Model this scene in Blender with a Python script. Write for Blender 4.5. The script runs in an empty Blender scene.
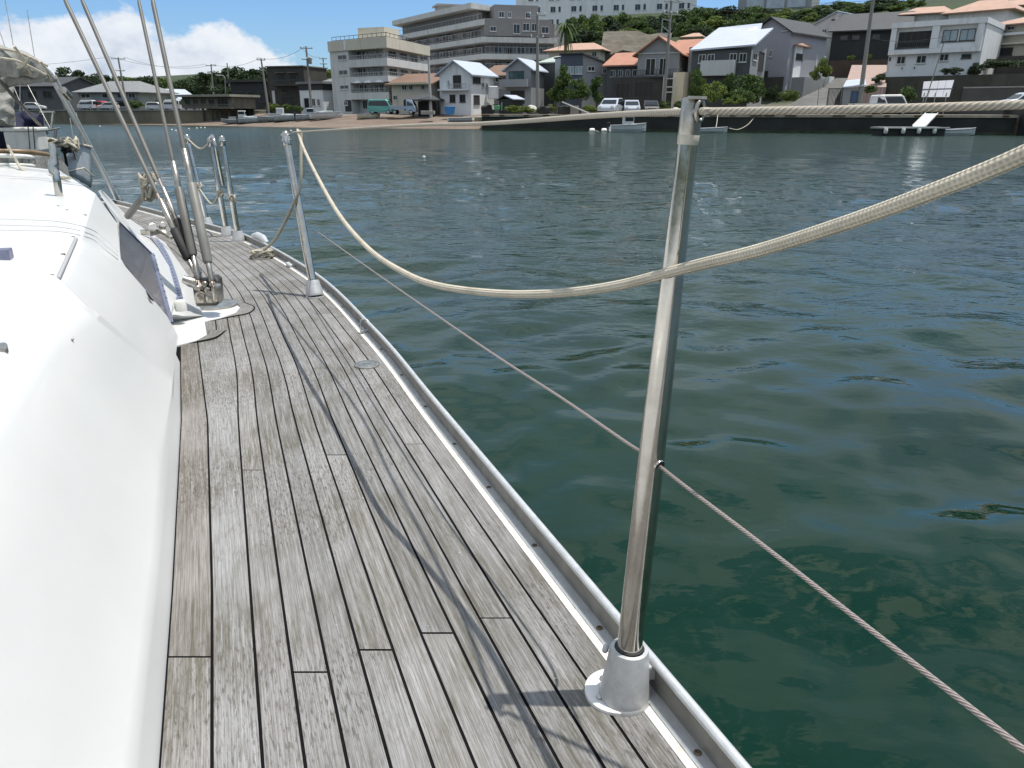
import bpy, bmesh, math, random
from mathutils import Vector, Matrix, noise
random.seed(11)
sc = bpy.context.scene
COL = sc.collection
R = math.radians
# ------------------------------------------------------------------ camera
CAMZ, PITCH, FOC = 1.9, R(20.2), 740.0
cp, sp = math.cos(PITCH), math.sin(PITCH)
cd = bpy.data.cameras.new('camera'); cam = bpy.data.objects.new('camera', cd); COL.objects.link(cam)
cam.location = (0, 0, CAMZ); cam.rotation_euler = (R(90)-PITCH, 0, 0)
cd.sensor_width = 36; cd.lens = FOC/1024*36; cd.clip_start = 0.02; cd.clip_end = 9000
sc.camera = cam
# deck plane of the yacht: it trims slightly by the far end
DH, DS = 0.626, 0.039
def ray(px, py):
    u = (px-512)/FOC; v = (384-py)/FOC
    return Vector((u, cp+v*sp, -sp+v*cp))
def D(px, py, e=0.0):                 # a point e metres above the yacht's deck
    r = ray(px, py); t = (e-DH)/(r.z+DS*r.y)
    return Vector((r.x*t, r.y*t, CAMZ+r.z*t))
def P(px, py, dep):                   # a point at a given distance along the view axis
    r = ray(px, py); return Vector((0, 0, CAMZ))+r*dep
def deckz(y): return CAMZ-DH-DS*y
def X(px, Y, z=1.6): return (px-512)/FOC*(Y*cp-(z-CAMZ)*sp)
def Z(py, Y):
    r = ray(512, py); return CAMZ+r.z/r.y*Y
# ------------------------------------------------------------------ helpers
def tag(o, label=None, cat=None, group=None, kind=None):
    if label: o['label'] = label
    if cat: o['category'] = cat
    if group: o['group'] = group
    if kind: o['kind'] = kind
    return o
def thing(name, loc, label, cat, group=None, rz=0):
    o = bpy.data.objects.new(name, None); COL.objects.link(o)
    o.location = loc; o.rotation_euler = (0, 0, rz); o.empty_display_size = .2
    return tag(o, label, cat, group)
def rootloc(p):
    v = Vector((0, 0, 0))
    while p is not None:
        v += Vector(p.location); p = p.parent
    return v
def obj(name, bm, mats, parent=None, world=True, smooth=False, bevel=0, seg=2, origin=None):
    """link a bmesh as ONE object; world=True: its coordinates are world ones"""
    if world:
        off = rootloc(parent) if parent else Vector(origin if origin else (0, 0, 0))
        bmesh.ops.translate(bm, vec=-off, verts=bm.verts)
    me = bpy.data.meshes.new(name); bm.to_mesh(me); bm.free()
    if not isinstance(mats, (list, tuple)): mats = [mats]
    for m in mats: me.materials.append(m)
    if smooth:
        me.polygons.foreach_set('use_smooth', [True]*len(me.polygons))
    o = bpy.data.objects.new(name, me); COL.objects.link(o)
    if parent: o.parent = parent
    elif world and origin: o.location = origin
    if bevel:
        b = o.modifiers.new('bevel', 'BEVEL'); b.width = bevel; b.segments = seg; b.limit_method = 'ANGLE'; b.angle_limit = R(35)
    return o
def dup(src, loc, rz=None, sc3=None, label=None, group=None):
    r = src.copy(); COL.objects.link(r); r.location = loc
    if rz is not None: r.rotation_euler = (0, 0, rz)
    if sc3 is not None: r.scale = sc3
    if label: r['label'] = label
    if group: r['group'] = group
    for ch in list(src.children):
        c = ch.copy(); COL.objects.link(c); c.parent = r
        for g in list(ch.children):
            d = g.copy(); COL.objects.link(d); d.parent = c
    return r
def poly(bm, pts, mi=0):
    f = bm.faces.new([bm.verts.new(p) for p in pts]); f.material_index = mi; return f
def box(bm, c, s, rz=0, mi=0, rot=None):
    m = (rot.to_4x4() if rot else Matrix.Rotation(rz, 4, 'Z'))
    vs = []
    for dx in (-.5, .5):
        for dy in (-.5, .5):
            for dz in (-.5, .5):
                vs.append(bm.verts.new(Vector(c)+(m @ Vector((dx*s[0], dy*s[1], dz*s[2])))))
    for q in ((0,1,3,2),(4,6,7,5),(0,4,5,1),(2,3,7,6),(0,2,6,4),(1,5,7,3)):
        f = bm.faces.new([vs[i] for i in q]); f.material_index = mi
def prism(bm, fp, z0, z1, mi=0):
    """footprint (list of xy) pulled from z0 to z1"""
    a = [bm.verts.new((x, y, z0)) for x, y in fp]; b = [bm.verts.new((x, y, z1)) for x, y in fp]
    n = len(fp)
    for i in range(n):
        f = bm.faces.new((a[i], a[(i+1) % n], b[(i+1) % n], b[i])); f.material_index = mi
    f = bm.faces.new(b); f.material_index = mi
    f = bm.faces.new(a[::-1]); f.material_index = mi
def bar(bm, a, b, w, h=None, mi=0):
    a, b = Vector(a), Vector(b); h = h or w
    d = b-a; L = d.length
    q = d.to_track_quat('X', 'Z').to_matrix()
    box(bm, (a+b)/2, (L, w, h), mi=mi, rot=q)
def tube(bm, pts, r, n=10, cap=True, mi=0, uv=False):
    """swept round tube; r is a number or one radius per point; uv: metres along / round"""
    pts = [Vector(p) for p in pts]
    k = len(pts)
    rs = [r]*k if not isinstance(r, (list, tuple)) else list(r)
    ul = bm.loops.layers.uv.verify() if uv else None
    t0 = (pts[1]-pts[0]).normalized()
    up = Vector((0, 0, 1)) if abs(t0.z) < .9 else Vector((1, 0, 0))
    nrm = (up-t0*up.dot(t0)).normalized()
    rings = []; ls = [0]
    for i in range(k):
        t = (pts[min(i+1, k-1)]-pts[max(i-1, 0)])
        t = t.normalized() if t.length > 1e-9 else t0
        nrm = (nrm-t*nrm.dot(t))
        nrm = nrm.normalized() if nrm.length > 1e-6 else t.orthogonal().normalized()
        bn = t.cross(nrm)
        rings.append([bm.verts.new(pts[i]+(nrm*math.cos(2*math.pi*j/n)+bn*math.sin(2*math.pi*j/n))*rs[i]) for j in range(n)])
        if i: ls.append(ls[-1]+(pts[i]-pts[i-1]).length)
    for i in range(k-1):
        for j in range(n):
            f = bm.faces.new((rings[i][j], rings[i][(j+1) % n], rings[i+1][(j+1) % n], rings[i+1][j]))
            f.smooth = True; f.material_index = mi
            if ul:
                vals = ((ls[i], j/n), (ls[i], (j+1)/n), (ls[i+1], (j+1)/n), (ls[i+1], j/n))
                for lp, q in zip(f.loops, vals): lp[ul].uv = q
    if cap:
        for rg in (rings[0][::-1], rings[-1]):
            f = bm.faces.new(rg); f.material_index = mi
            for e in f.edges: e.smooth = False
def lathe(bm, base, axis, prof, n=24, mi=0):
    """prof: (radius, distance along the axis)"""
    base = Vector(base); ax = Vector(axis).normalized()
    u = ax.orthogonal().normalized(); v = ax.cross(u)
    rings = []
    for r, h in prof:
        rings.append([bm.verts.new(base+ax*h+(u*math.cos(2*math.pi*j/n)+v*math.sin(2*math.pi*j/n))*max(r, 1e-4)) for j in range(n)])
    for a, b in zip(rings[:-1], rings[1:]):
        for j in range(n):
            f = bm.faces.new((a[j], a[(j+1) % n], b[(j+1) % n], b[j])); f.smooth = True; f.material_index = mi
    for rg in (rings[0][::-1], rings[-1]):
        f = bm.faces.new(rg); f.material_index = mi
        for e in f.edges: e.smooth = False
    for i in range(1, len(prof)-1):
        d0 = Vector((prof[i][0]-prof[i-1][0], prof[i][1]-prof[i-1][1])); d1 = Vector((prof[i+1][0]-prof[i][0], prof[i+1][1]-prof[i][1]))
        if d0.length > 1e-9 and d1.length > 1e-9 and d0.angle(d1) > .7:
            for j in range(n):
                e = bm.edges.get((rings[i][j], rings[i][(j+1) % n]))
                if e: e.smooth = False
def spline(pts, n=8):
    """Catmull-Rom through the points"""
    pts = [Vector(p) for p in pts]
    q = [pts[0]*2-pts[1]]+pts+[pts[-1]*2-pts[-2]]
    out = []
    for i in range(1, len(q)-2):
        a, b, c, d = q[i-1:i+3]
        for s in range(n):
            t = s/n
            out.append(.5*((2*b)+(c-a)*t+(2*a-5*b+4*c-d)*t*t+(3*b-a-3*c+d)*t**3))
    out.append(pts[-1]); return out
def B(): return bmesh.new()
# ------------------------------------------------------------------ materials
class NT:
    def __init__(s, name):
        s.m = bpy.data.materials.new(name); s.m.use_nodes = True
        s.t = s.m.node_tree; s.b = s.t.nodes['Principled BSDF']; s.out = s.t.nodes['Material Output']
    def n(s, ty, **kw):
        o = s.t.nodes.new('ShaderNode'+ty)
        for k, v in kw.items(): setattr(o, k, v)
        return o
    def l(s, a, b): s.t.links.new(a, b)
    def tex(s, sock='Object'):
        return s.n('TexCoord').outputs[sock]
    def mapping(s, vec, scale):
        m = s.n('Mapping'); m.inputs['Scale'].default_value = scale; s.l(vec, m.inputs['Vector']); return m.outputs[0]
    def noise(s, vec, scale, detail=4, rough=.6):
        o = s.n('TexNoise'); o.inputs['Scale'].default_value = scale; o.inputs['Detail'].default_value = detail
        o.inputs['Roughness'].default_value = rough; s.l(vec, o.inputs['Vector']); return o.outputs['Fac']
    def ramp(s, fac, stops):
        o = s.n('ValToRGB'); s.l(fac, o.inputs[0]); e = o.color_ramp.elements
        while len(e) < len(stops): e.new(.5)
        for el, (p, c) in zip(e, stops):
            el.position = p; el.color = (*c, 1) if not isinstance(c, float) else (c, c, c, 1)
        return o.outputs[0]
    def mix(s, fac, a, b, mode='MIX'):
        o = s.n('MixRGB', blend_type=mode)
        for sock, v in zip(o.inputs, (fac, a, b)):
            if isinstance(v, bpy.types.NodeSocket): s.l(v, sock)
            elif isinstance(v, (tuple, list)): sock.default_value = (*v, 1)
            else: sock.default_value = v
        return o.outputs[0]
    def math(s, op, a, b=0.0, c=None):
        o = s.n('Math', operation=op)
        for i, v in enumerate((a, b) if c is None else (a, b, c)):
            if isinstance(v, bpy.types.NodeSocket): s.l(v, o.inputs[i])
            else: o.inputs[i].default_value = v
        return o.outputs[0]
    def bump(s, h, strength=.3, dist=.01):
        o = s.n('Bump'); o.inputs['Strength'].default_value = strength; o.inputs['Distance'].default_value = dist
        s.l(h, o.inputs['Height']); s.l(o.outputs[0], s.b.inputs['Normal'])
    def set(s, **kw):
        for k, v in kw.items():
            so = s.b.inputs[k.replace('_', ' ')]
            if isinstance(v, bpy.types.NodeSocket): s.l(v, so)
            elif isinstance(v, tuple) and len(v) == 3: so.default_value = (*v, 1)
            else: so.default_value = v
        return s
MATS = {}
def pm(name, c, rough=.6, metal=0, var=.18, scale=.6, bump=0, bscale=8, dirt=None):
    """plain procedural surface: base colour with uneven tone"""
    if name in MATS: return MATS[name]
    k = NT(name); v = k.tex()
    a = k.noise(v, scale, 6, .65)
    lo = tuple(x*(1-var) for x in c); hi = tuple(min(1, x*(1+var)) for x in c)
    col = k.ramp(a, [(.3, lo), (.7, hi)])
    if dirt:
        d = k.noise(k.mapping(v, (1.3, 1.3, .25)), scale*2.2, 5, .7)
        col = k.mix(k.ramp(d, [(.5, 0.0), (.75, .75)]), col, dirt)
    k.set(Base_Color=col, Roughness=rough, Metallic=metal)
    if bump: k.bump(k.noise(v, bscale, 5), bump, .02)
    MATS[name] = k.m; return k.m
# yacht surfaces
gel = NT('gelcoat'); v = gel.tex()
g = gel.ramp(gel.noise(v, 3.0, 6, .7), [(.3, (.615, .620, .608)), (.75, (.665, .670, .655))])
sp_ = gel.ramp(gel.noise(v, 60, 3, .6), [(.70, 0.0), (.78, .35)])
st_ = gel.ramp(gel.noise(gel.mapping(v, (1, 1, .4)), 9, 6, .75), [(.56, 0.0), (.8, .35)])
g = gel.mix(sp_, g, (.5, .5, .46)); g = gel.mix(st_, g, (.6, .6, .55))
gel.set(Base_Color=g, Roughness=.34, Coat_Weight=.15); gel.bump(gel.noise(v, 14, 4), .03, .01); M_gel = gel.m
k = NT('nonskid'); v = k.tex(); k.set(Base_Color=(.74, .73, .69), Roughness=.6); k.bump(k.noise(v, 260, 2), .3, .004); M_nonskid = k.m
k = NT('stainless'); v = k.tex()
k.set(Base_Color=k.ramp(k.noise(v, 20, 5, .7), [(.3, (.42, .395, .355)), (.7, (.60, .575, .53))]), Metallic=1.0,
      Roughness=k.ramp(k.noise(v, 55, 4, .7), [(.35, .09), (.75, .26)])); M_ss = k.m
k = NT('dull_steel'); v = k.tex()
k.set(Base_Color=k.ramp(k.noise(v, 26, 5, .7), [(.35, (.30, .27, .22)), (.7, (.56, .55, .52))]), Metallic=1.0, Roughness=.34); M_steel = k.m
k = NT('anodised_aluminium'); v = k.tex()
k.set(Base_Color=k.ramp(k.noise(v, 30, 5, .75), [(.3, (.56, .575, .58)), (.7, (.72, .74, .745))]), Metallic=.55,
      Roughness=k.ramp(k.noise(v, 70, 4), [(.3, .34), (.8, .55)])); k.bump(k.noise(v, 220, 3), .06, .002); M_alu = k.m
k = NT('cast_aluminium'); v = k.tex()
cc = k.ramp(k.noise(v, 30, 5, .75), [(.3, (.38, .39, .395)), (.7, (.52, .53, .535))])
cc = k.mix(k.ramp(k.noise(v, 110, 4, .7), [(.60, 0.0), (.72, .55)]), cc, (.36, .34, .30))
k.set(Base_Color=cc, Metallic=.35, Roughness=.48); k.bump(k.noise(v, 180, 3), .12, .002); M_cast = k.m
M_seal = pm('white_sealant', (.74, .72, .66), .6, var=.1, scale=20, dirt=(.35, .31, .24))
M_caulk = pm('black_caulk', (.007, .007, .008), .9, var=.3, scale=30); M_caulk.node_tree.nodes['Principled BSDF'].inputs['Specular IOR Level'].default_value = .1
# weathered teak: uv runs along the plank in metres
k = NT('weathered_teak'); uvm = k.n('UVMap'); uv = uvm.outputs[0]
att = k.n('Attribute'); att.attribute_name = 'tone'; tone = att.outputs['Color']
sx = k.n('SeparateColor'); k.l(tone, sx.inputs[0])
grain = k.noise(k.mapping(uv, (4.5, 330, 1)), 1, 5, .65)
grain2 = k.noise(k.mapping(uv, (11, 800, 1)), 1, 3, .6)
patch = k.noise(k.tex('Object'), 3.4, 5, .62)
col = k.ramp(grain, [(.22, (.112, .112, .113)), (.46, (.252, .253, .257)), (.78, (.352, .354, .358))])
col = k.mix(k.ramp(grain2, [(.36, .75), (.52, 0.0)]), col, (.115, .105, .092))
streak = k.noise(k.mapping(uv, (3.2, 210, 1)), 1, 4, .6)
col = k.mix(k.ramp(streak, [(.54, 0.0), (.66, .55)]), col, (.10, .092, .078))
# black mildew: specks strung along the grain, thicker in patches
mil = k.noise(k.mapping(uv, (48, 260, 1)), 1, 4, .7)
mil2 = k.noise(k.mapping(uv, (16, 120, 1)), 1, 5, .75)
pmask = k.ramp(patch, [(.40, 0.0), (.56, 1.0)])
stain = k.ramp(k.noise(k.mapping(k.tex('Object'), (2.6, 1.0, 1)), 1.7, 6, .65), [(.44, 0.0), (.58, 1.0)])
mm = k.math('MULTIPLY', k.ramp(mil, [(.50, 0.0), (.62, 1.0)]), k.math('ADD', k.math('MULTIPLY', pmask, .80), .10))
mm2 = k.math('MULTIPLY', k.ramp(mil2, [(.55, 0.0), (.68, .9)]), pmask)
col = k.mix(mm, col, (.075, .068, .058)); col = k.mix(mm2, col, (.09, .083, .068))
col = k.mix(k.math('MULTIPLY', stain, k.ramp(k.noise(k.mapping(uv, (7, 150, 1)), 1, 5, .7), [(.38, .90), (.60, .08)])), col, (.085, .080, .058))
scuff = k.math('MULTIPLY', k.ramp(k.noise(k.mapping(uv, (5, 42, 1)), 1, 5, .75), [(.60, 0.0), (.72, .5)]), k.ramp(k.noise(k.tex('Object'), 2.1, 3), [(.45, 0.0), (.6, 1.0)]))
col = k.mix(scuff, col, (.40, .395, .38))
# the planks nearer the cabin are browner
col = k.mix(k.math('MULTIPLY', sx.outputs[1], .55), col, k.mix(1.0, col, (1.08, .95, .82), 'MULTIPLY'))
col = k.mix(1.0, col, k.ramp(sx.outputs[0], [(0, (.88, .885, .89)), (1, (1.08, 1.08, 1.07))]), 'MULTIPLY')
# pale salt spots
wsp = k.noise(k.tex('Object'), 95, 2, .5)
col = k.mix(k.ramp(wsp, [(.76, 0.0), (.80, .7)]), col, (.55, .53, .49))
k.set(Base_Color=col, Roughness=.85); k.bump(k.math('ADD', grain, k.math('MULTIPLY', grain2, .7)), .45, .0025); M_teak = k.m
def rope_mat(name, c1, c2, tw=150, dark=(.12, .10, .07)):
    k = NT(name); uv = k.n('UVMap').outputs[0]
    s = k.n('SeparateXYZ'); k.l(uv, s.inputs[0])
    def wave(sign):
        a = k.math('ADD', k.math('ADD', k.math('MULTIPLY', s.outputs[0], tw*2*math.pi), k.math('MULTIPLY', k.noise(k.tex(), 38, 3), 5.5)), k.math('MULTIPLY', s.outputs[1], sign*2*math.pi*5))
        return k.math('SINE', a)
    w1 = wave(1); w2 = wave(-1)
    br = k.math('MULTIPLY', w1, w2)
    f = k.math('ADD', k.math('MULTIPLY', br, .5), .5)
    col = k.mix(k.ramp(f, [(.1, 0.0), (.55, 1.0)]), c2, c1)
    col = k.mix(k.ramp(k.noise(k.tex(), 22, 5, .7), [(.45, 0.0), (.8, .45)]), col, dark)
    k.set(Base_Color=col, Roughness=.9); k.bump(f, .7, .0025); return k.m
M_rope = rope_mat('braided_rope', (.62, .565, .46), (.44, .385, .29))
def laid_mat(name, c1, c2, pitch, strands, metal=0, rough=.8):
    k = NT(name); uv = k.n('UVMap').outputs[0]; s = k.n('SeparateXYZ'); k.l(uv, s.inputs[0])
    a = k.math('ADD', k.math('MULTIPLY', s.outputs[0], 2*math.pi/pitch*strands), k.math('MULTIPLY', s.outputs[1], 2*math.pi*strands))
    f = k.math('ADD', k.math('MULTIPLY', k.math('SINE', a), .5), .5)
    k.set(Base_Color=k.mix(f, c2, c1), Roughness=rough, Metallic=metal); k.bump(f, .5, .0015); return k.m
M_life = laid_mat('laid_lifeline', (.46, .42, .35), (.30, .26, .205), .020, 4)
M_wire = laid_mat('stranded_wire', (.62, .54, .50), (.20, .15, .13), .03, 6, metal=.55, rough=.4)
M_cord = rope_mat('thin_cord', (.58, .54, .44), (.36, .32, .24), 160)
M_pvc = pm('grey_plastic_sleeve', (.13, .125, .112), .5, var=.2, scale=9)
M_rust = pm('rusty_screw', (.16, .12, .08), .7, .3, var=.4, scale=90)
M_dark = pm('dark_rubber', (.02, .02, .02), .7)
k = NT('tinted_window'); v = k.tex()
k.set(Base_Color=k.ramp(k.noise(v, 5, 5, .6), [(.3, (.035, .033, .046)), (.7, (.105, .096, .112))]), Roughness=.22, Coat_Weight=.1); M_tint = k.m
M_track = pm('blue_grey_track', (.20, .21, .30), .35, .5, var=.15, scale=20)
M_canvas = pm('grey_canvas', (.31, .31, .29), .9, var=.3, scale=14, bump=.4, bscale=40, dirt=(.14, .14, .11))
M_navy = pm('navy_cloth', (.014, .016, .045), .85, var=.4, scale=10, bump=.4, bscale=30)
M_cloth = pm('pale_cloth', (.36, .40, .44), .85, var=.1, scale=6, bump=.2, bscale=20)
M_plas = pm('white_plastic', (.66, .66, .62), .45, var=.1, scale=7, dirt=(.4, .38, .33))
M_wood = pm('varnished_trim', (.20, .13, .07), .4, var=.3, scale=18)
# ================================================================== THE YACHT
import numpy as np
yacht = thing('sailing_yacht', (-.9, 2.6, 0), 'white sailing yacht with weathered grey teak side deck, in the foreground', 'sailing yacht')
def dpt(px, py):
    q = D(px, py); return (q.y, q.x)
_edge = [dpt(*q) for q in ((690,768),(555.5,590),(427,420),(368,342),(309,281),(246,243),(206,230),(150,214),(118,205.5))]
s0 = (_edge[1][1]-_edge[0][1])/(_edge[1][0]-_edge[0][0])
_edge = [(-3.4, _edge[0][1]+s0*1.0*(-3.4-_edge[0][0])), (-.9, _edge[0][1]+s0*1.0*(-.9-_edge[0][0])), (-.2, _edge[0][1]+s0*(-.2-_edge[0][0]))]+_edge
_edge.append((_edge[-1][0]+1.2, _edge[-1][1]-1.05))
_sp = spline([(x, y, 0) for y, x in _edge], 12)
_ey = np.array([q.y for q in _sp]); _ex = np.array([q.x for q in _sp])
def Eo(y): return float(np.interp(y, _ey, _ex))
def Es(y, h=.12): return (Eo(y+h)-Eo(y-h))/(2*h)
PW = .0421
def Ek(k, y): return Eo(y)-k*PW*math.sqrt(1+Es(y)**2)
def off(y, o, e):                    # point o metres outboard of the teak's edge, e above the deck
    s = Es(y); L = math.sqrt(1+s*s)
    return Vector((Eo(y)+o/L, y-s*o/L, deckz(y-s*o/L)+e))
_c1 = [dpt(*q) for q in ((212,768),(212,590),(207.5,420),(197,338))]
_c0 = [dpt(*q) for q in ((159,768),(172,590),(181,420),(180,338))]
def lin(tab, y):
    (a, xa), (b, xb) = tab[0], tab[1]
    if y < a: return xa+(xb-xa)/(b-a)*(y-a)
    return float(np.interp(y, [t[0] for t in tab], [t[1] for t in tab]))
YN, YF = -2.6, _edge[-2][0]+.6
def rows(a, b):
    r = [a]; y = a
    while True:
        y += .05 if y < 3 else .1
        if y >= b-.02: break
        r.append(y)
    return r+[b]
# black bedding under the planks
bm = B(); prev = None
for y in rows(YN, YF):
    inn = Ek(14, y) if y > 2.25 else lin(_c0, y)-.02
    c = (bm.verts.new((inn, y, deckz(y)-.0018)), bm.verts.new((Eo(y)+.001, y, deckz(y)-.0018)))
    if prev: bm.faces.new((prev[0], prev[1], c[1], c[0]))
    prev = c
deck = obj('teak_deck', bm, M_caulk, yacht)
bm = B(); ul = bm.loops.layers.uv.verify(); cl = bm.loops.layers.float_color.new('tone')
def plank(fa, fb, y0, y1, brown):
    t = (random.random(), brown, 0, 1); u0 = random.uniform(0, 40); v0 = random.uniform(0, 9); prev = None; hz = random.uniform(-.0004, .0004)
    g = .0016
    for y in rows(y0+g, y1-g):
        cg = math.sqrt(1+Es(y)**2)*.0019
        xa, xb = fa(y)+cg, fb(y)-cg
        c = (bm.verts.new((xa, y, deckz(y)+hz)), bm.verts.new((xb, y, deckz(y)+hz)), u0+y*1.07, xb-xa)
        if prev:
            f = bm.faces.new((prev[0], prev[1], c[1], c[0]))
            for lp, q in zip(f.loops, ((prev[2], v0), (prev[2], v0+prev[3]), (c[2], v0+c[3]), (c[2], v0))):
                lp[ul].uv = q; lp[cl] = t
        prev = c
jt = {8: [672], 6: [650], 4: [633, 368], 2: [618], 9: [470], 5: [455], 1: [444], 0: [317]}
yE = D(200, 336).y
for kk in range(14):
    a = YN if kk < 10 else 2.35
    cuts = sorted([D(300, j).y for j in jt.get(kk, [])])
    y = max([a]+cuts)+1.6
    while y < YF-.5:
        if kk >= 10 or y > 2.6: cuts.append(y+random.uniform(-.3, .3))
        y += random.uniform(1.2, 1.9)
    cuts = [a]+sorted(cuts)+[YF]
    for y0, y1 in zip(cuts[:-1], cuts[1:]):
        plank(lambda y, kk=kk: Ek(kk+1, y), lambda y, kk=kk: Ek(kk, y), y0, y1, .1 if kk < 8 else .25)
plank(lambda y: lin(_c1, y), lambda y: Ek(10, y), YN, yE, .0)
yj = D(190, 657).y
plank(lambda y: lin(_c0, y), lambda y: lin(_c1, y), YN, yj, .5)
plank(lambda y: lin(_c0, y), lambda y: lin(_c1, y), yj, yE, 1.0)
obj('planking', bm, M_teak, deck)
# little pale chips lying stuck on the deck seams
# toe rail: flange, web and bead swept along the edge
def sweep(bm, prof, y0, y1, close=False, smooth=False):
    prev = None
    for y in rows(y0, y1):
        c = [bm.verts.new(off(y, o, e)) for o, e in prof]
        if prev:
            n = len(c)
            for i in range(n if close else n-1):
                f = bm.faces.new((prev[i], prev[(i+1) % n], c[(i+1) % n], c[i])); f.smooth = smooth
        prev = c
bm = B(); sweep(bm, [(-.004, -.003), (-.004, .0016), (.0075, .0022), (.0075, -.003)], YN, YF)
obj('sealant_strip', bm, M_seal, yacht)
bm = B()
sweep(bm, [(.0065, -.01), (.0065, .005), (.0085, .0072), (.0215, .0072)], YN, YF)
toe = obj('toe_rail', bm, M_alu, yacht)
bm = B(); sweep(bm, [(.0215, .0068), (.0215, .040), (.0250, .040), (.0250, -.03)], YN, YF); obj('web', bm, pm('oxidised_aluminium', (.20, .195, .18), .55, .3, var=.3, scale=18), toe)  # shade on the web's inner face is put into this darker metal colour
bm = B()
ring = [(.0236+.0059*math.cos(a*math.pi/6), .0430+.0058*math.sin(a*math.pi/6)) for a in range(12)]
sweep(bm, ring, YN, YF, close=True, smooth=True); obj('bead', bm, M_alu, toe)
ys = [D(700, 762).y, D(604, 635).y, D(541, 551).y, D(495, 492).y, D(461, 448).y, D(430,410).y, D(404,378).y, D(380,352).y]
while ys[-1] < 5: ys.append(ys[-1]+.32)
first = None
for y in ys:
    if first is None:
        bm = B(); lathe(bm, (0, 0, 0), (0, 0, 1), [(.0046, -.001), (.0044, .0010), (.0026, .0018), (.0024, .0006)], 14)
        first = obj('screw', bm, M_rust, toe, world=False); o = first
    else:
        o = first.copy(); COL.objects.link(o)
    o.location = off(y, .0145, .0073)-rootloc(toe)
# hull side below the rail
bm = B(); sweep(bm, [(.0252, -.004), (.034, -.02), (.046, -.12), (.05, -.45), (.02, -.9), (-.12, -1.35), (-.45, -1.7)], YN-.4, YF, smooth=True)
obj('hull', bm, M_gel, yacht)
# ------------------------------------------------------------------ stanchions
def stanchion(bpx, tpx, rb, rt, sock=1.0, eye=True, e=.66, tdep=None):
    base = D(*bpx, .004)
    bdep = (base-Vector((0, 0, CAMZ))).dot(Vector((0, cp, -sp)))
    top = tdep if isinstance(tdep, Vector) else P(tpx[0], tpx[1], tdep)
    ax = (top-base).normalized()
    bm = B(); lathe(bm, base+ax*.045, ax, [(rb*.98, 0), (rb, .01), (rb, .14), (rb*.98, .24), (rb*.88, .36), (rt, (top-base).length*.84), (rt, (top-base).length-.06)], 28)
    st = obj('stanchion', bm, M_ss, yacht, smooth=False)
    bm = B(); lathe(bm, base, ax, [(.0295*sock, 0), (.030*sock, .003), (.0285*sock, .012), (.0225*sock, .062), (.0215*sock, .066), (.0175*sock, .067), (.0165*sock, .064)], 28)
    lathe(bm, base, (0, 0, 1), [(.0312*sock, -.004), (.0312*sock, .0), (.030*sock, .003), (.02, .0035)], 28)
    so = obj('socket', bm, M_cast, st)
    bm = B(); lathe(bm, base+ax*.0655, ax, [(.0165*sock, 0), (.0165*sock, .003), (rb*1.03, .0045)], 28); obj('seal_ring', bm, M_dark, st)
    st['sock'] = so.name
    return st, base, top, ax
TOP1 = P(693, 98, .675)
st1, b1, t1, a1 = stanchion((624, 695), (693, 98), .0144, .0094, tdep=TOP1)
# socket side lug and set screw
bm = B(); out = Vector((.9, .38, 0)).normalized()
bar(bm, b1+Vector((.016, .006, .03)), b1+out*.046+Vector((0, 0, .024)), .016, .02)
lathe(bm, b1+a1*.058-out*.012+Vector((-.012, .012, 0)), (-.75, .35, .1), [(.0055, 0), (.0055, .006), (.003, .0065)], 12)
obj('lug', bm, M_cast, st1, bevel=.003)
for a_ in (2.3, 3.5, 4.6):
    bm = B(); lathe(bm, b1+Vector((math.cos(a_)*.0275-.004, math.sin(a_)*.0275+.003, .002)), (0, 0, 1), [(.0042, 0), (.0042, .0032), (.003, .0042)], 6); obj('bolt', bm, M_steel, bpy.data.objects[st1['sock']])
bm = B(); lathe(bm, b1+Vector((-.009, .007, -.003)), (0, 0, 1), [(.037, 0), (.037, .0042), (.0355, .0052), (.028, .0054)], 32); obj('base_plate', bm, M_gel, st1)
# the head of the stanchion: a sleeve with an eye through it for the lifeline
eyec = P(697.5, 112.5, .668)
bm = B()
L1 = (t1-b1).length
lathe(bm, b1+a1*(L1-.034), a1, [(.0092, 0), (.0099, .002), (.0099, .028), (.0096, .032), (.0084, .0340), (.004, .0348)], 28)
side = Vector((.95, -.3, 0)).normalized()
rightv = Vector((1, 0, 0))
# hooded eye: a flattened ring on the outboard side
cen = P(700, 111, .664)
ringp = []
for i in range(25):
    a = 2*math.pi*i/24
    ringp.append(cen+Vector((0.78, .62, 0)).normalized()*math.cos(a)*.0050+Vector((0, 0, 1))*math.sin(a)*.0085)
tube(bm, ringp, .0020, 10, cap=False)
bar(bm, P(688, 97.5, .668), P(707, 97.9, .664), .0165, .0026)
obj('stanchion_head', bm, M_steel, st1)
bm = B(); poly(bm, [p_+Vector((0, .002, 0)) for p_ in ringp[:-1]]); obj('eye_lining', bm, M_dark, st1)  # dark disc painting in the shade inside the eye
bm = B(); lathe(bm, b1+a1*(L1-.041), a1, [(.0093, 0), (.0099, .001), (.0099, .009), (.0093, .010)], 24)
obj('tape_band', bm, pm('worn_tape', (.42, .39, .32), .55, var=.3, scale=40), st1)
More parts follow.
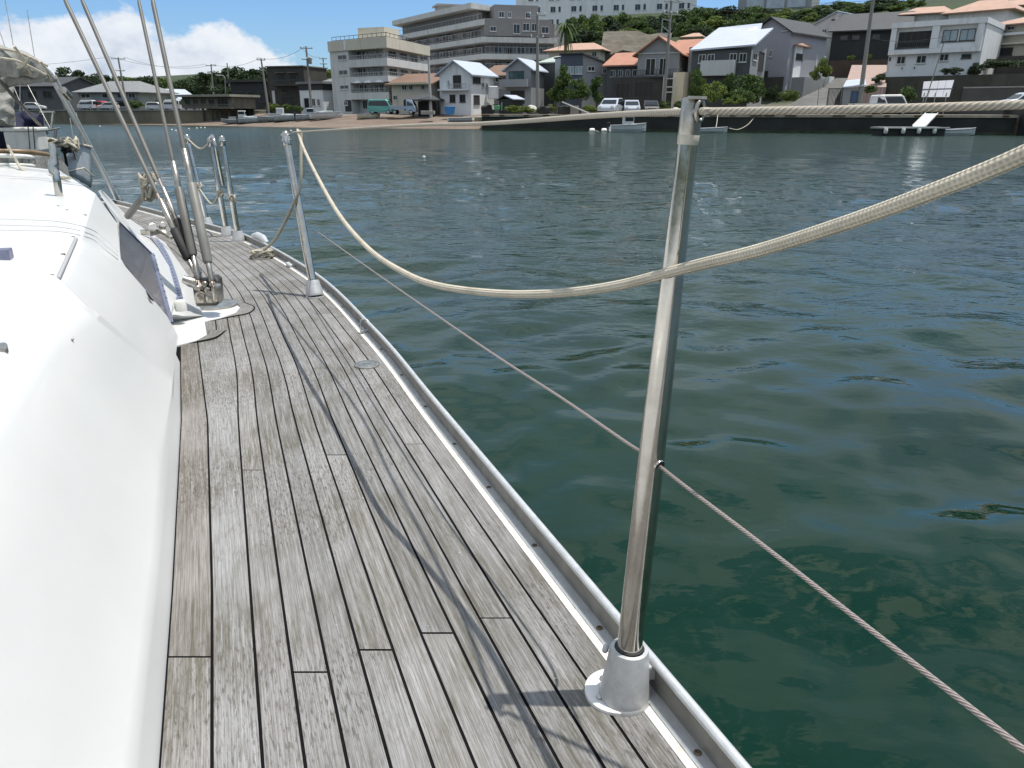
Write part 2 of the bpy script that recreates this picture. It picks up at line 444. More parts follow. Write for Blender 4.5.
# mid-height hole with its grommet for the lower wire
hd = Vector((.50, -.84, -.20)).normalized()
def pyof(q): q = q-Vector((0, 0, CAMZ)); return 384-FOC*(q.y*sp+q.z*cp)/(q.y*cp-q.z*sp)
lo_, hi_ = 0.0, 1.0
for _ in range(40):
    md_ = (lo_+hi_)/2
    if pyof(b1.lerp(t1, md_)) > 459: lo_ = md_
    else: hi_ = md_
WAX = b1.lerp(t1, lo_); WH = WAX+hd*.0138
bm = B()
lathe(bm, WH-hd*.004, hd, [(.0066, 0), (.0070, .0036), (.0064, .0046), (.0052, .0044), (.0050, .003)], 20)
gr = obj('grommet', bm, M_ss, st1)
bm = B(); lathe(bm, WH-hd*.004, hd, [(.0051, 0), (.0051, .0042)], 18); obj('bushing', bm, M_dark, st1)
# the others further along the rail
st2, b2, t2, a2 = stanchion((315, 296), (285, 131), .0175, .0135, sock=1.28, tdep=3.12)
bm = B(); lathe(bm, t2-a2*.062, a2, [(.0145, 0), (.0165, .004), (.0165, .05), (.010, .06)], 20)
for dz in (.012, .034):
    tube(bm, [t2-a2*(.05-dz)+Vector((math.cos(a)*.019, math.sin(a)*.012, 0)) for a in [i*math.pi/6 for i in range(13)]], .0035, 6, cap=False)
obj('stanchion_head', bm, M_ss, st2)
far_st = []
for bpx, tpx in (((239, 241), (221.5, 136)), ((227.5, 236), (209.5, 137)), ((208, 226), (186.5, 135))):
    bb = D(*bpx)
    dep = (bb-Vector((0, 0, CAMZ))).dot(Vector((0, cp, -sp)))
    st, b_, t_, a_ = stanchion(bpx, tpx, .0175, .0150, sock=1.45, tdep=dep-.22)
    far_st.append((st, b_, t_, a_))
    bm = B(); lathe(bm, t_-a_*.062, a_, [(.0155, 0), (.0185, .004), (.0185, .05), (.010, .062)], 18)
    tube(bm, [t_-a_*.03+Vector((math.cos(a)*.022, math.sin(a)*.014, 0)) for a in [i*math.pi/6 for i in range(13)]], .004, 6, cap=False)
    obj('stanchion_head', bm, M_ss, st)
# the gate's pair of stanchions is joined at the top by a bent tube
(sa, ba, ta, aa), (sb, bb_, tb, ab) = far_st[0], far_st[1]
bm = B(); tube(bm, spline([tb-ab*.55*.5, tb-ab*.02+Vector((.012, 0, 0)), tb+Vector((.02, 0, .004)), (ta*.35+tb*.65)-ab*.05, tb-ab*.32+Vector((.035, 0, 0))], 6), .011, 10)
obj('gate_hoop', bm, M_ss, sb)
# ------------------------------------------------------------------ deck fittings
cf = D(367, 365, .002)
bm = B(); lathe(bm, cf, (0, 0, 1), [(.037, -.002), (.037, .0028), (.035, .0038), (.028, .0038), (.0275, .0028), (.0265, .0028), (.026, .0036), (.004, .0038)], 40)
bar(bm, cf+Vector((-.012, .002, .0042)), cf+Vector((.012, .002, .0042)), .004, .0016)
obj('deck_filler_cap', bm, M_steel, yacht)
pc = D(364, 334, .0)
bm = B()
py_ = pc.y
c0 = off(py_, .016, .009)
tube(bm, [c0+Vector((math.cos(a)*.017, -math.cos(a)*.007, .022+math.sin(a)*.020)) for a in [i*math.pi/8 for i in range(17)]], .0042, 8, cap=False)
box(bm, c0+Vector((0, 0, .002)), (.036, .02, .006), .4)
obj('pad_eye', bm, M_cast, toe)
y = D(345, 312).y
for q in ((272, 252), (290, 267)):
    cq = off(D(*q).y, .02, .012); bm = B(); box(bm, cq, (.05, .09, .018), .5); obj('rail_chock', bm, M_alu, toe, bevel=.006)
bm = B(); q0 = off(D(262, 248).y, .03, .055)
tube(bm, [q0+Vector((-.09, .14, 0)), q0+Vector((-.03, .05, .015)), q0+Vector((.04, -.06, .015)), q0+Vector((.09, -.14, -.004))], [.012, .022, .022, .012], 12)
obj('cleat', bm, M_alu, toe)
# ------------------------------------------------------------------ coachroof
cr = B()
V = {}
def v(nm, px, py, e): V[nm] = cr.verts.new(D(px, py, e)); return V[nm]
# edge along the deck: bottom and top of the low upright wall
by = [-2.6, -.1, .25, .593, .92, 1.25, 1.626, 1.95, 2.12]
bot = []; top = []; mid = []; cre = []
def wallx(y): return lin(_c0, y)
ang = Vector((-.92, -.38, 0))     # inboard
for y in by:
    x = wallx(y)
    bot.append(cr.verts.new((x+.001, y, deckz(y)-.01)))
    h = .055 if y < 1.6 else .055-.015*(y-1.6)/.5
    top.append(cr.verts.new((x-.012, y-.004, deckz(y)+h)))
for i in range(len(by)-1):
    cr.faces.new((bot[i], bot[i+1], top[i+1], top[i]))
# big sloping near surface: rows inboard of the wall
def inb(y, o, e): return cr.verts.new((wallx(y)-.012-o*.925, y-.004-o*.37, deckz(y)+e))
prof = [(.02, .100), (.08, .150), (.17, .222), (.27, .295), (.36, .345), (.46, .372), (.62, .385), (1.0, .392)]
CRX = [(173, 380, .076), (155, 364, .135), (127, 341, .222), (100, 318, .295), (72, 299, .345), (48, 292, .360), (0, 292, .365), (-110, 292, .37)]
prof = [(.012, .076), (.04, .130), (.082, .222), (.125, .295), (.165, .342), (.25, .362), (.42, .368), (.9, .372)]
grid = [top[:7]]
for (o, e), cx_ in zip(prof, CRX): grid.append([inb(y, o, e) for y in by[:6]]+[cr.verts.new(D(*cx_))])
for a, b in zip(grid[:-1], grid[1:]):
    for i in range(6): cr.faces.new((a[i], a[i+1], b[i+1], b[i]))
# its far crest, then the steeper side facet and the roof beyond
crest = [g[6] for g in grid]
out_ = [top[7], top[8]]
F1 = v('f1', 167, 316, .15); F2 = v('f2', 143, 287, .25); F3 = v('f3', 121, 261, .325); F4 = v('f4', 117, 222, .355)
F0 = v('f0', 178, 336, .06)
contour = [top[7], top[8], F0, F1, F2, F3, F4]
ridge = v('r1', 80, 240, .405); ridge0 = v('r0', 58, 280, .372)
R5 = v('r5', 95, 192, .45); R6 = v('r6', 60, 170, .50); R7 = v('r7', 0, 163, .52); R8 = v('r8', -140, 160, .525)
R9 = v('r9', -60, 235, .425); R10 = v('r10', 22, 262, .395); R11 = v('r11', -110, 262, .41)
cr.faces.new((crest[0], top[7], F0, crest[1]))
cr.faces.new((crest[1], F0, F1, crest[2]))
cr.faces.new((crest[2], F1, F2, crest[3]))
cr.faces.new((crest[3], F2, F3, crest[4]))
cr.faces.new((crest[4], F3, ridge, ridge0))
cr.faces.new((F3, F4, ridge)); cr.faces.new((F4, R5, ridge))
cr.faces.new((ridge, R5, R6, R9)); cr.faces.new((R6, R7, R8, R9))
cr.faces.new((ridge0, ridge, R9, R10)); cr.faces.new((R10, R9, R11))
cr.faces.new((crest[4], ridge0, R10, crest[5]))
cr.faces.new((crest[5], R10, crest[6])); cr.faces.new((crest[6], R10, R11, crest[7])); cr.faces.new((crest[7], R11, crest[8]))
inbv = Vector((-.92, -.38, 0))
far_in = [cr.verts.new(g.co+inbv*1.7+Vector((0, 0, .015))) for g in grid[-1]]
for i in range(6): cr.faces.new((grid[-1][i], grid[-1][i+1], far_in[i+1], far_in[i]))
R11e, R9e, R8e = [cr.verts.new(g.co+inbv*1.7) for g in (R11, R9, R8)]
cr.faces.new((crest[8], R11, R11e, far_in[6])); cr.faces.new((R11, R9, R9e, R11e)); cr.faces.new((R9, R8, R8e, R9e))
# far side of the roof dropping to the deck
E5 = cr.verts.new(V['r5'].co+Vector((-.1, .25, -.4))); E6 = cr.verts.new(V['r6'].co+Vector((-.1, .3, -.5))); E7 = cr.verts.new(V['r7'].co+Vector((0, .3, -.5))); E4 = cr.verts.new(V['f4'].co+Vector((-.08, .12, -.36)))
cr.faces.new((F4, E4, E5, R5)); cr.faces.new((R5, E5, E6, R6)); cr.faces.new((R6, E6, E7, R7))
bmesh.ops.recalc_face_normals(cr, faces=cr.faces)
from mathutils.bvhtree import BVHTree
CBVH = BVHTree.FromBMesh(cr)
def onroof(px, py, lift=.001):
    r = ray(px, py).normalized(); h = CBVH.ray_cast(Vector((0, 0, CAMZ)), r)
    return h[0]-r*lift if h[0] else None
bw = cr.edges.layers.float.new('bevel_weight_edge')
def soft(vs, w_=1.0):
    for a, b in zip(vs[:-1], vs[1:]):
        e = cr.edges.get((a, b))
        if e: e[bw] = w_
soft(top[:7], .6); soft([top[7], top[6]], .6); soft(crest, .9); soft([F0, F1, F2, F3, F4], .7); soft([F3, ridge], .8); soft([ridge, R5], .8); soft([ridge0, ridge], .8); soft([F4, R5, R6, R7], .7); soft([crest[6], R10, R11], .7); soft([ridge0, R10], .5); soft([crest[4], ridge0], .6)
coach = obj('coachroof', cr, M_gel, yacht)
for f in coach.data.polygons: f.use_smooth = True
bv = coach.modifiers.new('bevel', 'BEVEL'); bv.width = .022; bv.segments = 4; bv.limit_method = 'WEIGHT'
wnm = coach.modifiers.new('weighted', 'WEIGHTED_NORMAL'); wnm.weight = 80; wnm.keep_sharp = False
# side of the cabin beyond the step, with its window, set in from the near part
bm = B()
inner = [D(98, 190, .43), D(117, 222, .315), D(152, 254, .165), D(166.5, 311, .115), D(168, 316, .05)]
outer = [D(101, 190, .40), D(126, 221, .12), D(151, 256, .15), D(169, 311, .10), D(171, 316, .04)]
rim = [D(104, 192, .30), D(128, 218, .05), D(163.5, 242, .03), D(187, 276, .03), D(203, 316, .012)]
rim0 = [D(106, 194, .0), D(132, 221, -.01), D(166, 243, -.01), D(189, 276, -.01), D(206, 316.5, -.01)]
for a, b in ((outer, rim), (rim, rim0)):
    va = [bm.verts.new(q) for q in a]; vb = [bm.verts.new(q) for q in b]
    for i in range(4): bm.faces.new((va[i], va[i+1], vb[i+1], vb[i]))
poly(bm, [D(168, 316, .05), outer[4], rim[4], rim0[4], D(172, 324, -.01)])
bmesh.ops.remove_doubles(bm, verts=bm.verts, dist=.0005)
bmesh.ops.recalc_face_normals(bm, faces=bm.faces)
sm = obj('side_moulding', bm, M_gel, coach, smooth=True, bevel=.012, seg=3)
# window wall
bm = B()
wp = [D(117, 222, .31), D(152, 254.5, .165), D(166.5, 312, .115), D(172, 330, .09), D(150, 300, .22), D(118, 262, .31)]
poly(bm, wp)
poly(bm, [wp[0], D(98, 191, .42), D(101, 190, .39), D(127, 221, .12), D(152, 255.5, .152), wp[1]])
poly(bm, [wp[1], D(152, 255.5, .152), D(169.5, 313, .095), wp[2]])
obj('cabin_side', bm, M_gel, coach)
nrm = (wp[1]-wp[0]).cross(wp[2]-wp[1]).normalized()
if nrm.x < 0: nrm = -nrm
bm = B()
wq = [D(118, 223.5, .305), D(151, 255.5, .165), D(165.5, 311, .117), D(169, 325, .10), D(148, 297, .225), D(119, 260, .305)]
poly(bm, [q+nrm*.006 for q in wq])
win = obj('side_window', bm, M_tint, coach)
bm = B(); bar(bm, wq[1]+nrm*.010, wq[2]+nrm*.010, .012, .006); bar(bm, wq[0]+nrm*.008, wq[1]+nrm*.008, .007, .006); bar(bm, wq[2]+nrm*.010, wq[3]+nrm*.010, .012, .006)
obj('window_frame', bm, M_track, win)
bm = B()
for i in range(9):
    t = .06+.1*i; q = wq[1].lerp(wq[2], t)+nrm*.014; lathe(bm, q, nrm, [(.004, 0), (.004, .003), (.002, .004)], 8)
obj('rivets', bm, M_ss, win)
# sheet track on the moulding with its end stops
tp = [D(152, 236, .10), D(158, 243, .098), D(166.5, 257, .09), D(173, 274, .08), D(177.5, 290, .07), D(180.5, 303, .065)]
tp = spline(tp, 5)
bm = B()
for a, b in zip(tp[:-1], tp[1:]): bar(bm, a+Vector((0, 0, .003)), b+Vector((0, 0, .003)), .024, .010)
bmesh.ops.remove_doubles(bm, verts=bm.verts, dist=.002)
tr = obj('sheet_track', bm, M_track, coach)
bm = B()
for i, q in enumerate(tp[1:-1]):
    lathe(bm, q+Vector((0, 0, .008)), (0, 0, 1), [(.0035, 0), (.0035, .0012)], 8)
obj('track_holes', bm, M_dark, tr)
bm = B(); q = D(180.5, 305, .075); lathe(bm, q, (0, 0, 1), [(.020, -.02), (.020, .012), (.016, .017), (.004, .018)], 20); obj('end_stop', bm, M_plas, tr)
bm = B(); q = D(150, 232, .12); box(bm, q, (.09, .07, .03), -.5); lathe(bm, q+Vector((.02, -.01, .02)), (.5, -.6, .4), [(.026, -.03), (.030, -.02), (.030, .02), (.026, .03)], 18)
lathe(bm, q+Vector((.07, .02, .03)), (.5, -.6, .4), [(.018, -.03), (.022, .0), (.018, .03)], 16); bar(bm, q+Vector((.05, 0, .02)), q+Vector((.17, -.09, -.02)), .03, .02)
obj('sheet_car', bm, M_steel, tr, bevel=.004)
# white pad round the chainplate
pad = [D(*q, .006) for q in ((176, 345), (196, 340), (207, 334), (204.5, 321), (222, 317), (236, 312), (240, 307), (234, 303), (215, 300), (196, 303), (178, 312), (168, 325))]
bm = B(); fp = [bm.verts.new(q) for q in pad]; fl = [bm.verts.new(q-Vector((0, 0, .012))) for q in pad]
bm.faces.new(fp)
for i in range(len(fp)): bm.faces.new((fp[i], fl[i], fl[(i+1) % len(fp)], fp[(i+1) % len(fp)]))
bmesh.ops.recalc_face_normals(bm, faces=bm.faces)
obj('deck_pad', bm, M_gel, coach, bevel=.003)
# thin teak king planks curving round the pad, drawn by their seams
def ribbon(px_in, px_out, name, mat, e):
    bm = B(); ul = bm.loops.layers.uv.verify(); cl = bm.loops.layers.float_color.new('tone')
    a = spline([D(*q, e) for q in px_in], 5); b = spline([D(*q, e) for q in px_out], 5)
    va = [bm.verts.new(q) for q in a]; vb = [bm.verts.new(q) for q in b]
    for i in range(len(va)-1):
        f = bm.faces.new((va[i], va[i+1], vb[i+1], vb[i]))
        w = (a[i]-b[i]).length
        for lp, q in zip(f.loops, ((i*.05, 3), (i*.05+.05, 3), (i*.05+.05, 3+w), (i*.05, 3+w))): lp[ul].uv = q; lp[cl] = (.5, .2, 0, 1)
    return obj(name, bm, mat, deck)
ribbon([(181, 340.5), (197, 338), (206, 335), (210, 330)], [(181, 344), (200, 342), (217, 338), (227, 330)], 'margin_board', M_caulk, .0012)
ribbon([(181, 341), (197, 338.5), (206, 335.5), (210.5, 330)], [(181, 342.6), (199, 340.6), (215, 336.8), (225.5, 330)], 'margin_board', M_teak, .0026)
ribbon([(206, 319), (222, 316.5), (236, 312), (240, 307), (237, 303)], [(208, 321.5), (232, 317), (250, 313), (255, 307), (246, 302.5)], 'margin_board', M_caulk, .0012)
ribbon([(206, 319), (222, 316.5), (236, 312), (240, 307), (237, 303)], [(207.5, 320.7), (231, 316.2), (248.7, 312.4), (253.5, 307), (245, 303)], 'margin_board', M_teak, .0026)
# three fine lines across the roof and the near hatch's border
def line_on(pts, r, name, mat):
    q = [onroof(p_[0], p_[1], r*.4) for p_ in spline([(a_, b_, 0) for a_, b_ in pts], 5)]; q = [p_ for p_ in q if p_]
    bm = B(); tube(bm, q, r, 6); return obj(name, bm, mat, coach)
M_groove = pm('grey_groove', (.36, .37, .38), .7)
for dy in (0, 6, 11):
    line_on([(-10, 219+dy), (25, 220+dy), (60, 222+dy*.9), (90, 229+dy*.85), (105, 240+dy*.9), (118, 252+dy*.7)], .0016, 'roof_groove', M_groove)
line_on([(76, 239), (58, 279)], .0045, 'hatch_edge', M_groove)
for q in ((73, 237), (63, 254), (51, 275), (67, 210), (85, 215), (58, 206)):
    bm = B(); lathe(bm, onroof(*q, 0), (0, 0, 1), [(.005, -.004), (.005, .001), (.002, .002)], 10); obj('roof_screw', bm, M_steel, coach)
bm = B(); q = onroof(3, 259, 0); box(bm, q+Vector((0, 0, .01)), (.034, .03, .022), .3); lathe(bm, q+Vector((-.015, -.016, .0)), (.2, -1, 0), [(.008, 0), (.008, .010), (.005, .013)], 14); obj('roof_block', bm, M_track, coach, bevel=.008)
bm = B(); q = onroof(0, 349, 0); box(bm, q, (.02, .035, .012), .6); obj('roof_cleat', bm, M_steel, coach, bevel=.004)
bm = B(); box(bm, onroof(72, 338, 0), (.004, .022, .002), .65); obj('scratch', bm, M_groove, coach)
# upright handrail bracket on the roof
bm = B(); a = onroof(59, 196, 0)-Vector((0, 0, .01))
tube(bm, spline([a, a+Vector((.004, 0, .07)), a+Vector((-.006, .01, .10)), a+Vector((.0, .02, .15)), a+Vector((-.006, .03, .185))], 4), [.013]*6+[.017]*5+[.012]*6, 12)
obj('handrail', bm, M_ss, coach)
# ------------------------------------------------------------------ shrouds, chainplate
cb = D(205, 306, .004); xd = Vector((.93, -.36, 0))
M_bronze = pm('tarnished_plate', (.115, .106, .092), .40, .7, var=.5, scale=26)
bm = B(); n_ = Vector((.30, -.95, .12)).normalized(); ux = Vector((.95, .30, 0)).normalized()
def cpt(px, py): return P(px, py, 2.78)
pl = [(191, 279), (193, 276), (198, 280), (214, 276), (218, 280), (219.5, 300), (217, 306), (196, 307), (193.5, 298)]
pv = [cpt(*q) for q in pl]; fr = [bm.verts.new(q) for q in pv]; bk = [bm.verts.new(q+Vector((.0, .05, 0))) for q in pv]
bm.faces.new(fr); bm.faces.new(bk[::-1])
for i in range(len(fr)): bm.faces.new((fr[i], bk[i], bk[(i+1) % len(fr)], fr[(i+1) % len(fr)]))
bmesh.ops.recalc_face_normals(bm, faces=bm.faces)
chain = obj('chainplate', bm, M_bronze, yacht, bevel=.006)
bm = B()
for q in ((201.5, 298), (211, 298)): 
    lathe(bm, cpt(*q)+Vector((0, -.001, 0)), (0, -1, .1), [(.019, 0), (.019, .010), (.014, .014), (.004, .015)], 6)
    lathe(bm, cpt(*q)+Vector((0, -.001, 0)), (0, -1, .1), [(.026, 0), (.026, .004)], 20)
for q in ((194, 282), (205, 284), (213, 284), (198, 288), (208, 290)):
    lathe(bm, cpt(*q)+Vector((0, .002, 0)), (.2, -1, .1), [(.012, -.01), (.012, .012), (.007, .016)], 14)
lathe(bm, cpt(191, 282), (-1, -.2, .5), [(.018, -.02), (.02, .0), (.014, .03)], 14)
lathe(bm, cpt(218, 294)+Vector((0, -.01, -.02)), (.1, -.1, 1), [(.02, 0), (.02, .05), (.015, .06)], 14)
obj('bolt_head', bm, M_steel, chain)
bm = B(); lathe(bm, D(214, 305, .009), (0, 0, 1), [(.09, 0), (.09, .004), (.08, .007)], 28); obj('deck_plate', bm, M_steel, chain)
def shroud(bot_, d0, up_, d1, rw, parts):
    a = P(*bot_, d0); b = P(*up_, d1); dv = (b-a).normalized()
    bm = B(); tube(bm, [a, a+(b-a)*1.0, b+dv*9], rw, 10, uv=True)
    s = obj('shroud', bm, M_wire, yacht)
    for nm, f0, f1, r, m in parts:
        p0 = a.lerp(b, f0); p1 = a.lerp(b, f1)
        bm = B(); tube(bm, [p0, p0.lerp(p1, .03), p0.lerp(p1, .97), p1], [r*.8, r, r, r*.8], 14)
        obj(nm, bm, m, s)
    return s, a, b
s1, a_, b_ = shroud((203, 290), 2.78, (65, 0), 2.95, .0055, [('turnbuckle', .03, .10, .008, M_steel), ('turnbuckle', .10, .20, .017, M_dark), ('swaged_end', .20, .30, .012, M_steel), ('sleeve', .32, 1.0, .0085, M_pvc)])
s2, a_, b_ = shroud((205, 286), 2.80, (82, 0), 2.98, .0055, [('turnbuckle', .04, .12, .010, M_steel), ('turnbuckle', .12, .22, .017, M_dark), ('swaged_end', .22, .33, .010, M_steel), ('sleeve', .36, 1.0, .0082, M_pvc)])
s3, a_, b_ = shroud((199.5, 286), 2.78, (138.5, 0), 2.95, .0055, [('turnbuckle', .02, .10, .010, M_steel), ('sleeve', .10, .33, .0165, M_pvc), ('swaged_end', .33, .42, .012, M_steel), ('cover', .42, 1.0, .0068, M_pvc)])
s4, a_, b_ = shroud((212.5, 284), 2.76, (152.5, 0), 2.93, .0060, [('turnbuckle', .01, .10, .010, M_steel), ('sleeve', .07, .34, .0175, pm('pale_sleeve', (.19, .187, .17), .5, var=.25, scale=9)), ('swaged_end', .34, .46, .012, M_steel), ('cover', .46, 1.0, .0088, M_pvc)])
# second white sheet lead lashed under the turnbuckles: lever
bm = B(); tube(bm, [P(128, 216, 3.4), P(141, 199, 3.15), P(147, 192, 2.98)], [.016, .013, .012], 10); obj('lever', bm, M_pvc, s1)
def knot(name, centre, size, turns, r, mat, parent=None, seed=1, flat=1.0, **kw):
    rnd = random.Random(seed); pts = []
    for i in range(turns*7):
        a = i/7*2*math.pi+rnd.uniform(-.3, .3); k_ = rnd.uniform(.55, 1)
        pts.append(Vector(centre)+Vector((math.cos(a)*size[0]*k_, math.sin(a)*size[1]*k_, rnd.uniform(-1, 1)*size[2]*flat)))
    bm = B(); tube(bm, spline(pts, 4), r, 7, uv=True)
    return obj(name, bm, mat, parent, origin=tuple(centre) if parent is None else None)
tag(knot('lashing', P(149, 187, 2.93), (.035, .03, .05), 7, .0065, M_cord, None, 3), 'knotted cream cord lashing tied round the two leaning shrouds above the turnbuckles', 'lashing')
# ================================================================== LINES HELD BY THE STANCHIONS
def line_obj(name, pts, r, mat, label, cat, n=14, sub=14, group=None):
    o0 = Vector(pts[0]); bm = B(); tube(bm, spline(pts, sub), r, n, uv=True)
    o = obj(name, bm, mat, None, origin=tuple(o0)); return tag(o, label, cat, group)
pts = [P(297.5, 130, 3.05), P(303, 147, 2.75), P(318, 178, 2.32), P(340, 216, 1.94), P(370, 250, 1.63), P(405, 273, 1.37), P(440, 286, 1.19), P(500, 293.5, 1.03), P(560, 293, .905),
    P(620, 285, .795), P(690, 267, .685), P(760, 250, .603), P(840, 225, .53), P(920, 196.5, .472), P(1024, 154.5, .418), P(1150, 90, .375)]
line_obj('slack_rope', pts, .0055, M_rope, 'thick braided cream rope sagging in a deep curve in front of the near stanchion', 'rope', 18, 14)
line_obj('upper_lifeline', [P(292, 132.5, 3.10), P(400, 126, 1.80), P(484, 123.5, 1.25), P(600, 115.5, .87), P(694, 111.5, .672), P(720, 111.3, .655), P(850, 109.4, .60), P(1024, 104.6, .535), P(1200, 97, .49)],
    .0033, M_life, 'taut tan lifeline running through the head of the near stanchion towards the next one', 'lifeline', 12, 10)
line_obj('lower_wire', [P(318, 232, 3.15), P(380, 276, 2.0), P(480, 345, 1.26), P(560, 397, 1.0), P(628, 443.5, .845), WAX-hd*.012, WAX, WH, P(690, 490, .715), P(760, 543, .62), P(880, 637, .49), P(1024, 750, .385), P(1100, 812, .34)],
    .0019, M_wire, 'thin stranded wire lifeline passing through the hole half way up the near stanchion', 'lifeline', 8, 10)
line_obj('tie_rope', [P(301, 131, 3.05), P(301, 160, 3.06), P(300, 187, 3.09), P(293, 205, 3.13), P(284, 224, 3.25), P(276, 238, 3.4), P(270, 245, 3.55), P(264, 250, 3.7)],
    .0066, M_cord, 'thin grey cord led from the second stanchion down to the coil', 'cord', 8, 8)
tag(knot('rope_coil', D(262, 253, .03), (.07, .055, .025), 8, .0055, M_cord, None, 5), 'small tangled coil of grey cord lying on the toe rail beside the second stanchion', 'rope coil')
for i, (st, b_, t_, a_) in enumerate(far_st):
    q = b_.lerp(t_, .44 if i else .42)
    tag(knot('stanchion_lashing', q, (.024, .024, .03), 4, .006, M_cord, None, 20+i),
        ('pale cord lashing half way up the nearest stanchion of the far gate', 'grey cord lashing half way up the hooped middle stanchion of the far gate', 'white cord lashing half way up the farthest gate stanchion by the shrouds')[i], 'lashing')
g1 = far_st[1]; g2 = far_st[2]
line_obj('gate_line', [g2[1].lerp(g2[2], .96), (g2[1].lerp(g2[2], .86)+g1[1].lerp(g1[2], .88))/2, g1[1].lerp(g1[2], .95)], .006, M_cord, 'short cord slung between the tops of the two farthest gate stanchions', 'cord', 7, 8)
line_obj('gate_line', [g2[1].lerp(g2[2], .42), (g2[1].lerp(g2[2], .30)+g1[1].lerp(g1[2], .28))/2, g1[1].lerp(g1[2], .44)], .006, M_cord, 'short drooping cord slung half way down between the two farthest gate stanchions', 'cord', 7, 8)
# ================================================================== COCKPIT END OF THE YACHT
hood = thing('spray_hood', P(60, 120, 5.0), 'rolled grey canvas hood lashed with white cords on a bent steel frame above the cockpit', 'spray hood')
def lump(bm, pts, rr, n=14, seed=1, amp=.02):
    rnd = Vector((seed*3.1, 0, 0)); n = n*2; s = spline(pts, 18); rs = np.interp(np.linspace(0, 1, len(s)), np.linspace(0, 1, len(rr)), rr)
    tube(bm, s, [float(x) for x in rs], n)
    for vtx in bm.verts:
        d = noise.noise(vtx.co*7+rnd)*amp+noise.noise(vtx.co*19+rnd)*amp*.5
        vtx.co += Vector((noise.noise(vtx.co*5), noise.noise(vtx.co*5+rnd), noise.noise(vtx.co*6-rnd)))*amp+Vector((noise.noise(vtx.co*17), noise.noise(vtx.co*15+rnd), noise.noise(vtx.co*16-rnd)))*amp*.7
bm = B(); lump(bm, [P(-60, 52, 4.3), P(-15, 57, 4.4), P(12, 62, 4.5), P(32, 66, 4.6), P(47, 73, 4.7), P(56, 77, 4.75)], [.095, .085, .075, .06, .035, .018], 18, 2, .03)
obj('rolled_canvas', bm, M_canvas, hood, smooth=True)
bm = B(); lump(bm, [P(-30, 78, 4.6), P(2, 82, 4.6), P(24, 79, 4.62), P(48, 78, 4.68)], [.06, .05, .03, .012], 12, 8, .025)
obj('rolled_canvas', bm, M_canvas, hood, smooth=True)
for a, b, c in (((-20, 47), (14, 51), (48, 66)), ((14, 46), (24, 60), (31, 74)), ((30, 56), (22, 66), (8, 70)), ((40, 61), (48, 72), (52, 80)), ((0, 58), (20, 62), (46, 75))):
    bm = B(); tube(bm, spline([P(*a, 4.32), P(*b, 4.42), P(*c, 4.55)], 6), .008, 8, uv=True); obj('cord', bm, M_cord, hood)
bm = B(); ft = P(51, 74, 4.72); fb = D(118, 200, .02)
tube(bm, [P(30, 62, 4.6), P(46, 68, 4.68), ft, ft.lerp(fb, .2)], .017, 12)
tube(bm, [ft, ft.lerp(fb, .5), fb], [.022, .022, .024], 14)
fr_ = obj('frame_tube', bm, pm('polished_tube', (.86, .86, .90), .25, .15, var=.05), hood)
bm = B(); tube(bm, [P(63, 90, 4.76), P(69, 97, 4.85)], .024, 12); obj('tube_joint', bm, M_steel, fr_)
bm = B(); lathe(bm, fb, (0, 0, 1), [(.05, -.02), (.05, .01), (.025, .05)], 14); tube(bm, [fb+Vector((-.02, 0, .02)), ft.lerp(fb, .55)], .011, 8); obj('foot_mount', bm, M_steel, fr_)
bm = B(); tube(bm, [P(-6, 74, 4.4), P(14, 97, 4.7), P(47, 133, 5.2)], .011, 10); obj('brace', bm, M_pvc, hood)
# coaming with its two rails
co = B()
cpts = spline([P(-40, 151, 4.0), P(0, 151, 4.1), P(30, 152, 4.2), P(52, 156, 4.4), P(62, 163, 4.6), P(65, 172, 4.8)], 5)
for a, b in zip(cpts[:-1], cpts[1:]): bar(co, a-Vector((0, 0, .07)), b-Vector((0, 0, .07)), .04, .11)
coam = obj('coaming', co, M_canvas, yacht)
bm = B(); tube(bm, cpts, .012, 10); obj('coaming_rail', bm, M_wood, coam)
bm = B(); tube(bm, [q-Vector((.0, .05, .022)) for q in cpts], .012, 10); obj('coaming_rail', bm, M_plas, coam)
bm = B(); tube(bm, [q-Vector((.0, .05, .07)) for q in cpts], .011, 10); obj('coaming_rail', bm, M_plas, coam)
bx = thing('locker_box', P(26, 150, 5.0), 'white plastic locker box with a lid standing in the cockpit before the navy cloth', 'box')
bm = B(); c = P(27, 141, 5.0); box(bm, c, (.20, .2, .13), .25); obj('box_body', bm, M_plas, bx, bevel=.012)
bm = B(); box(bm, c+Vector((0, 0, .075)), (.225, .225, .025), .25); obj('lid', bm, M_plas, bx, bevel=.008)
cl_ = B()
for i in range(2): tube(cl_, [P(28+i*5, 126, 4.82), P(30+i*5, 149, 4.82)], .004, 6)
obj('shock_cord', cl_, M_dark, bx)
bm = B(); lump(bm, [P(-60, 132, 4.9), P(-20, 128, 5.0), P(4, 126, 5.1), P(12, 140, 5.0)], [.16, .14, .10, .08], 16, 4, .05)
tag(obj('navy_cover', bm, M_navy, None, smooth=True, origin=tuple(P(0, 140, 5.1))), 'crumpled navy blue cloth cover at the far left of the cockpit', 'cover')
bm = B(); lump(bm, [P(14, 121, 5.8), P(26, 120, 5.8), P(41, 122, 5.8)], [.05, .06, .05], 12, 9, .03)
tag(obj('folded_cover', bm, M_navy, None, smooth=True, origin=tuple(P(28, 122, 5.8))), 'small navy blue folded cloth behind the white locker box', 'cover')
bm = B(); lump(bm, [P(-6, 70, 4.85), P(2, 90, 4.85), P(4, 112, 4.85), P(2, 126, 4.85)], [.05, .06, .075, .06], 14, 6, .03)
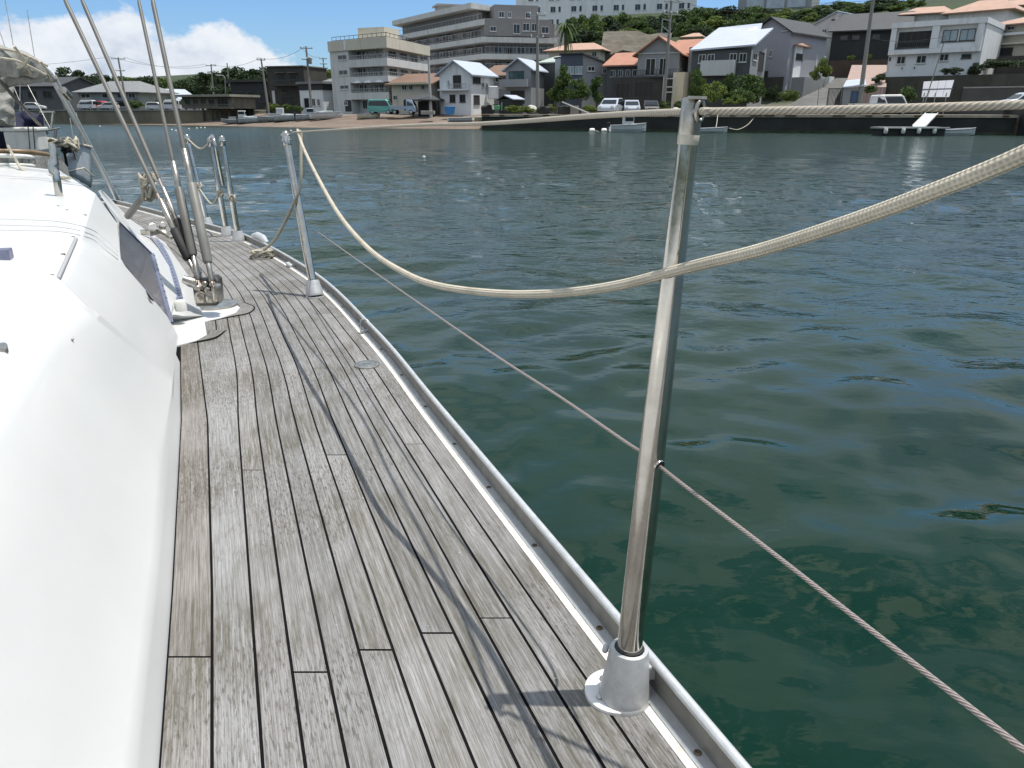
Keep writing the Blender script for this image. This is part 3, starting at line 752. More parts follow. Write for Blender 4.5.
tag(obj('hanging_canvas', bm, M_canvas, None, smooth=True, origin=tuple(P(2, 125, 4.85))), 'bundle of grey canvas hanging at the left edge above the navy cover', 'canvas')
# weather cloth laced to the rail, and the rail beyond
wc = thing('weather_cloth', D(90, 190, 0), 'pale grey blue weather cloth laced to a rail beside the cockpit', 'weather cloth')
bm = B(); wr = []
for i in range(9):
    t = i/8
    up = P(64+27*t, 141+6*t, 5.6+.5*t); lo = P(66+26*t, 172+16*t, 5.6+.5*t)
    dd = Vector((0, .015*math.sin(i*2.2), 0)); wr.append([bm.verts.new(up.lerp(lo, s/5)+dd*(1 if s % 2 else -1)) for s in range(6)])
for a, b in zip(wr[:-1], wr[1:]):
    for s in range(5): bm.faces.new((a[s], a[s+1], b[s+1], b[s]))
w = obj('cloth_panel', bm, M_cloth, wc, smooth=True); so = w.modifiers.new('solid', 'SOLIDIFY'); so.thickness = .006
bm = B(); tube(bm, [P(63, 140, 5.6), P(92, 147, 6.1)], .008, 8); tube(bm, [P(65, 172, 5.6), P(84, 168, 5.85), P(93, 176, 6.1)], .006, 8); obj('lacing', bm, M_cord, wc)
bm = B(); tube(bm, [P(70, 142, 5.5), P(75, 155, 5.6), D(90, 186, .02)], .012, 10); obj('upright', bm, M_ss, wc)
bm = B(); tube(bm, [P(53, 148, 5.5), P(56, 130, 5.6)], .01, 8); tube(bm, [P(64, 150, 5.5), P(67, 166, 5.6)], .01, 8); obj('upright', bm, M_dark, wc)
tag(knot('rope_bundle', P(58, 143, 5.3), (.13, .06, .035), 7, .010, M_cord, None, 8), 'tangle of cream rope heaped behind the white locker box', 'rope bundle')
tag(knot('rope_bundle', P(70, 144, 5.4), (.05, .05, .05), 6, .012, M_cord, None, 18), 'knot of cream rope on top of the steel upright beside the pale weather cloth', 'rope bundle')
tag(knot('black_line', P(66, 148, 5.35), (.03, .03, .035), 4, .010, M_dark, None, 28), 'small black line hung between the two rope heaps of the cockpit', 'line')
pul = B(); tube(pul, [P(40, 112.5, 6.3), P(55, 112.5, 6.3)], .010, 8); tube(pul, [P(43, 112, 6.3), P(45, 148, 6.3)], .009, 8); tube(pul, [P(53, 112, 6.3), P(51, 130, 6.3)], .009, 8)
tube(pul, [P(44, 131, 6.3), P(60, 128, 6.3)], .008, 8)
obj('pushpit_rail', pul, M_steel, yacht)
for i, (a, b) in enumerate((((-4, 20), (14, 74)), ((20, 60), (20, 118)), ((10, 78), (40, 150)), ((24, 78), (50, 128)), ((5, 0), (16, 60)), ((27, 10), (36, 66)), ((70, 118), (74, 142)), ((76, 112), (84, 146)))):
    bm = B(); tube(bm, [P(*a, 5.9), P(*b, 5.9)], .0035, 6); obj('stay', bm, M_steel, yacht)
bm = B(); tube(bm, spline([P(8, 146, 4.1), P(16, 160, 3.9), P(24, 171, 3.75), P(40, 174, 3.7), P(52, 176.5, 3.4), P(70, 178, 3.2)], 6), .0075, 8, uv=True)
tag(obj('roof_line', bm, M_cord, None, origin=tuple(P(24, 171, 3.75))), 'thin cream cord led across the far edge of the white coachroof', 'cord')
# ================================================================== LIGHT, SKY, WATER, GROUND
SUN = Vector((.283, .045, 1)).normalized()
w = bpy.data.worlds.new('World'); sc.world = w; w.use_nodes = True
nt = w.node_tree; bg = nt.nodes['Background']
sky = nt.nodes.new('ShaderNodeTexSky'); sky.sky_type = 'NISHITA'; sky.sun_disc = False
sky.sun_elevation = math.asin(SUN.z); sky.sun_rotation = math.atan2(SUN.x, SUN.y)
sky.air_density = 1.0; sky.dust_density = .6; sky.ozone_density = 2.0
bg.inputs['Strength'].default_value = .118
def wn(ty, **kw):
    o = nt.nodes.new('ShaderNode'+ty)
    for k_, v_ in kw.items(): setattr(o, k_, v_)
    return o
def wm(op, a, b=0.0):
    o = wn('Math', operation=op)
    for i, v_ in enumerate((a, b)):
        if isinstance(v_, bpy.types.NodeSocket): nt.links.new(v_, o.inputs[i])
        else: o.inputs[i].default_value = v_
    return o.outputs[0]
tc = wn('TexCoord'); sep = wn('SeparateXYZ'); nt.links.new(tc.outputs['Generated'], sep.inputs[0])
az = wm('ARCTAN2', sep.outputs[0], sep.outputs[1]); el = wm('ARCSINE', sep.outputs[2])
def wnoise(scale, detail, zs=1.0, off=0.0, rough=.55):
    mp = wn('Mapping'); mp.inputs['Scale'].default_value = (1, 1, zs); mp.inputs['Location'].default_value = (off, off, off)
    nt.links.new(tc.outputs['Generated'], mp.inputs['Vector'])
    n_ = wn('TexNoise'); n_.inputs['Scale'].default_value = scale; n_.inputs['Detail'].default_value = detail; n_.inputs['Roughness'].default_value = rough
    nt.links.new(mp.outputs[0], n_.inputs['Vector']); return n_.outputs['Fac']
def wramp(fac, stops):
    o = wn('ValToRGB'); nt.links.new(fac, o.inputs[0]); e = o.color_ramp.elements
    while len(e) < len(stops): e.new(.5)
    for el_, (p_, c_) in zip(e, stops): el_.position = p_; el_.color = (*c_, 1) if isinstance(c_, tuple) else (c_, c_, c_, 1)
    return o.outputs[0]
# the bank of cumulus low over the left shore: its top line falls away to the right
azn = wm('DIVIDE', wm('ADD', az, .80), .60)                       # 0 at -46 deg, 1 at -17 deg
topl = wramp(azn, [(0, .11), (.30, .095), (.398, .088), (.488, .096), (.598, .111), (.645, .089), (.70, .088), (.772, .097), (.82, .085), (.877, .062), (.93, .045), (.99, .0)])
lump1 = wnoise(24, 8, 1.5, 3.1, .62)
edge = wm('ADD', wm('SUBTRACT', topl, el), wm('MULTIPLY', wm('SUBTRACT', lump1, .5), .06))
bank = wramp(wm('ADD', wm('MULTIPLY', edge, 18), .35), [(.33, 0.0), (.55, .96)])
# scattered cloud higher up, out of the frame
hi = wramp(wnoise(2.3, 6, 2.2, 9.4), [(.34, .42), (.56, .95)])
hi = wm('MULTIPLY', hi, wramp(el, [(.13, 0.0), (.27, 1.0)]))
hi = wm('MULTIPLY', hi, wramp(el, [(.50, 1.0), (.82, .30)]))
hz = wramp(el, [(.0, .10), (.09, .05), (.22, 0.0)])
msk = bank
shade = wramp(wm('ADD', wm('MULTIPLY', wnoise(26, 6, 1.4, 5.0), .75), wm('MULTIPLY', edge, -2.0)), [(.08, (4.1, 4.75, 5.7)), (.34, (6.4, 6.7, 7.2)), (.60, (7.6, 7.7, 7.8))])
m0 = wn('MixRGB'); nt.links.new(hz, m0.inputs[0]); mt_ = wn('MixRGB', blend_type='MULTIPLY'); mt_.inputs[0].default_value = 1; nt.links.new(sky.outputs[0], mt_.inputs[1]); mt_.inputs[2].default_value = (.60, .83, 1.12, 1); nt.links.new(mt_.outputs[0], m0.inputs[1]); m0.inputs[2].default_value = (3.6, 4.6, 6.2, 1)
m1 = wn('MixRGB'); nt.links.new(msk, m1.inputs[0]); mh_ = wn('MixRGB'); nt.links.new(hi, mh_.inputs[0]); nt.links.new(m0.outputs[0], mh_.inputs[1]); mh_.inputs[2].default_value = (5.5, 6.2, 6.5, 1); ov_ = wm('MULTIPLY', wramp(wnoise(5.5, 5, 1.0, 21.0, .6), [(.47, 0.0), (.56, .9)]), wramp(el, [(.50, 0.0), (.75, 1.0)])); mo_ = wn('MixRGB'); nt.links.new(ov_, mo_.inputs[0]); nt.links.new(mh_.outputs[0], mo_.inputs[1]); mo_.inputs[2].default_value = (10.5, 10.6, 10.3, 1); nt.links.new(mo_.outputs[0], m1.inputs[1]); nt.links.new(shade, m1.inputs[2])
nt.links.new(m1.outputs[0], bg.inputs['Color'])
sd = bpy.data.lights.new('sun', 'SUN'); sd.energy = 4.5; sd.angle = R(.53); sd.color = (1, .95, .87)
so = bpy.data.objects.new('sun', sd); COL.objects.link(so); so.location = SUN*60; so.rotation_euler = (-SUN).to_track_quat('-Z', 'Y').to_euler()
sc.view_settings.view_transform = 'Standard'; sc.view_settings.look = 'None'; sc.view_settings.gamma = 1; sc.view_settings.exposure = .14
sc.cycles.max_bounces = 6; sc.cycles.caustics_reflective = False; sc.cycles.caustics_refractive = False
# ------------------------------------------------------------------ sea: rings of real waves, finer near the boat
k = NT('sea_water'); tx = k.tex()
deep = k.ramp(k.noise(tx, .35, 4, .5), [(.3, (.0010, .0150, .0068)), (.7, (.0020, .0220, .0102))])
k.set(Base_Color=deep, Roughness=.045, IOR=1.333)
l0_ = k.n('VectorMath', operation='LENGTH'); k.l(tx, l0_.inputs[0]); rg_ = k.n('MapRange'); rg_.inputs[1].default_value = 22; rg_.inputs[2].default_value = 100; rg_.inputs[3].default_value = .04; rg_.inputs[4].default_value = .22; k.l(l0_.outputs['Value'], rg_.inputs[0]); k.l(rg_.outputs[0], k.b.inputs['Roughness'])
n1 = k.noise(k.mapping(tx, (1.0, 1.7, 1)), 5.5, 3, .5); n2 = k.noise(k.mapping(tx, (1.0, 1.5, 1)), 1.6, 3, .5)
n3 = k.noise(k.mapping(tx, (.8, 1.5, 1)), .8, 2, .5); ln_ = k.n('VectorMath', operation='LENGTH'); k.l(tx, ln_.inputs[0])
far = k.n('MapRange'); far.inputs[1].default_value = 5; far.inputs[2].default_value = 45; far.inputs[3].default_value = .07; far.inputs[4].default_value = 2.6; k.l(ln_.outputs['Value'], far.inputs[0])
k.bump(k.math('MULTIPLY', far.outputs[0], k.math('ADD', k.math('MULTIPLY', n3, 1.8), k.math('ADD', k.math('MULTIPLY', n2, 2.6), n1))), 1.0, .035)
M_water = k.m
rs = [0.35]
while rs[-1] < 170: rs.append(rs[-1]*1.0135)
while rs[-1] < 6000: rs.append(rs[-1]*1.25)
rs = np.array(rs)
th = np.concatenate([np.linspace(-58, 58, 640), np.linspace(63, 297, 40)]); th = np.radians(th)
Rr, T = np.meshgrid(rs, th, indexing='ij')
xx = Rr*np.sin(T); yy = Rr*np.cos(T)
rng = np.random.default_rng(5); zz = np.zeros_like(xx)
cell = np.maximum(Rr*.0135, Rr*math.radians(116)/640)
for i in range(110):
    lam = .13*(2.1/.13)**(rng.random()**1.15); kk_ = 2*math.pi/lam
    a = math.radians(100)+rng.normal(0, .72)
    amp = .0031*lam**.92*rng.uniform(.5, 1.3)*(1.0 if lam > .3 else .7)
    ph = rng.random()*6.283
    fade = np.clip((lam/cell-2.5)/3, 0, 1)*np.clip(1.25-Rr/420, .0, 1)
    # slow patches of calmer and livelier water
    s_ = np.sin(kk_*(xx*math.cos(a)+yy*math.sin(a))+ph+.8*np.sin(xx*.31+i)+.8*np.sin(yy*.23+i*1.7))
    if lam < .7: amp = amp*np.clip(.7+Rr/16, .7, 1.8)
    zz += amp*fade*s_
gust = .75+.35*np.sin(xx*.11+yy*.05+1)*np.sin(yy*.09-xx*.04)+np.clip((Rr-3)/40, 0, .8)
zz *= gust
nr, ntq = xx.shape
co = np.stack([xx, yy, zz], -1).reshape(-1, 3)
co = np.concatenate([co, [[0, 0, 0]]])
idx = np.arange(nr*ntq).reshape(nr, ntq)
a_ = idx[:-1, :]; b_ = idx[1:, :]; a2_ = np.roll(a_, -1, 1); b2_ = np.roll(b_, -1, 1)
quads = np.stack([a_, a2_, b2_, b_], -1).reshape(-1, 4)[:, ::-1]
cen_ = nr*ntq
fan = np.stack([np.full(ntq, cen_), np.roll(idx[0], -1), idx[0]], -1)
me = bpy.data.meshes.new('sea')
me.vertices.add(len(co)); me.vertices.foreach_set('co', co.ravel())
nl = quads.size+fan.size
me.loops.add(nl); me.loops.foreach_set('vertex_index', np.concatenate([quads.ravel(), fan.ravel()]))
me.polygons.add(len(quads)+len(fan))
ls = np.concatenate([np.arange(len(quads))*4, quads.size+np.arange(len(fan))*3])
me.polygons.foreach_set('loop_start', ls); me.polygons.foreach_set('use_smooth', [True]*len(ls))
me.update(calc_edges=True); me.validate(); me.materials.append(M_water)
sea = tag(bpy.data.objects.new('water', me), kind='structure'); COL.objects.link(sea)
# ------------------------------------------------------------------ ground sheet with its beach and hill
G = 1.62
SHB = [(-900, 700), (-400, 360), (-150, 172), (-92, 141), (-67.5, 128), (-47, 115), (-22.6, 97), (-4.9, 91.5), (-3.4, 90)]
SHQ = [(-3.3, 86), (9.2, 82), (29, 74), (44.6, 67.5), (100, 44), (400, -60), (900, -200)]
def shore(x):
    t = SHB if x < -3.35 else SHQ
    return float(np.interp(x, [q[0] for q in t], [q[1] for q in t]))
def sstep(a, b, t):
    t = max(0, min(1, (t-a)/(b-a))); return t*t*(3-2*t)
def ground(x, Y):
    t = Y-shore(x)
    if x >= -3.35: z = G if t > .3 else -2
    else: z = .118*t if t < 13.5 else G-.03
    wr = sstep(-6, 22, x); wl = sstep(-25, -60, x)
    z += wr*min(.21*max(0, t-22), 24)+wl*min(.10*max(0, t-60), 14)+max(0, min(.1*(t-140), 30))*(1-wl*.5)
    if x < -3.35 and t > 3: z += .12*noise.noise(Vector((x*.6, Y*.6, 0)))*min(1, t/8)
    return z
bm = B()
xs = sorted(set([-900, -600, -400, -300, -220]+list(range(-180, -4, 3))+[-3.7, -3.4]+[-3.3]+list(range(-2, 90, 4))+[100, 120, 150, 200, 300, 400, 600, 900]))
tsb = [-8, -4, -2, -1, 0, 1, 2, 3, 4, 5, 6, 7, 8, 9, 10, 11, 12, 13, 14, 16, 18, 20, 22, 25, 30, 36, 44, 52, 60, 70, 80, 100, 120, 140, 180, 240, 320, 500, 900, 2500]
tsb = [t if t not in (0, 1) or True else t for t in tsb]
prev = None
for x in xs:
    s_ = shore(x); c = []
    for t in tsb:
        tt = t if x < -3.35 else (t if t > 1.5 else .25 if t < 0 else .4+t*.5)
        c.append(bm.verts.new((x, s_+tt, ground(x, s_+tt) if not (x >= -3.35 and t < -1) else -1.5)))
    if prev:
        for i in range(len(c)-1): bm.faces.new((prev[i], c[i], c[i+1], prev[i+1]))
    prev = c
k = NT('shore_ground'); v_ = k.tex(); sx = k.n('SeparateXYZ'); k.l(v_, sx.inputs[0])
peb = k.noise(v_, 3.5, 6, .75); big = k.noise(v_, .25, 5, .6)
beach = k.ramp(peb, [(.3, (.085, .058, .044)), (.5, (.15, .108, .083)), (.7, (.23, .18, .145))])
beach = k.mix(k.ramp(k.noise(k.mapping(v_, (.08, .6, 2)), 1.2, 4), [(.45, 0.0), (.6, .7)]), beach, (.23, .19, .15))
wet = k.ramp(sx.outputs[2], [(.0, 1.0), (.035, 0.0)])
beach = k.mix(k.math('MULTIPLY', wet, 1.0), beach, (.07, .045, .035))
yard = k.ramp(k.noise(v_, .5, 6, .7), [(.3, (.15, .135, .115)), (.7, (.25, .23, .20))])
grass = k.ramp(k.noise(v_, .9, 6, .7), [(.3, (.016, .030, .010)), (.6, (.035, .055, .018)), (.8, (.075, .075, .035))])
zr = k.math('MULTIPLY', sx.outputs[2], .1)
lowc = k.mix(k.ramp(zr, [(.135, 0.0), (.16, 1.0)]), beach, yard)
k.set(Base_Color=k.mix(k.ramp(k.math('ADD', zr, k.math('MULTIPLY', k.math('SUBTRACT', big, .5), .2)), [(.24, 0.0), (.32, 1.0)]), lowc, grass), Roughness=.95)
k.bump(peb, .6, .1)
bmesh.ops.recalc_face_normals(bm, faces=bm.faces)
tag(obj('ground', bm, k.m, None), kind='structure')
# ------------------------------------------------------------------ quay on the right
M_qwall = pm('wet_quay_wall', (.022, .023, .020), .8, var=.5, scale=.5, bump=.3, bscale=3)  # near-black wall tone, far darker than the quay's other concrete
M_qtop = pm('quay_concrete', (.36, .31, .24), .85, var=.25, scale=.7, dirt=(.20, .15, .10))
M_conc = pm('concrete', (.30, .29, .27), .85, var=.2, scale=.5, dirt=(.16, .15, .13))
quay = thing('quay', (20, 78, 0), 'long dark concrete quay with a pale stained edge on the right of the harbour', 'quay')
QL = [(-3.3, 86), (9.2, 82), (29, 74), (43.6, 67.9)]
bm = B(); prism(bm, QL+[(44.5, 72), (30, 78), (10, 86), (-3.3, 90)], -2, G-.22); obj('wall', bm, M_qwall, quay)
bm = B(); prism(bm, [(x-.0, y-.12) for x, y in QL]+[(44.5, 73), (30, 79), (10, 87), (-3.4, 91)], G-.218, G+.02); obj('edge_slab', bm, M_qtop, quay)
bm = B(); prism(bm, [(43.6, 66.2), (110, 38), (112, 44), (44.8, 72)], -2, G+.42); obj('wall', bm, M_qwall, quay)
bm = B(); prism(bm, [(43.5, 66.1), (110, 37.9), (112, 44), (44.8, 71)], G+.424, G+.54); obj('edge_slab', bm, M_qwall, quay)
bm = B()
for i in range(24):
    t = (i+.3+random.uniform(-.3, .3))/24; j = 0 if t < .25 else 1 if t < .68 else 2
    t0, t1 = ((0, .25), (.25, .68), (.68, 1))[j]; f = (t-t0)/(t1-t0)
    x = QL[j][0]+(QL[j+1][0]-QL[j][0])*f; y = QL[j][1]+(QL[j+1][1]-QL[j][1])*f
    if random.random() < .75: box(bm, (x, y-.16, G-.07), (random.uniform(.4, 1.3), .06, .13), -.38)
obj('rust_stains', bm, pm('rust_patch', (.10, .055, .03), .9, var=.4, scale=3), quay)
Fq_ = [((9.2, 82), (29, 74)), ((29, 74), (43.6, 67.9)), ((-3.3, 86), (9.2, 82))]
bm = B()
for seg in Fq_:
    (xa, ya), (xb, yb) = seg; bar(bm, (xa, ya-.03, .10), (xb, yb-.03, .10), .05, .22)
obj('tide_band', bm, pm('green_weed', (.040, .048, .026), .9, var=.5, scale=1.2), quay)
# left seawall
sw = thing('seawall', (-75, 133, 0), 'long low olive concrete seawall below the shore road on the left', 'seawall')
bm = B(); prev = None
SW = [(-150, 172.5), (-92, 141.5), (-67.5, 128.6), (-50, 119), (-45, 119.5), (-40, 124)]
prism(bm, SW+[(-39, 125), (-44, 121), (-49.5, 120.5), (-67, 130), (-91.5, 143), (-149.5, 174)], -1, 2.05); obj('wall', bm, pm('olive_concrete', (.17, .15, .105), .9, var=.3, scale=.25, dirt=(.07, .07, .05)), sw)
bm = B(); prism(bm, [(x, y-.15) for x, y in SW]+[(-39, 125.3), (-44, 121.3), (-49.5, 120.8), (-67, 130.3), (-91.5, 143.3), (-149.5, 174.3)], 2.053, 2.2); obj('coping', bm, M_conc, sw)
bm = B(); prism(bm, [(-150, 174.5), (-92, 143.5), (-67, 130.6), (-50, 121), (-42, 127), (-44, 134), (-62, 140), (-88, 152), (-146, 184)], 1.0, 2.0)
tag(obj('road', bm, pm('asphalt', (.055, .055, .055), .9, var=.2, scale=1), None), kind='structure')
# sloping lane between the houses on the right
bm = B()
ln = [((775, 107), (832, 107), 79), ((800, 98), (836, 96), 86), ((822, 88), (842, 86), 95), ((836, 78), (850, 77), 106)]
pr = None
for (l, r_, Y) in ln:
    z = Z(l[1], Y) if Y > 80 else G+.03
    c = (bm.verts.new((X(l[0], Y, z), Y, z)), bm.verts.new((X(r_[0], Y, z), Y, z)))
    if pr: bm.faces.new((pr[0], pr[1], c[1], c[0]))
    pr = c
bmesh.ops.solidify(bm, geom=bm.faces[:], thickness=3)
tag(obj('lane', bm, pm('lane_concrete', (.25, .25, .24), .9, var=.15, scale=.7), None), kind='structure')

# wooded hills added behind the camera, out of view, to darken reflections in the steel
bm = B(); prev = None
for i in range(61):
    a = R(75)+R(205)*i/60; h_ = 48+22*noise.noise(Vector((i*.35, 1, 0)))+6*noise.noise(Vector((i*1.3, 4, 0)))
    c = [bm.verts.new((math.sin(a)*r_, math.cos(a)*r_, z)) for r_, z in ((330, -1), (345, 3), (400, h_*.6), (470, h_), (560, h_*.9), (700, -2))]
    if prev:
        for j in range(5): bm.faces.new((prev[j], c[j], c[j+1], prev[j+1]))
    prev = c
bmesh.ops.recalc_face_normals(bm, faces=bm.faces)
tag(obj('hills', bm, pm('wooded_hill', (.028, .045, .018), .95, var=.5, scale=.06), None, smooth=True), kind='structure')
# ================================================================== TREES, CARS, BOATS, POLES
def leaf_mat(name, stops):
    k = NT(name); gm = k.n('NewGeometry'); 
    c = k.ramp(gm.outputs['Random Per Island'], stops)
    oi = k.n('ObjectInfo'); c = k.mix(1.0, c, k.ramp(oi.outputs['Random'], [(0, (.80, .84, .80)), (1, (1.18, 1.12, 1.05))]), 'MULTIPLY')
    tr = k.n('BsdfTranslucent'); k.l(c, tr.inputs[0]); k.set(Base_Color=c, Roughness=.7)
    ms = k.n('MixShader'); ms.inputs[0].default_value = .25; k.l(k.b.outputs[0], ms.inputs[1]); k.l(tr.outputs[0], ms.inputs[2]); k.l(ms.outputs[0], k.out.inputs[0])
    return k.m
L_dark = leaf_mat('dark_foliage', [(.0, (.014, .030, .012)), (.6, (.030, .058, .020)), (1, (.060, .095, .030))])
L_mid = leaf_mat('green_foliage', [(.0, (.026, .056, .014)), (.6, (.070, .125, .028)), (1, (.15, .21, .05))])
L_lite = leaf_mat('yellow_green_foliage', [(.0, (.055, .095, .018)), (.6, (.13, .19, .035)), (1, (.24, .28, .065))])
M_bark = pm('bark', (.10, .075, .055), .9, var=.3, scale=4)
def crown_mesh(seed, n, leaf, mats, squash=1.0, nc=13, cone=False):
    rnd = random.Random(seed); bm = B()
    cl = []
    for i in range(nc):
        for _ in range(50):
            q = Vector((rnd.uniform(-1, 1), rnd.uniform(-1, 1), rnd.uniform(-1, 1)))
            if q.length < .78: break
        if cone: q.x *= (1-q.z)*.6; q.y *= (1-q.z)*.6
        cl.append((q, rnd.uniform(.20, .40)*(.75 if cone else 1)))
    for i in range(n):
        c, r = cl[rnd.randrange(nc)]
        d = Vector((rnd.gauss(0, 1), rnd.gauss(0, 1), rnd.gauss(0, 1))).normalized()*r*rnd.uniform(.55, 1.08)
        p = c+Vector((d.x, d.y, d.z*.8)); p.z *= squash
        s = leaf*rnd.uniform(.6, 1.4)
        u = Vector((rnd.gauss(0, 1), rnd.gauss(0, 1), rnd.gauss(0, .6))).normalized(); v_ = u.orthogonal().normalized()
        a = rnd.uniform(0, 6.28); w_ = u.cross(v_); e1 = (v_*math.cos(a)+w_*math.sin(a))*s; e2 = u.cross(e1).normalized()*s*.7
        bm.faces.new([bm.verts.new(p+q) for q in (-e1, e2*.8-e1*.1, e1, -e2*.8+e1*.1)])
    me = bpy.data.meshes.new('crown'); bm.to_mesh(me); bm.free(); me.materials.append(mats); return me
CROWN = {}
for key, mt, sq, cone in (('dark', L_dark, .85, False), ('mid', L_mid, .85, False), ('lite', L_lite, .85, False), ('tall', L_mid, 1.0, True)):
    CROWN[key] = [crown_mesh(hash(key) % 7+i*13+len(key), 3600, .062, mt, sq, 18+i*3, cone) for i in range(3)]
def trunk_mesh():
    bm = B(); tube(bm, spline([(0, 0, -.25), (.02, .01, .25), (-.02, .02, .6), (.01, 0, 1)], 4), [.05]*4+[.045]*4+[.03]*4+[.02], 8)
    for a in (0, 2.1, 4.2): tube(bm, [(0, 0, .55), (.12*math.cos(a), .12*math.sin(a), .8), (.22*math.cos(a), .22*math.sin(a), 1.05)], [.02, .014, .006], 6)
    me = bpy.data.meshes.new('trunk'); bm.to_mesh(me); bm.free(); me.materials.append(M_bark); return me
TRUNK = trunk_mesh(); _tc = [0]
def tree(px, ptop, pbot, Y, wpx, key, label, group=None, cat='tree', name=None, trunk=.25):
    z1 = Z(ptop, Y); z0 = Z(pbot, Y); x = X(px, Y, (z0+z1)/2); gz = ground(x, Y)
    w_ = wpx/2/FOC*(Y*cp-((z0+z1)/2-CAMZ)*sp)
    nm = name or {'dark': 'dark_tree', 'mid': 'broadleaf_tree', 'lite': 'light_green_tree', 'tall': 'conifer_tree'}[key]
    if cat in ('bush', 'shrub'): nm = name or 'bush'
    t = thing(nm, (x, Y, min(z0, gz)), label, cat, group)
    base = min(z0, gz); H = z1-z0; cz0 = z0+(H*trunk if cat == 'tree' else 0)
    if cat == 'tree':
        o = bpy.data.objects.new('trunk', TRUNK); COL.objects.link(o); o.parent = t; hh = (cz0+z1)/2-base; o.scale = (hh*.55, hh*.55, hh)
    o = bpy.data.objects.new('crown' if cat == 'tree' else 'foliage', CROWN[key][_tc[0] % 3]); COL.objects.link(o); o.parent = t
    _tc[0] += 1
    o.scale = (w_*1.05, w_*1.05, (z1-cz0)/2*1.12); o.location = (0, 0, (cz0+z1)/2-base); o.rotation_euler = (0, 0, _tc[0]*1.7)
    return t
# ---- cars
def glassm(): return pm('dark_glass', (.02, .025, .03), .08, var=.3, scale=2)
M_glass = glassm()
M_tyre = pm('tyre', (.02, .02, .02), .8); M_rim = pm('rim', (.45, .45, .46), .35, .6); M_lamp = pm('lamp_glass', (.6, .6, .58), .15); M_red = pm('tail_lamp', (.3, .02, .02), .2)
def paint(n, c): 
    m = pm(n, c, .28, var=.05, scale=2); return m
SHAPES = {
 'hatch': (dict(L=3.9, W=1.68), [(-1.92,.28),(-1.95,.62),(-1.88,.95),(-1.55,1.42),(-1.2,1.50),(.1,1.48),(.45,1.35),(1.02,.93),(1.75,.80),(1.93,.62),(1.95,.30)], [(-1.72,.95),(-1.48,1.36),(-1.15,1.43),(.08,1.41),(.38,1.30),(.86,.94)]),
 'van': (dict(L=3.4, W=1.48), [(-1.68,.28),(-1.70,.9),(-1.64,1.75),(-1.5,1.86),(.75,1.86),(.98,1.72),(1.35,1.05),(1.66,.92),(1.70,.60),(1.70,.3)], [(-1.58,1.08),(-1.52,1.68),(.72,1.70),(.90,1.58),(1.18,1.08)]),
 'truck': (dict(L=3.4, W=1.48), [(.45,.3),(.45,1.72),(.6,1.80),(1.15,1.78),(1.28,1.66),(1.60,1.0),(1.68,.85),(1.70,.5),(1.70,.3)], [(.58,1.08),(.62,1.62),(1.10,1.62),(1.45,1.08)]),
}
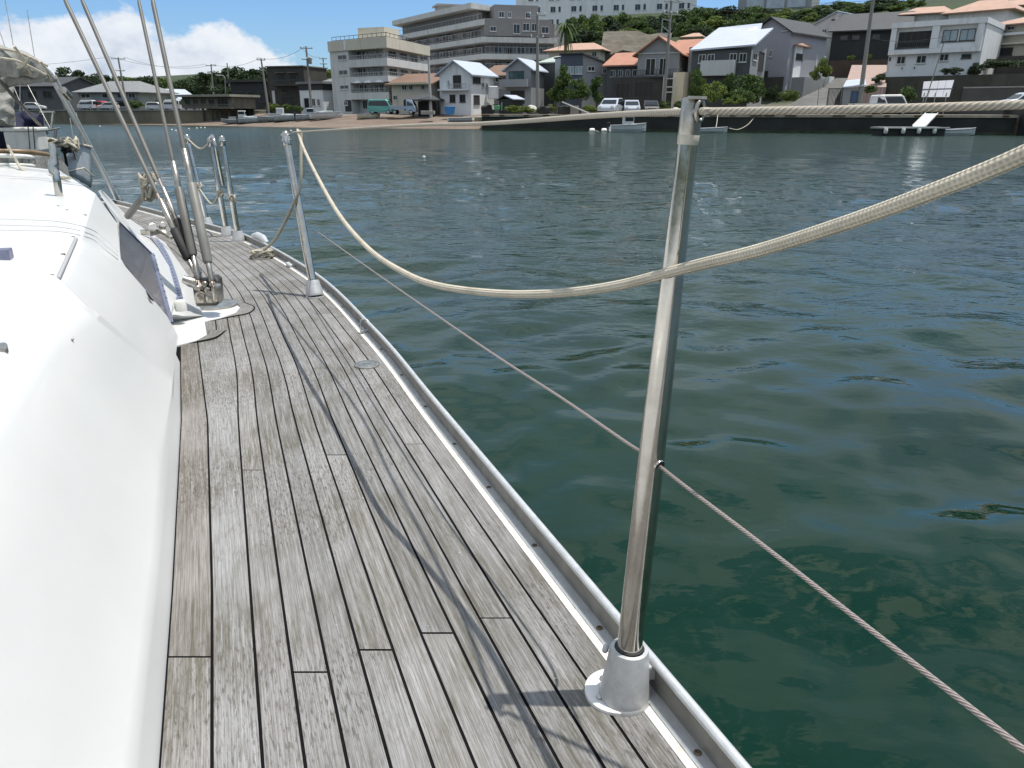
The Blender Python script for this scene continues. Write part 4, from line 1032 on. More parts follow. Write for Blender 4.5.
def car(kind, colour, loc, rz, label, group=None, cat='car', name=None):
    dm, pr, gl = SHAPES[kind]; W = dm['W']
    t = thing(name or {'hatch': 'parked_car', 'van': 'small_van', 'truck': 'small_truck'}[kind], loc, label, cat, group, rz)
    def extr(bm, p, w, taper=True):
        zs = [q[1] for q in p]; zm = max(zs)
        sides = []
        for s in (-1, 1):
            sides.append([bm.verts.new((x, s*(w/2-(.12*max(0, z-.95)/(zm-.9) if taper else 0)), z)) for x, z in p])
        a, b = sides; n = len(p)
        bm.faces.new(a); bm.faces.new(b[::-1])
        for i in range(n): bm.faces.new((a[i], b[i], b[(i+1) % n], a[(i+1) % n]))
        bmesh.ops.recalc_face_normals(bm, faces=bm.faces)
    bm = B(); extr(bm, pr, W)
    obj('body', bm, colour, t, world=False, bevel=.07, seg=3)
    bm = B(); extr(bm, gl, W+.025); obj('side_windows', bm, M_glass, t, world=False)
    # front and rear screens
    bm = B(); f0, f1 = (gl[-1], gl[-2]); 
    ex = {'hatch': ((.52, 1.31), (.98, .97)), 'van': ((1.0, 1.70), (1.32, 1.12)), 'truck': ((1.31, 1.62), (1.55, 1.12))}[kind]
    (xa, za), (xb, zb) = ex; w1 = W/2-.2; w2 = W/2-.12
    poly(bm, [(xa+.03, -w1, za+.02), (xa+.03, w1, za+.02), (xb+.03, w2, zb+.02), (xb+.03, -w2, zb+.02)]); obj('windscreen', bm, M_glass, t, world=False)
    if kind != 'truck':
        bm = B(); (xa, za), (xb, zb) = {'hatch': ((-1.62, 1.36), (-1.87, 1.0)), 'van': ((-1.67, 1.66), (-1.71, 1.1))}[kind]
        poly(bm, [(xa-.03, -w1, za), (xa-.03, w1, za), (xb-.03, w2, zb), (xb-.03, -w2, zb)]); obj('rear_window', bm, M_glass, t, world=False)
    else:
        bm = B(); box(bm, (-.62, 0, .68), (2.1, W, .10)); 
        for s in (-1, 1): box(bm, (-.62, s*(W/2-.02), .88), (2.1, .04, .30))
        box(bm, (-1.66, 0, .88), (.04, W-.1, .30)); obj('load_bed', bm, colour, t, world=False)
    wb = dm['L']/2-.62
    for x in (-wb, wb):
        for s in (-1, 1):
            bm = B(); lathe(bm, (x, s*(W/2-.18), .29), (0, s, 0), [(.20, 0), (.29, .02), (.29, .17), (.2, .19)], 18); wh = obj('wheel', bm, M_tyre, t, world=False)
            bm = B(); lathe(bm, (x, s*(W/2+.008), .29), (0, s, 0), [(.19, 0), (.18, .012), (.05, .02)], 14); obj('rim', bm, M_rim, wh, world=False)
    for s in (-1, 1):
        bm = B(); box(bm, (dm['L']/2-.05, s*(W/2-.24), .78 if kind != 'hatch' else .68), (.12, .30, .15)); obj('headlight', bm, M_lamp, t, world=False)
        bm = B(); box(bm, (-dm['L']/2+.04, s*(W/2-.12), .85), (.1, .14, .28)); obj('tail_light', bm, M_red, t, world=False)
    bm = B(); box(bm, (dm['L']/2-.02, 0, .42), (.1, W*.9, .18)); obj('bumper', bm, colour, t, world=False)
    return t
C_white = paint('white_paint', (.58, .58, .58)); C_silver = paint('silver_paint', (.42, .46, .52)); C_green = paint('green_paint', (.12, .36, .32)); C_red = paint('red_paint', (.45, .03, .03))
C_blue = paint('blue_grey_paint', (.30, .38, .47)); C_black = paint('black_paint', (.02, .02, .025)); C_navy = paint('navy_paint', (.03, .04, .08)); C_grey = paint('grey_paint', (.33, .37, .42))
def at(px, Y, dz=0):
    x = X(px, Y, G); return (x, Y, max(ground(x, Y), G-.05)+dz)
# ---- open boats
def boat(px, Y, L, Wd, H, rz, hullm, label, group=None, cat='boat', z=None, name='small_boat', cabin=False, outboard=False, cover=None, thw=2):
    x = X(px, Y, .5); zz_ = ground(x, Y) if z is None else z
    t = thing(name, (x, Y, zz_), label, cat, group, rz)
    bm = B(); st_ = []
    n = 9
    for i in range(n):
        u = i/(n-1); xx_ = -L/2+L*u
        w_ = Wd/2*(.80+.5*u-.45*u*u) if u < .55 else Wd/2*max(.015, (1-((u-.55)/.45)**2.1)*1.0)
        sh = H*(1+.25*u*u)
        st_.append([(xx_, 0, 0+.45*H*max(0, u-.75)/.25*.8), (xx_, w_*.62, .10*H+.5*H*max(0, u-.8)/.2), (xx_, w_*.93, .55*H+.2*H*max(0, u-.8)/.2), (xx_, w_, sh), (xx_, w_*.86, sh), (xx_, w_*.8, .35*H+.3*H*u*u)])
    full = [[(a, -b, c) for a, b, c in s[::-1]][:-1]+s if False else [(a, -b, c) for a, b, c in s[:0:-1]]+s for s in st_]
    vv = [[bm.verts.new(q) for q in s] for s in full]
    m_ = len(vv[0])
    for a, b in zip(vv[:-1], vv[1:]):
        for j in range(m_-1): bm.faces.new((a[j], b[j], b[j+1], a[j+1]))
        bm.faces.new((a[m_-1], b[m_-1], b[0], a[0]))
    bm.faces.new(vv[0]); bm.faces.new(vv[-1][::-1])
    bmesh.ops.recalc_face_normals(bm, faces=bm.faces)
    obj('hull', bm, hullm, t, world=False, smooth=False, bevel=.02)
    bm = B()
    for s in (-1, 1): tube(bm, [(q[3][0], s*(q[3][1]+.01), q[3][2]-.03) for q in st_], .035, 6)
    obj('rubbing_strake', bm, pm('grey_strake', (.25, .27, .29), .7), t, world=False)
    for i in range(thw):
        bm = B(); u = .28+.3*i; box(bm, (-L/2+L*u, 0, H*.8), (.22, Wd*.86, .05)); obj('thwart', bm, hullm, t, world=False)
    if cabin:
        bm = B(); fp = [(-.5, -.45), (.5, -.38), (.5, .38), (-.5, .45)]; prism(bm, fp, H*.7, H+.85); obj('console', bm, hullm, t, world=False, bevel=.08)
        bm = B(); poly(bm, [(.53, -.36, H+.3), (.53, .36, H+.3), (.50, .33, H+.75), (.50, -.33, H+.75)]); poly(bm, [(-.44, -.462, H+.35), (.42, -.40, H+.35), (.42, -.40, H+.72), (-.44, -.462, H+.72)]); obj('window', bm, M_glass, t, world=False)
        bm = B(); box(bm, (L*.2, 0, H*1.05), (L*.32, Wd*.6, .12)); obj('fore_deck', bm, hullm, t, world=False, bevel=.04)
    if outboard:
        bm = B(); box(bm, (-L/2-.12, 0, H+.05), (.28, .3, .42)); box(bm, (-L/2-.15, 0, H-.45), (.12, .12, .75)); obj('outboard_motor', bm, M_dark, t, world=False, bevel=.05)
    if cover:
        bm = B(); box(bm, (-L*.05, 0, H*1.02), (L*.5, Wd*.74, .22)); bmesh.ops.subdivide_edges(bm, edges=bm.edges[:], cuts=3, use_grid_fill=True)
        for q in bm.verts: q.co.z += .15*noise.noise(q.co*1.5)+.12*(1-(2*q.co.y/Wd)**2); q.co.y += .06*noise.noise(q.co*2)
        obj('cover', bm, cover, t, world=False, smooth=True)
    return t
M_bw = pm('boat_white', (.52, .54, .54), .5, var=.12, scale=2, dirt=(.4, .4, .38)); M_bb = pm('boat_blue_white', (.30, .37, .41), .5, var=.25, scale=2, dirt=(.25, .28, .3)); M_bg = pm('boat_grey', (.22, .26, .275), .6, var=.25, scale=2, dirt=(.16, .17, .17))
M_tarp = pm('tarpaulin', (.30, .35, .36), .7, var=.25, scale=3); M_ybw = pm('faded_boat', (.46, .47, .38), .6, var=.2, scale=2)
# ---- utility poles
M_pole = pm('pole_concrete', (.22, .215, .20), .85, var=.12, scale=1.2); M_ins = pm('insulator', (.55, .55, .55), .4)
POLE = {}
def pole(key, ptop, pbase, Y, label, arms=((.4, 2.0),), r=.16, base_z=None, mat=None, group='utility poles along the shore', transformer=False):
    zt = Z(ptop[1], Y); 
    xt = X(ptop[0], Y, zt); xb = X(pbase[0], Y, 1.6); zb = ground(xb, Y) if base_z is None else base_z
    t = thing('utility_pole', (xb, Y, zb-.2), label, 'utility pole', group)
    bm = B(); tube(bm, [(xb, Y, zb-.3), ((xb+xt)/2, Y, (zb+zt)/2), (xt, Y, zt)], [r*1.25, r, r*.75], 10); obj('shaft', bm, mat or M_pole, t)
    tip = Vector((xt, Y, zt)); ends = []
    for i, (dz, wd) in enumerate(arms):
        bm = B(); d = Vector((.93, .37, 0)); c = tip-Vector((0, 0, dz)); bar(bm, c-d*wd/2, c+d*wd/2, .10, .12); am = obj('crossarm', bm, M_steel, t)
        for f in (-.46, 0, .46):
            bm = B(); lathe(bm, c+d*wd*f+Vector((0, -.12, .05)), (0, 0, 1), [(.05, 0), (.09, .08), (.05, .14), (.08, .2), (.03, .26)], 8); obj('insulator', bm, M_ins, am); ends.append(c+d*wd*f+Vector((0, -.12, .3)))
    if transformer:
        bm = B(); lathe(bm, tip+Vector((.38, -.1, -2.4)), (0, 0, 1), [(.28, 0), (.30, .1), (.30, .8), (.2, .9)], 14); obj('transformer', bm, M_pole, t)
    POLE[key] = (tip, ends); return t
def wire(a, b, sag, label, r=.022):
    a, b = Vector(a), Vector(b); p_ = [a.lerp(b, i/12)-Vector((0, 0, sag*4*(i/12)*(1-i/12))) for i in range(13)]
    bm = B(); tube(bm, p_, r, 5); return tag(obj('power_line', bm, M_dark, None, origin=tuple(a)), label, 'power line', 'power lines between the poles')
# ================================================================== BUILDINGS
def hv(c): return tuple(c)
W_pale = pm('pale_render', (.57, .575, .555), .85, var=.07, scale=.35, dirt=(.36, .35, .32))
W_white = pm('white_render', (.72, .73, .73), .8, var=.06, scale=.4, dirt=(.45, .45, .44))
W_cream = pm('cream_render', (.56, .52, .43), .85, var=.07, scale=.4, dirt=(.40, .36, .30))
W_grey = pm('grey_siding', (.27, .28, .29), .8, var=.10, scale=.4)
W_dgrey = pm('dark_siding', (.075, .082, .085), .75, var=.2, scale=.5)
W_black = pm('black_siding', (.022, .024, .024), .7, var=.25, scale=.5)
W_navy = pm('slate_blue_siding', (.07, .085, .115), .75, var=.12, scale=.5)
W_olive = pm('weathered_boards', (.15, .14, .115), .9, var=.35, scale=.8, dirt=(.06, .055, .045))
W_brown = pm('brown_tile_wall', (.25, .242, .235), .8, var=.1, scale=.5)
W_dolive = pm('dark_olive_wall', (.052, .050, .042), .85, var=.3, scale=.5)
def tile_mat(name, c, scale=3.2, var=.16, rough=.7):
    k = NT(name); vv = k.tex(); wv = k.n('TexWave'); wv.inputs['Scale'].default_value = scale; wv.bands_direction = 'Z'; wv.inputs['Distortion'].default_value = .3; k.l(vv, wv.inputs['Vector'])
    a = k.ramp(k.noise(vv, .9, 6, .7), [(.3, tuple(x*(1-var) for x in c)), (.7, tuple(min(1, x*(1+var)) for x in c))])
    k.set(Base_Color=k.mix(k.math('MULTIPLY', wv.outputs['Fac'], .25), a, tuple(x*.5 for x in c)), Roughness=rough); k.bump(wv.outputs['Fac'], .4, .05); return k.m
R_orange = tile_mat('orange_tiles', (.40, .19, .125)); R_pink = tile_mat('pale_orange_tiles', (.43, .275, .205)); R_brown = tile_mat('brown_tiles', (.19, .115, .08))
R_grey = tile_mat('grey_tiles', (.20, .21, .215)); R_white = tile_mat('white_metal_sheet', (.48, .52, .60), 1.2, .05, .4); R_bluew = tile_mat('pale_blue_sheet', (.44, .49, .57), 2, .08, .5); R_green = tile_mat('pale_green_sheet', (.40, .47, .42), 2, .1, .6); R_dark = tile_mat('dark_slates', (.05, .055, .06))
M_frame = pm('window_frame_white', (.55, .55, .54), .5); M_frd = pm('window_frame_dark', (.06, .06, .06), .5)
M_pane = pm('window_pane', (.030, .034, .038), .06, var=.5, scale=.4); M_panel = pm('pale_pane', (.30, .38, .42), .08, var=.2, scale=.6)
M_void = pm('shaded_room', (.03, .03, .028), .8)
M_rail = pm('painted_railing', (.36, .36, .35), .5)
class Fr:
    def __init__(s, a, b):
        s.a, s.b = Vector((*a[:2], 0)), Vector((*b[:2], 0)); d = s.b-s.a; s.L = d.length; s.d = d.normalized(); s.n = Vector((s.d.y, -s.d.x, 0))
    def p(s, f, o, z): return s.a+s.d*(s.L*f)+s.n*o+Vector((0, 0, z))
def bl(name, x, y, label, cat='house', z=None, group=None): return thing(name, (x, y, ground(x, y) if z is None else z), label, cat, group)
def ob(bm, fr, f0, f1, o0, o1, z0, z1, mi=0):
    q = [fr.p(f0, o1, 0), fr.p(f1, o1, 0), fr.p(f1, o0, 0), fr.p(f0, o0, 0)]
    prism(bm, [(a.x, a.y) for a in q], z0, z1, mi)
def win(root, fr, f0, f1, z0, z1, pane=None, frame=None, mull=1, name='window', sill=True, t=.07):
    bm = B(); tf = t/fr.L
    for a, b in ((f0, f0+tf), (f1-tf, f1)): ob(bm, fr, a, b, -.02, .06, z0, z1)
    ob(bm, fr, f0+tf, f1-tf, -.02, .055, z0, z0+t); ob(bm, fr, f0+tf, f1-tf, -.02, .055, z1-t, z1)
    for i in range(1, mull+1):
        c = f0+(f1-f0)*i/(mull+1); ob(bm, fr, c-tf*.4, c+tf*.4, -.02, .05, z0+t, z1-t)
    if sill: ob(bm, fr, f0-tf, f1+tf, -.02, .12, z0-.08, z0-.005)
    o = obj(name, bm, frame or M_frame, root)
    bm = B(); ob(bm, fr, f0+tf*.5, f1-tf*.5, -.03, .02, z0+t*.5, z1-t*.5); obj('pane', bm, pane or M_pane, o); return o
def slab(root, fr, f0, f1, o0, o1, z0, z1, mat, name='balcony'):
    bm = B(); ob(bm, fr, f0, f1, o0, o1, z0, z1); return obj(name, bm, mat, root)
def rail(root, fr, f0, f1, o, z0, z1, n=14, mat=None, name='railing'):
    bm = B(); bar(bm, fr.p(f0, o, z1), fr.p(f1, o, z1), .06)
    bar(bm, fr.p(f0, o, z0+.1), fr.p(f1, o, z0+.1), .05)
    for i in range(n+1): q = f0+(f1-f0)*i/n; bar(bm, fr.p(q, o, z0), fr.p(q, o, z1), .05)
    return obj(name, bm, mat or M_rail, root)
def rect(a, b, depth):
    f = Fr(a, b); return [f.p(0, 0, 0).xy[:], f.p(1, 0, 0).xy[:], f.p(1, -depth, 0).xy[:], f.p(0, -depth, 0).xy[:]]
def gable(root, fp, ze, zr, axis, oh, wallm, roofm, th=.16):
    """fp A,B,C,D; axis 'side': ridge parallel to AB, 'front': gable over AB"""
    A, Bq, C, Dq = [Vector((*q, 0)) for q in fp]
    if axis == 'front': A, Bq, C, Dq = Bq, C, Dq, A      # ridge now parallel to the new AB
    m1 = (A+Dq)/2; m2 = (Bq+C)/2; u = (Bq-A).normalized(); vv = (Dq-A).normalized(); half = (Dq-A).length/2; sl = (zr-ze)/half
    for p0, p1, mm in ((A, Dq, m1), (Bq, C, m2)):
        bm = B(); ins = u*.01*(1 if mm is m1 else -1)
        poly(bm, [p0+ins+Vector((0, 0, ze-.02)), p1+ins+Vector((0, 0, ze-.02)), mm+ins+Vector((0, 0, zr-.05))])
        obj('gable_wall', bm, wallm, root)
    bm = B()
    for s in (0, 1):
        e1, e2 = (A, Bq) if s == 0 else (Dq, C); o = -vv if s == 0 else vv
        q = [e1+o*oh-u*oh+Vector((0, 0, ze-sl*oh)), e2+o*oh+u*oh+Vector((0, 0, ze-sl*oh)), m2+u*oh+Vector((0, 0, zr)), m1-u*oh+Vector((0, 0, zr))]
        lo = [bm.verts.new(p_) for p_ in q]; up = [bm.verts.new(p_+Vector((0, 0, th))) for p_ in q]
        bm.faces.new(up); bm.faces.new(lo[::-1])
        for i in range(4): bm.faces.new((lo[i], lo[(i+1) % 4], up[(i+1) % 4], up[i]))
    bmesh.ops.recalc_face_normals(bm, faces=bm.faces)
    return obj('roof', bm, roofm, root)
def hip(root, fp, ze, zr, oh, roofm, ridge=.45):
    A, Bq, C, Dq = [Vector((*q, 0)) for q in fp]; u = (Bq-A).normalized(); vv = (Dq-A).normalized()
    A, Bq, C, Dq = A-u*oh-vv*oh, Bq+u*oh-vv*oh, C+u*oh+vv*oh, Dq-u*oh+vv*oh
    m = (A+C)/2; Lx = (Bq-A).length; r1 = m-u*Lx*ridge/2; r2 = m+u*Lx*ridge/2
    bm = B(); lo = [bm.verts.new(q+Vector((0, 0, ze-.12))) for q in (A, Bq, C, Dq)]; e = [bm.verts.new(q+Vector((0, 0, ze))) for q in (A, Bq, C, Dq)]
    a, b = bm.verts.new(r1+Vector((0, 0, zr))), bm.verts.new(r2+Vector((0, 0, zr)))
    bm.faces.new((e[0], e[1], b, a)); bm.faces.new((e[1], e[2], b)); bm.faces.new((e[2], e[3], a, b)); bm.faces.new((e[3], e[0], a))
    for i in range(4): bm.faces.new((lo[i], lo[(i+1) % 4], e[(i+1) % 4], e[i]))
    bm.faces.new(lo[::-1]); bmesh.ops.recalc_face_normals(bm, faces=bm.faces)
    return obj('roof', bm, roofm, root)
def shed(root, q4, mat, th=.2, name='roof'):
    """a single pitched slab from four 3D corners"""
    bm = B(); lo = [bm.verts.new(Vector(q)) for q in q4]; up = [bm.verts.new(Vector(q)+Vector((0, 0, th))) for q in q4]
    bm.faces.new(up); bm.faces.new(lo[::-1])
    for i in range(4): bm.faces.new((lo[i], lo[(i+1) % 4], up[(i+1) % 4], up[i]))
    bmesh.ops.recalc_face_normals(bm, faces=bm.faces); return obj(name, bm, mat, root)
def walls(root, fp, z0, z1, mat, name='wall'):
    bm = B(); prism(bm, fp, z0, z1); return obj(name, bm, mat, root)
def xy(px, Y, z=4): return (X(px, Y, z), Y)
GZ = G-1.2
# ---- cream four storey hotel by the beach
A, Bc, Cc = xy(333, 118), xy(389, 110), xy(430, 126)
h = bl('beach_hotel', *Bc, 'pale four storey building with balcony bands, railings and white parasols above the beach', 'hotel')
F1, F2 = Fr(A, Bc), Fr(Bc, Cc)
back = (Cc[0]-8, Cc[1]+9); back2 = (A[0]+2, A[1]+13)
zt = Z(36.5, 110); z_ = lambda py: Z(py, 110)
inset = 1.5
ln_a, ln_b = F1.p(0, -inset, 0), F2.p(0, -inset, 0)
u_ = ((ln_b-ln_a).x*F2.d.y-(ln_b-ln_a).y*F2.d.x)/(F1.d.x*F2.d.y-F1.d.y*F2.d.x); CRN = ln_a+F1.d*u_
core = [A, F1.p(.34, 0, 0).xy[:], F1.p(.34, -inset, 0).xy[:], CRN.xy[:], F2.p(1, -inset, 0).xy[:], back, back2]
walls(h, core, GZ, zt-.3, W_pale)
bands = [(36.5, 47.5), (57.5, 65.5), (75.5, 81.5), (92, 99)]
for i, (t0, t1) in enumerate(bands):
    q = .0 if i == 0 else .34
    ex = .25 if i == 0 else 0
    bm = B(); pts_ = [F1.p(q, .02+ex, 0), (F1.p(1, .02+ex, 0)+F2.n*(.02+ex)), F2.p(1 if i < 2 else .55, .02+ex, 0), F2.p(1 if i < 2 else .55, -inset-.3, 0), (CRN-F1.n*.3-F2.n*.3), F1.p(q, -inset-.3, 0)]
    prism(bm, [p_.xy[:] for p_ in pts_], z_(t1), z_(t0)); obj('balcony_band' if i else 'parapet', bm, W_cream if i == 0 else W_pale, h)
walls(h, [F1.p(.0, -inset, 0).xy[:], CRN.xy[:], F2.p(1, -inset, 0).xy[:], back, back2], zt-.28, zt-.12, W_pale, 'roof')
Fi = Fr(F1.p(.34, -inset, 0), CRN); Fj = Fr(CRN, F2.p(1, -inset, 0))
for a, b in ((48, 57), (66, 75.3), (83, 91.5)):
    for i in range(5): win(h, Fi, .03+i*.19, .03+i*.19+.16, z_(b), z_(a), mull=1, sill=False)
    for i in range(3): win(h, Fj, .12+i*.3, .12+i*.3+.2, z_(b), z_(a), mull=1, sill=False)
    rail(h, F1, .36, .99, -.1, z_(b), z_(b)+.42*(z_(a)-z_(b)), 22); rail(h, F2, .02, .95, -.1, z_(b), z_(b)+.42*(z_(a)-z_(b)), 12)
for a, b in ((51.5, 57), (67.5, 73), (83.5, 88), (101, 105)): win(h, F1, .15 if a < 100 else .2, .31 if a < 100 else .27, z_(b), z_(a), mull=1)
Fg = Fr(F1.p(.34, -inset, 0), F1.p(1, -inset, 0))
win(h, F1, .22, .335, z_(111.5), z_(99.5), M_void, M_frd, 0, 'door', False)
for i, (a, b) in enumerate(((.12, .3), (.36, .5), (.55, .78), (.84, .97))): win(h, Fi, a, b, z_(109 if i != 1 else 111.5), z_(100), mull=1)
pk = F1.p(.42, -5, 0); bm = B(); box(bm, (pk.x, pk.y, zt+.9), (4.4, 4, 1.7), -.4); obj('roof_hut', bm, W_cream, h)
rail(h, F1, .04, .99, -.2, zt, zt+.55, 12, M_dark); rail(h, F2, .02, .95, -.2, zt, zt+.55, 10, M_dark)
sp0 = slab(h, Fr(F1.p(.30, .3, 0), F1.p(.33, .3, 0)), 0, 1, -.2, .02, z_(47), z_(38), W_white, 'downpipe')
for i, px in enumerate((359, 368, 377)):
    c = F1.p((.47, .66, .85)[i], -.35, 0); z0 = z_(91)
    t = thing('parasol', (c.x, c.y, z0), ('leftmost of three white parasols on the hotel balcony', 'middle one of three white parasols on the hotel balcony', 'rightmost of three white parasols on the hotel balcony')[i], 'parasol', 'white parasols on the hotel terrace')
    bm = B(); tube(bm, [c+Vector((0, 0, z0)), c+Vector((0, 0, z_(79.5)))], .03, 6); obj('pole', bm, M_rail, t)
    bm = B(); lathe(bm, c+Vector((0, 0, z_(82.0))), (0, 0, 1), [(1.05, 0), (.98, .04), (.5, .28), (.03, .42)], 8); obj('canopy', bm, W_white, t)
# ---- big stepped apartment block behind
Cn = xy(484, 138); Ln = xy(398, 168); Rn = xy(556, 141)
a_b = bl('apartment_block', *Cn, 'large grey brown apartment block with long stepped balcony bands on the hill behind', 'apartment block')
FL, FR_ = Fr(Ln, Cn), Fr(Cn, Rn); zz138 = lambda py: Z(py, 138)
bk1 = (Rn[0]+3, Rn[1]+16); bk0 = (Ln[0]+6, Ln[1]+20); ins = 1.8
cin = (FL.p(1, -ins, 0)+FR_.n*-ins).xy[:]
walls(a_b, [FL.p(0, -ins, 0).xy[:], cin, FR_.p(1, -ins, 0).xy[:], bk1, bk0], GZ, zz138(19)-.3, W_brown)
ztop = zz138(2.5)
walls(a_b, [FL.p(0, -ins, 0).xy[:], FL.p(.86, -ins, 0).xy[:], (cin[0]-1, cin[1]+5), (bk1[0]-8, bk1[1]-1), bk0], zz138(19)-.298, ztop-.5, W_brown)
bands = [zz138(19), zz138(36.5), zz138(53.5), zz138(70), zz138(86)]
hb = .85
for i, zb in enumerate(bands):
    bm = B(); pts_ = [FL.p(0, 0, 0), FL.p(1, 0, 0)+FR_.n*.0, FR_.p(1 if i else .02, 0, 0), FR_.p(1 if i else .02, -ins-.2, 0), Vector((*cin, 0)), FL.p(0, -ins-.2, 0)]
    prism(bm, [p_.xy[:] for p_ in pts_], zb-hb, zb); obj('balcony_band', bm, W_pale, a_b)
bm = B(); prism(bm, [FL.p(-.01, .3, 0).xy[:], FL.p(.90, .3, 0).xy[:], (cin[0], cin[1]+4), (bk1[0]-8, bk1[1]), bk0], ztop-.5, ztop+.35); obj('roof_slab', bm, W_pale, a_b)
FLi = Fr(FL.p(0, -ins, 0), cin); FRi = Fr(cin, FR_.p(1, -ins, 0))
for i in range(5):
    zt_ = (ztop-.5 if i == 0 else bands[i-1]-hb)-.15; zb_ = zt_-1.55
    for j in range(7 if i == 0 else 9): win(a_b, FLi, .03+j*.105, .03+j*.105+.062, zb_, zt_, mull=1, sill=False, frame=M_frd if j % 3 else M_frame)
    if i > 1:
        for j in range(5): win(a_b, FRi, .06+j*.18, .06+j*.18+.12, zb_, zt_, mull=1, sill=False)
        rail(a_b, FR_, .03, .98, -.1, bands[i-1]-2.6+.0, bands[i-1]-1.55, 16)
    rail(a_b, FL, .03, .98, -.1, (ztop if i == 0 else bands[i-1])-2.6+.05, (ztop if i == 0 else bands[i-1])-1.6, 26)
# brown upper storey and penthouse on its right part
up = [FR_.p(.02, -.1, 0).xy[:], FR_.p(.93, -.1, 0).xy[:], FR_.p(.93, -8, 0).xy[:], FR_.p(.02, -8, 0).xy[:]]
walls(a_b, up, zz138(35.5), zz138(18), W_brown, 'upper_storey')
Fu = Fr(up[0], up[1])
for a, b, t0, t1 in ((.08, .17, 26, 31), (.42, .52, 23, 33), (.56, .66, 22, 30), (.69, .78, 22, 30), (.84, .95, 25, 32)): win(a_b, Fu, a, b, zz138(t1), zz138(t0), mull=1)
ph = [FR_.p(.20, -3, 0).xy[:], FR_.p(.80, -3, 0).xy[:], FR_.p(.80, -10, 0).xy[:], FR_.p(.20, -10, 0).xy[:]]
walls(a_b, ph, zz138(18)-.01, Z(4, 141), W_brown, 'penthouse'); Fp = Fr(ph[0], ph[1])
for a, b in ((.1, .22), (.30, .38), (.7, .82)): win(a_b, Fp, a, b, Z(17, 141), Z(11, 141))
bm = B(); c = FL.p(.34, -7, 0); box(bm, (c.x, c.y, ztop+1.0), (6, 4, 2.2), .3); box(bm, (c.x, c.y, ztop+2.2), (7, 5, .3), .3); obj('roof_hut', bm, W_brown, a_b)
# ---- white slab block on top of the hill
sl = bl('white_slab_block', X(600, 215, 25), 215, 'long white slab block of flats with small windows on top of the hill', 'apartment block')
A, Bq = xy(516, 222, 26), xy(696, 212, 26); fp = rect(A, Bq, 14); walls(sl, fp, 5, Z(-40, 215), W_white); Fs = Fr(A, Bq)
for r_, py in enumerate((-6, 6, 19)):
    for j in range(8):
        f = .07+j*.118+(.01 if r_ == 1 else 0); win(sl, Fs, f, f+.03, Z(py+4, 215), Z(py-2, 215), mull=1); win(sl, Fs, f+.045, f+.06, Z(py+4, 215), Z(py-2, 215), mull=0)
sl2 = bl('pale_panel_building', X(778, 200, 25), 200, 'pale grey panelled building showing only its lower wall at the top edge', 'building')
A, Bq = xy(738, 198, 26), xy(812, 190, 26); walls(sl2, rect(A, Bq, 12), 5, Z(-30, 195), W_grey); Fs = Fr(A, Bq)
for j in range(3): slab(sl2, Fs, .12+j*.28, .12+j*.28+.24, -.1, .12, Z(9, 195), Z(-20, 195), pm('pale_blue_panel', (.42, .47, .52), .5), 'wall_panel')
bg_ = bl('long_pale_terrace', X(860, 185, 25), 185, 'long pale terrace wall with a row of parked vans far up the hill', 'building')
A, Bq = xy(812, 188, 25), xy(960, 178, 25); walls(bg_, rect(A, Bq, 8), 5, Z(5, 184), W_grey); Fs = Fr(A, Bq); rail(bg_, Fs, 0, 1, .1, Z(5, 184), Z(1, 184), 30)
# ---- far left: grey hip roofed house, small blue roofed house, dark house
hh = bl('hip_roofed_house', *xy(108, 150), 'wide grey hip roofed house with green grey walls above the seawall')
A, Bq = xy(79, 148), xy(139, 146); fp = rect(A, Bq, 11); zf = lambda py: Z(py, 147)
walls(hh, fp, GZ, zf(92), pm('green_grey_wall', (.24, .27, .245), .85)); hip(hh, fp, zf(92), zf(80), .8, R_grey, .45); F = Fr(A, Bq)
for a, b in ((.05, .20), (.40, .58), (.65, .8), (.84, .95)): win(hh, F, a, b, zf(98), zf(93.5))
slab(hh, F, .30, .95, -.05, 1.0, zf(101), zf(97.8), pm('blue_grey_wall', (.15, .19, .22), .85), 'balcony'); win(hh, F, .08, .25, zf(107), zf(101), M_void); win(hh, F, .5, .8, zf(107), zf(102), M_void)
s_ = bl('blue_roofed_house', *xy(148, 156), 'small house with a pale blue gabled roof right of the hip roofed house')
A, Bq = xy(137, 158), xy(161, 154); fp = rect(A, Bq, 8); walls(s_, fp, GZ, Z(99, 155), W_white); gable(s_, fp, Z(99, 155), Z(89, 155), 'front', .5, W_white, R_bluew); F = Fr(A, Bq); win(s_, F, .35, .65, Z(105, 155), Z(100, 155))
d_ = bl('dark_shore_house', *xy(36, 160), 'dark shaded house behind the parked car at the far left')
A, Bq = xy(8, 162), xy(62, 158); fp = rect(A, Bq, 10); walls(d_, fp, GZ, Z(86, 160), W_dgrey); gable(d_, fp, Z(86, 160), Z(77, 160), 'side', .6, W_dgrey, R_dark); F = Fr(A, Bq)
for a in (.12, .4, .68): win(d_, F, a, a+.16, Z(98, 160), Z(91, 160), M_pane, M_frd)
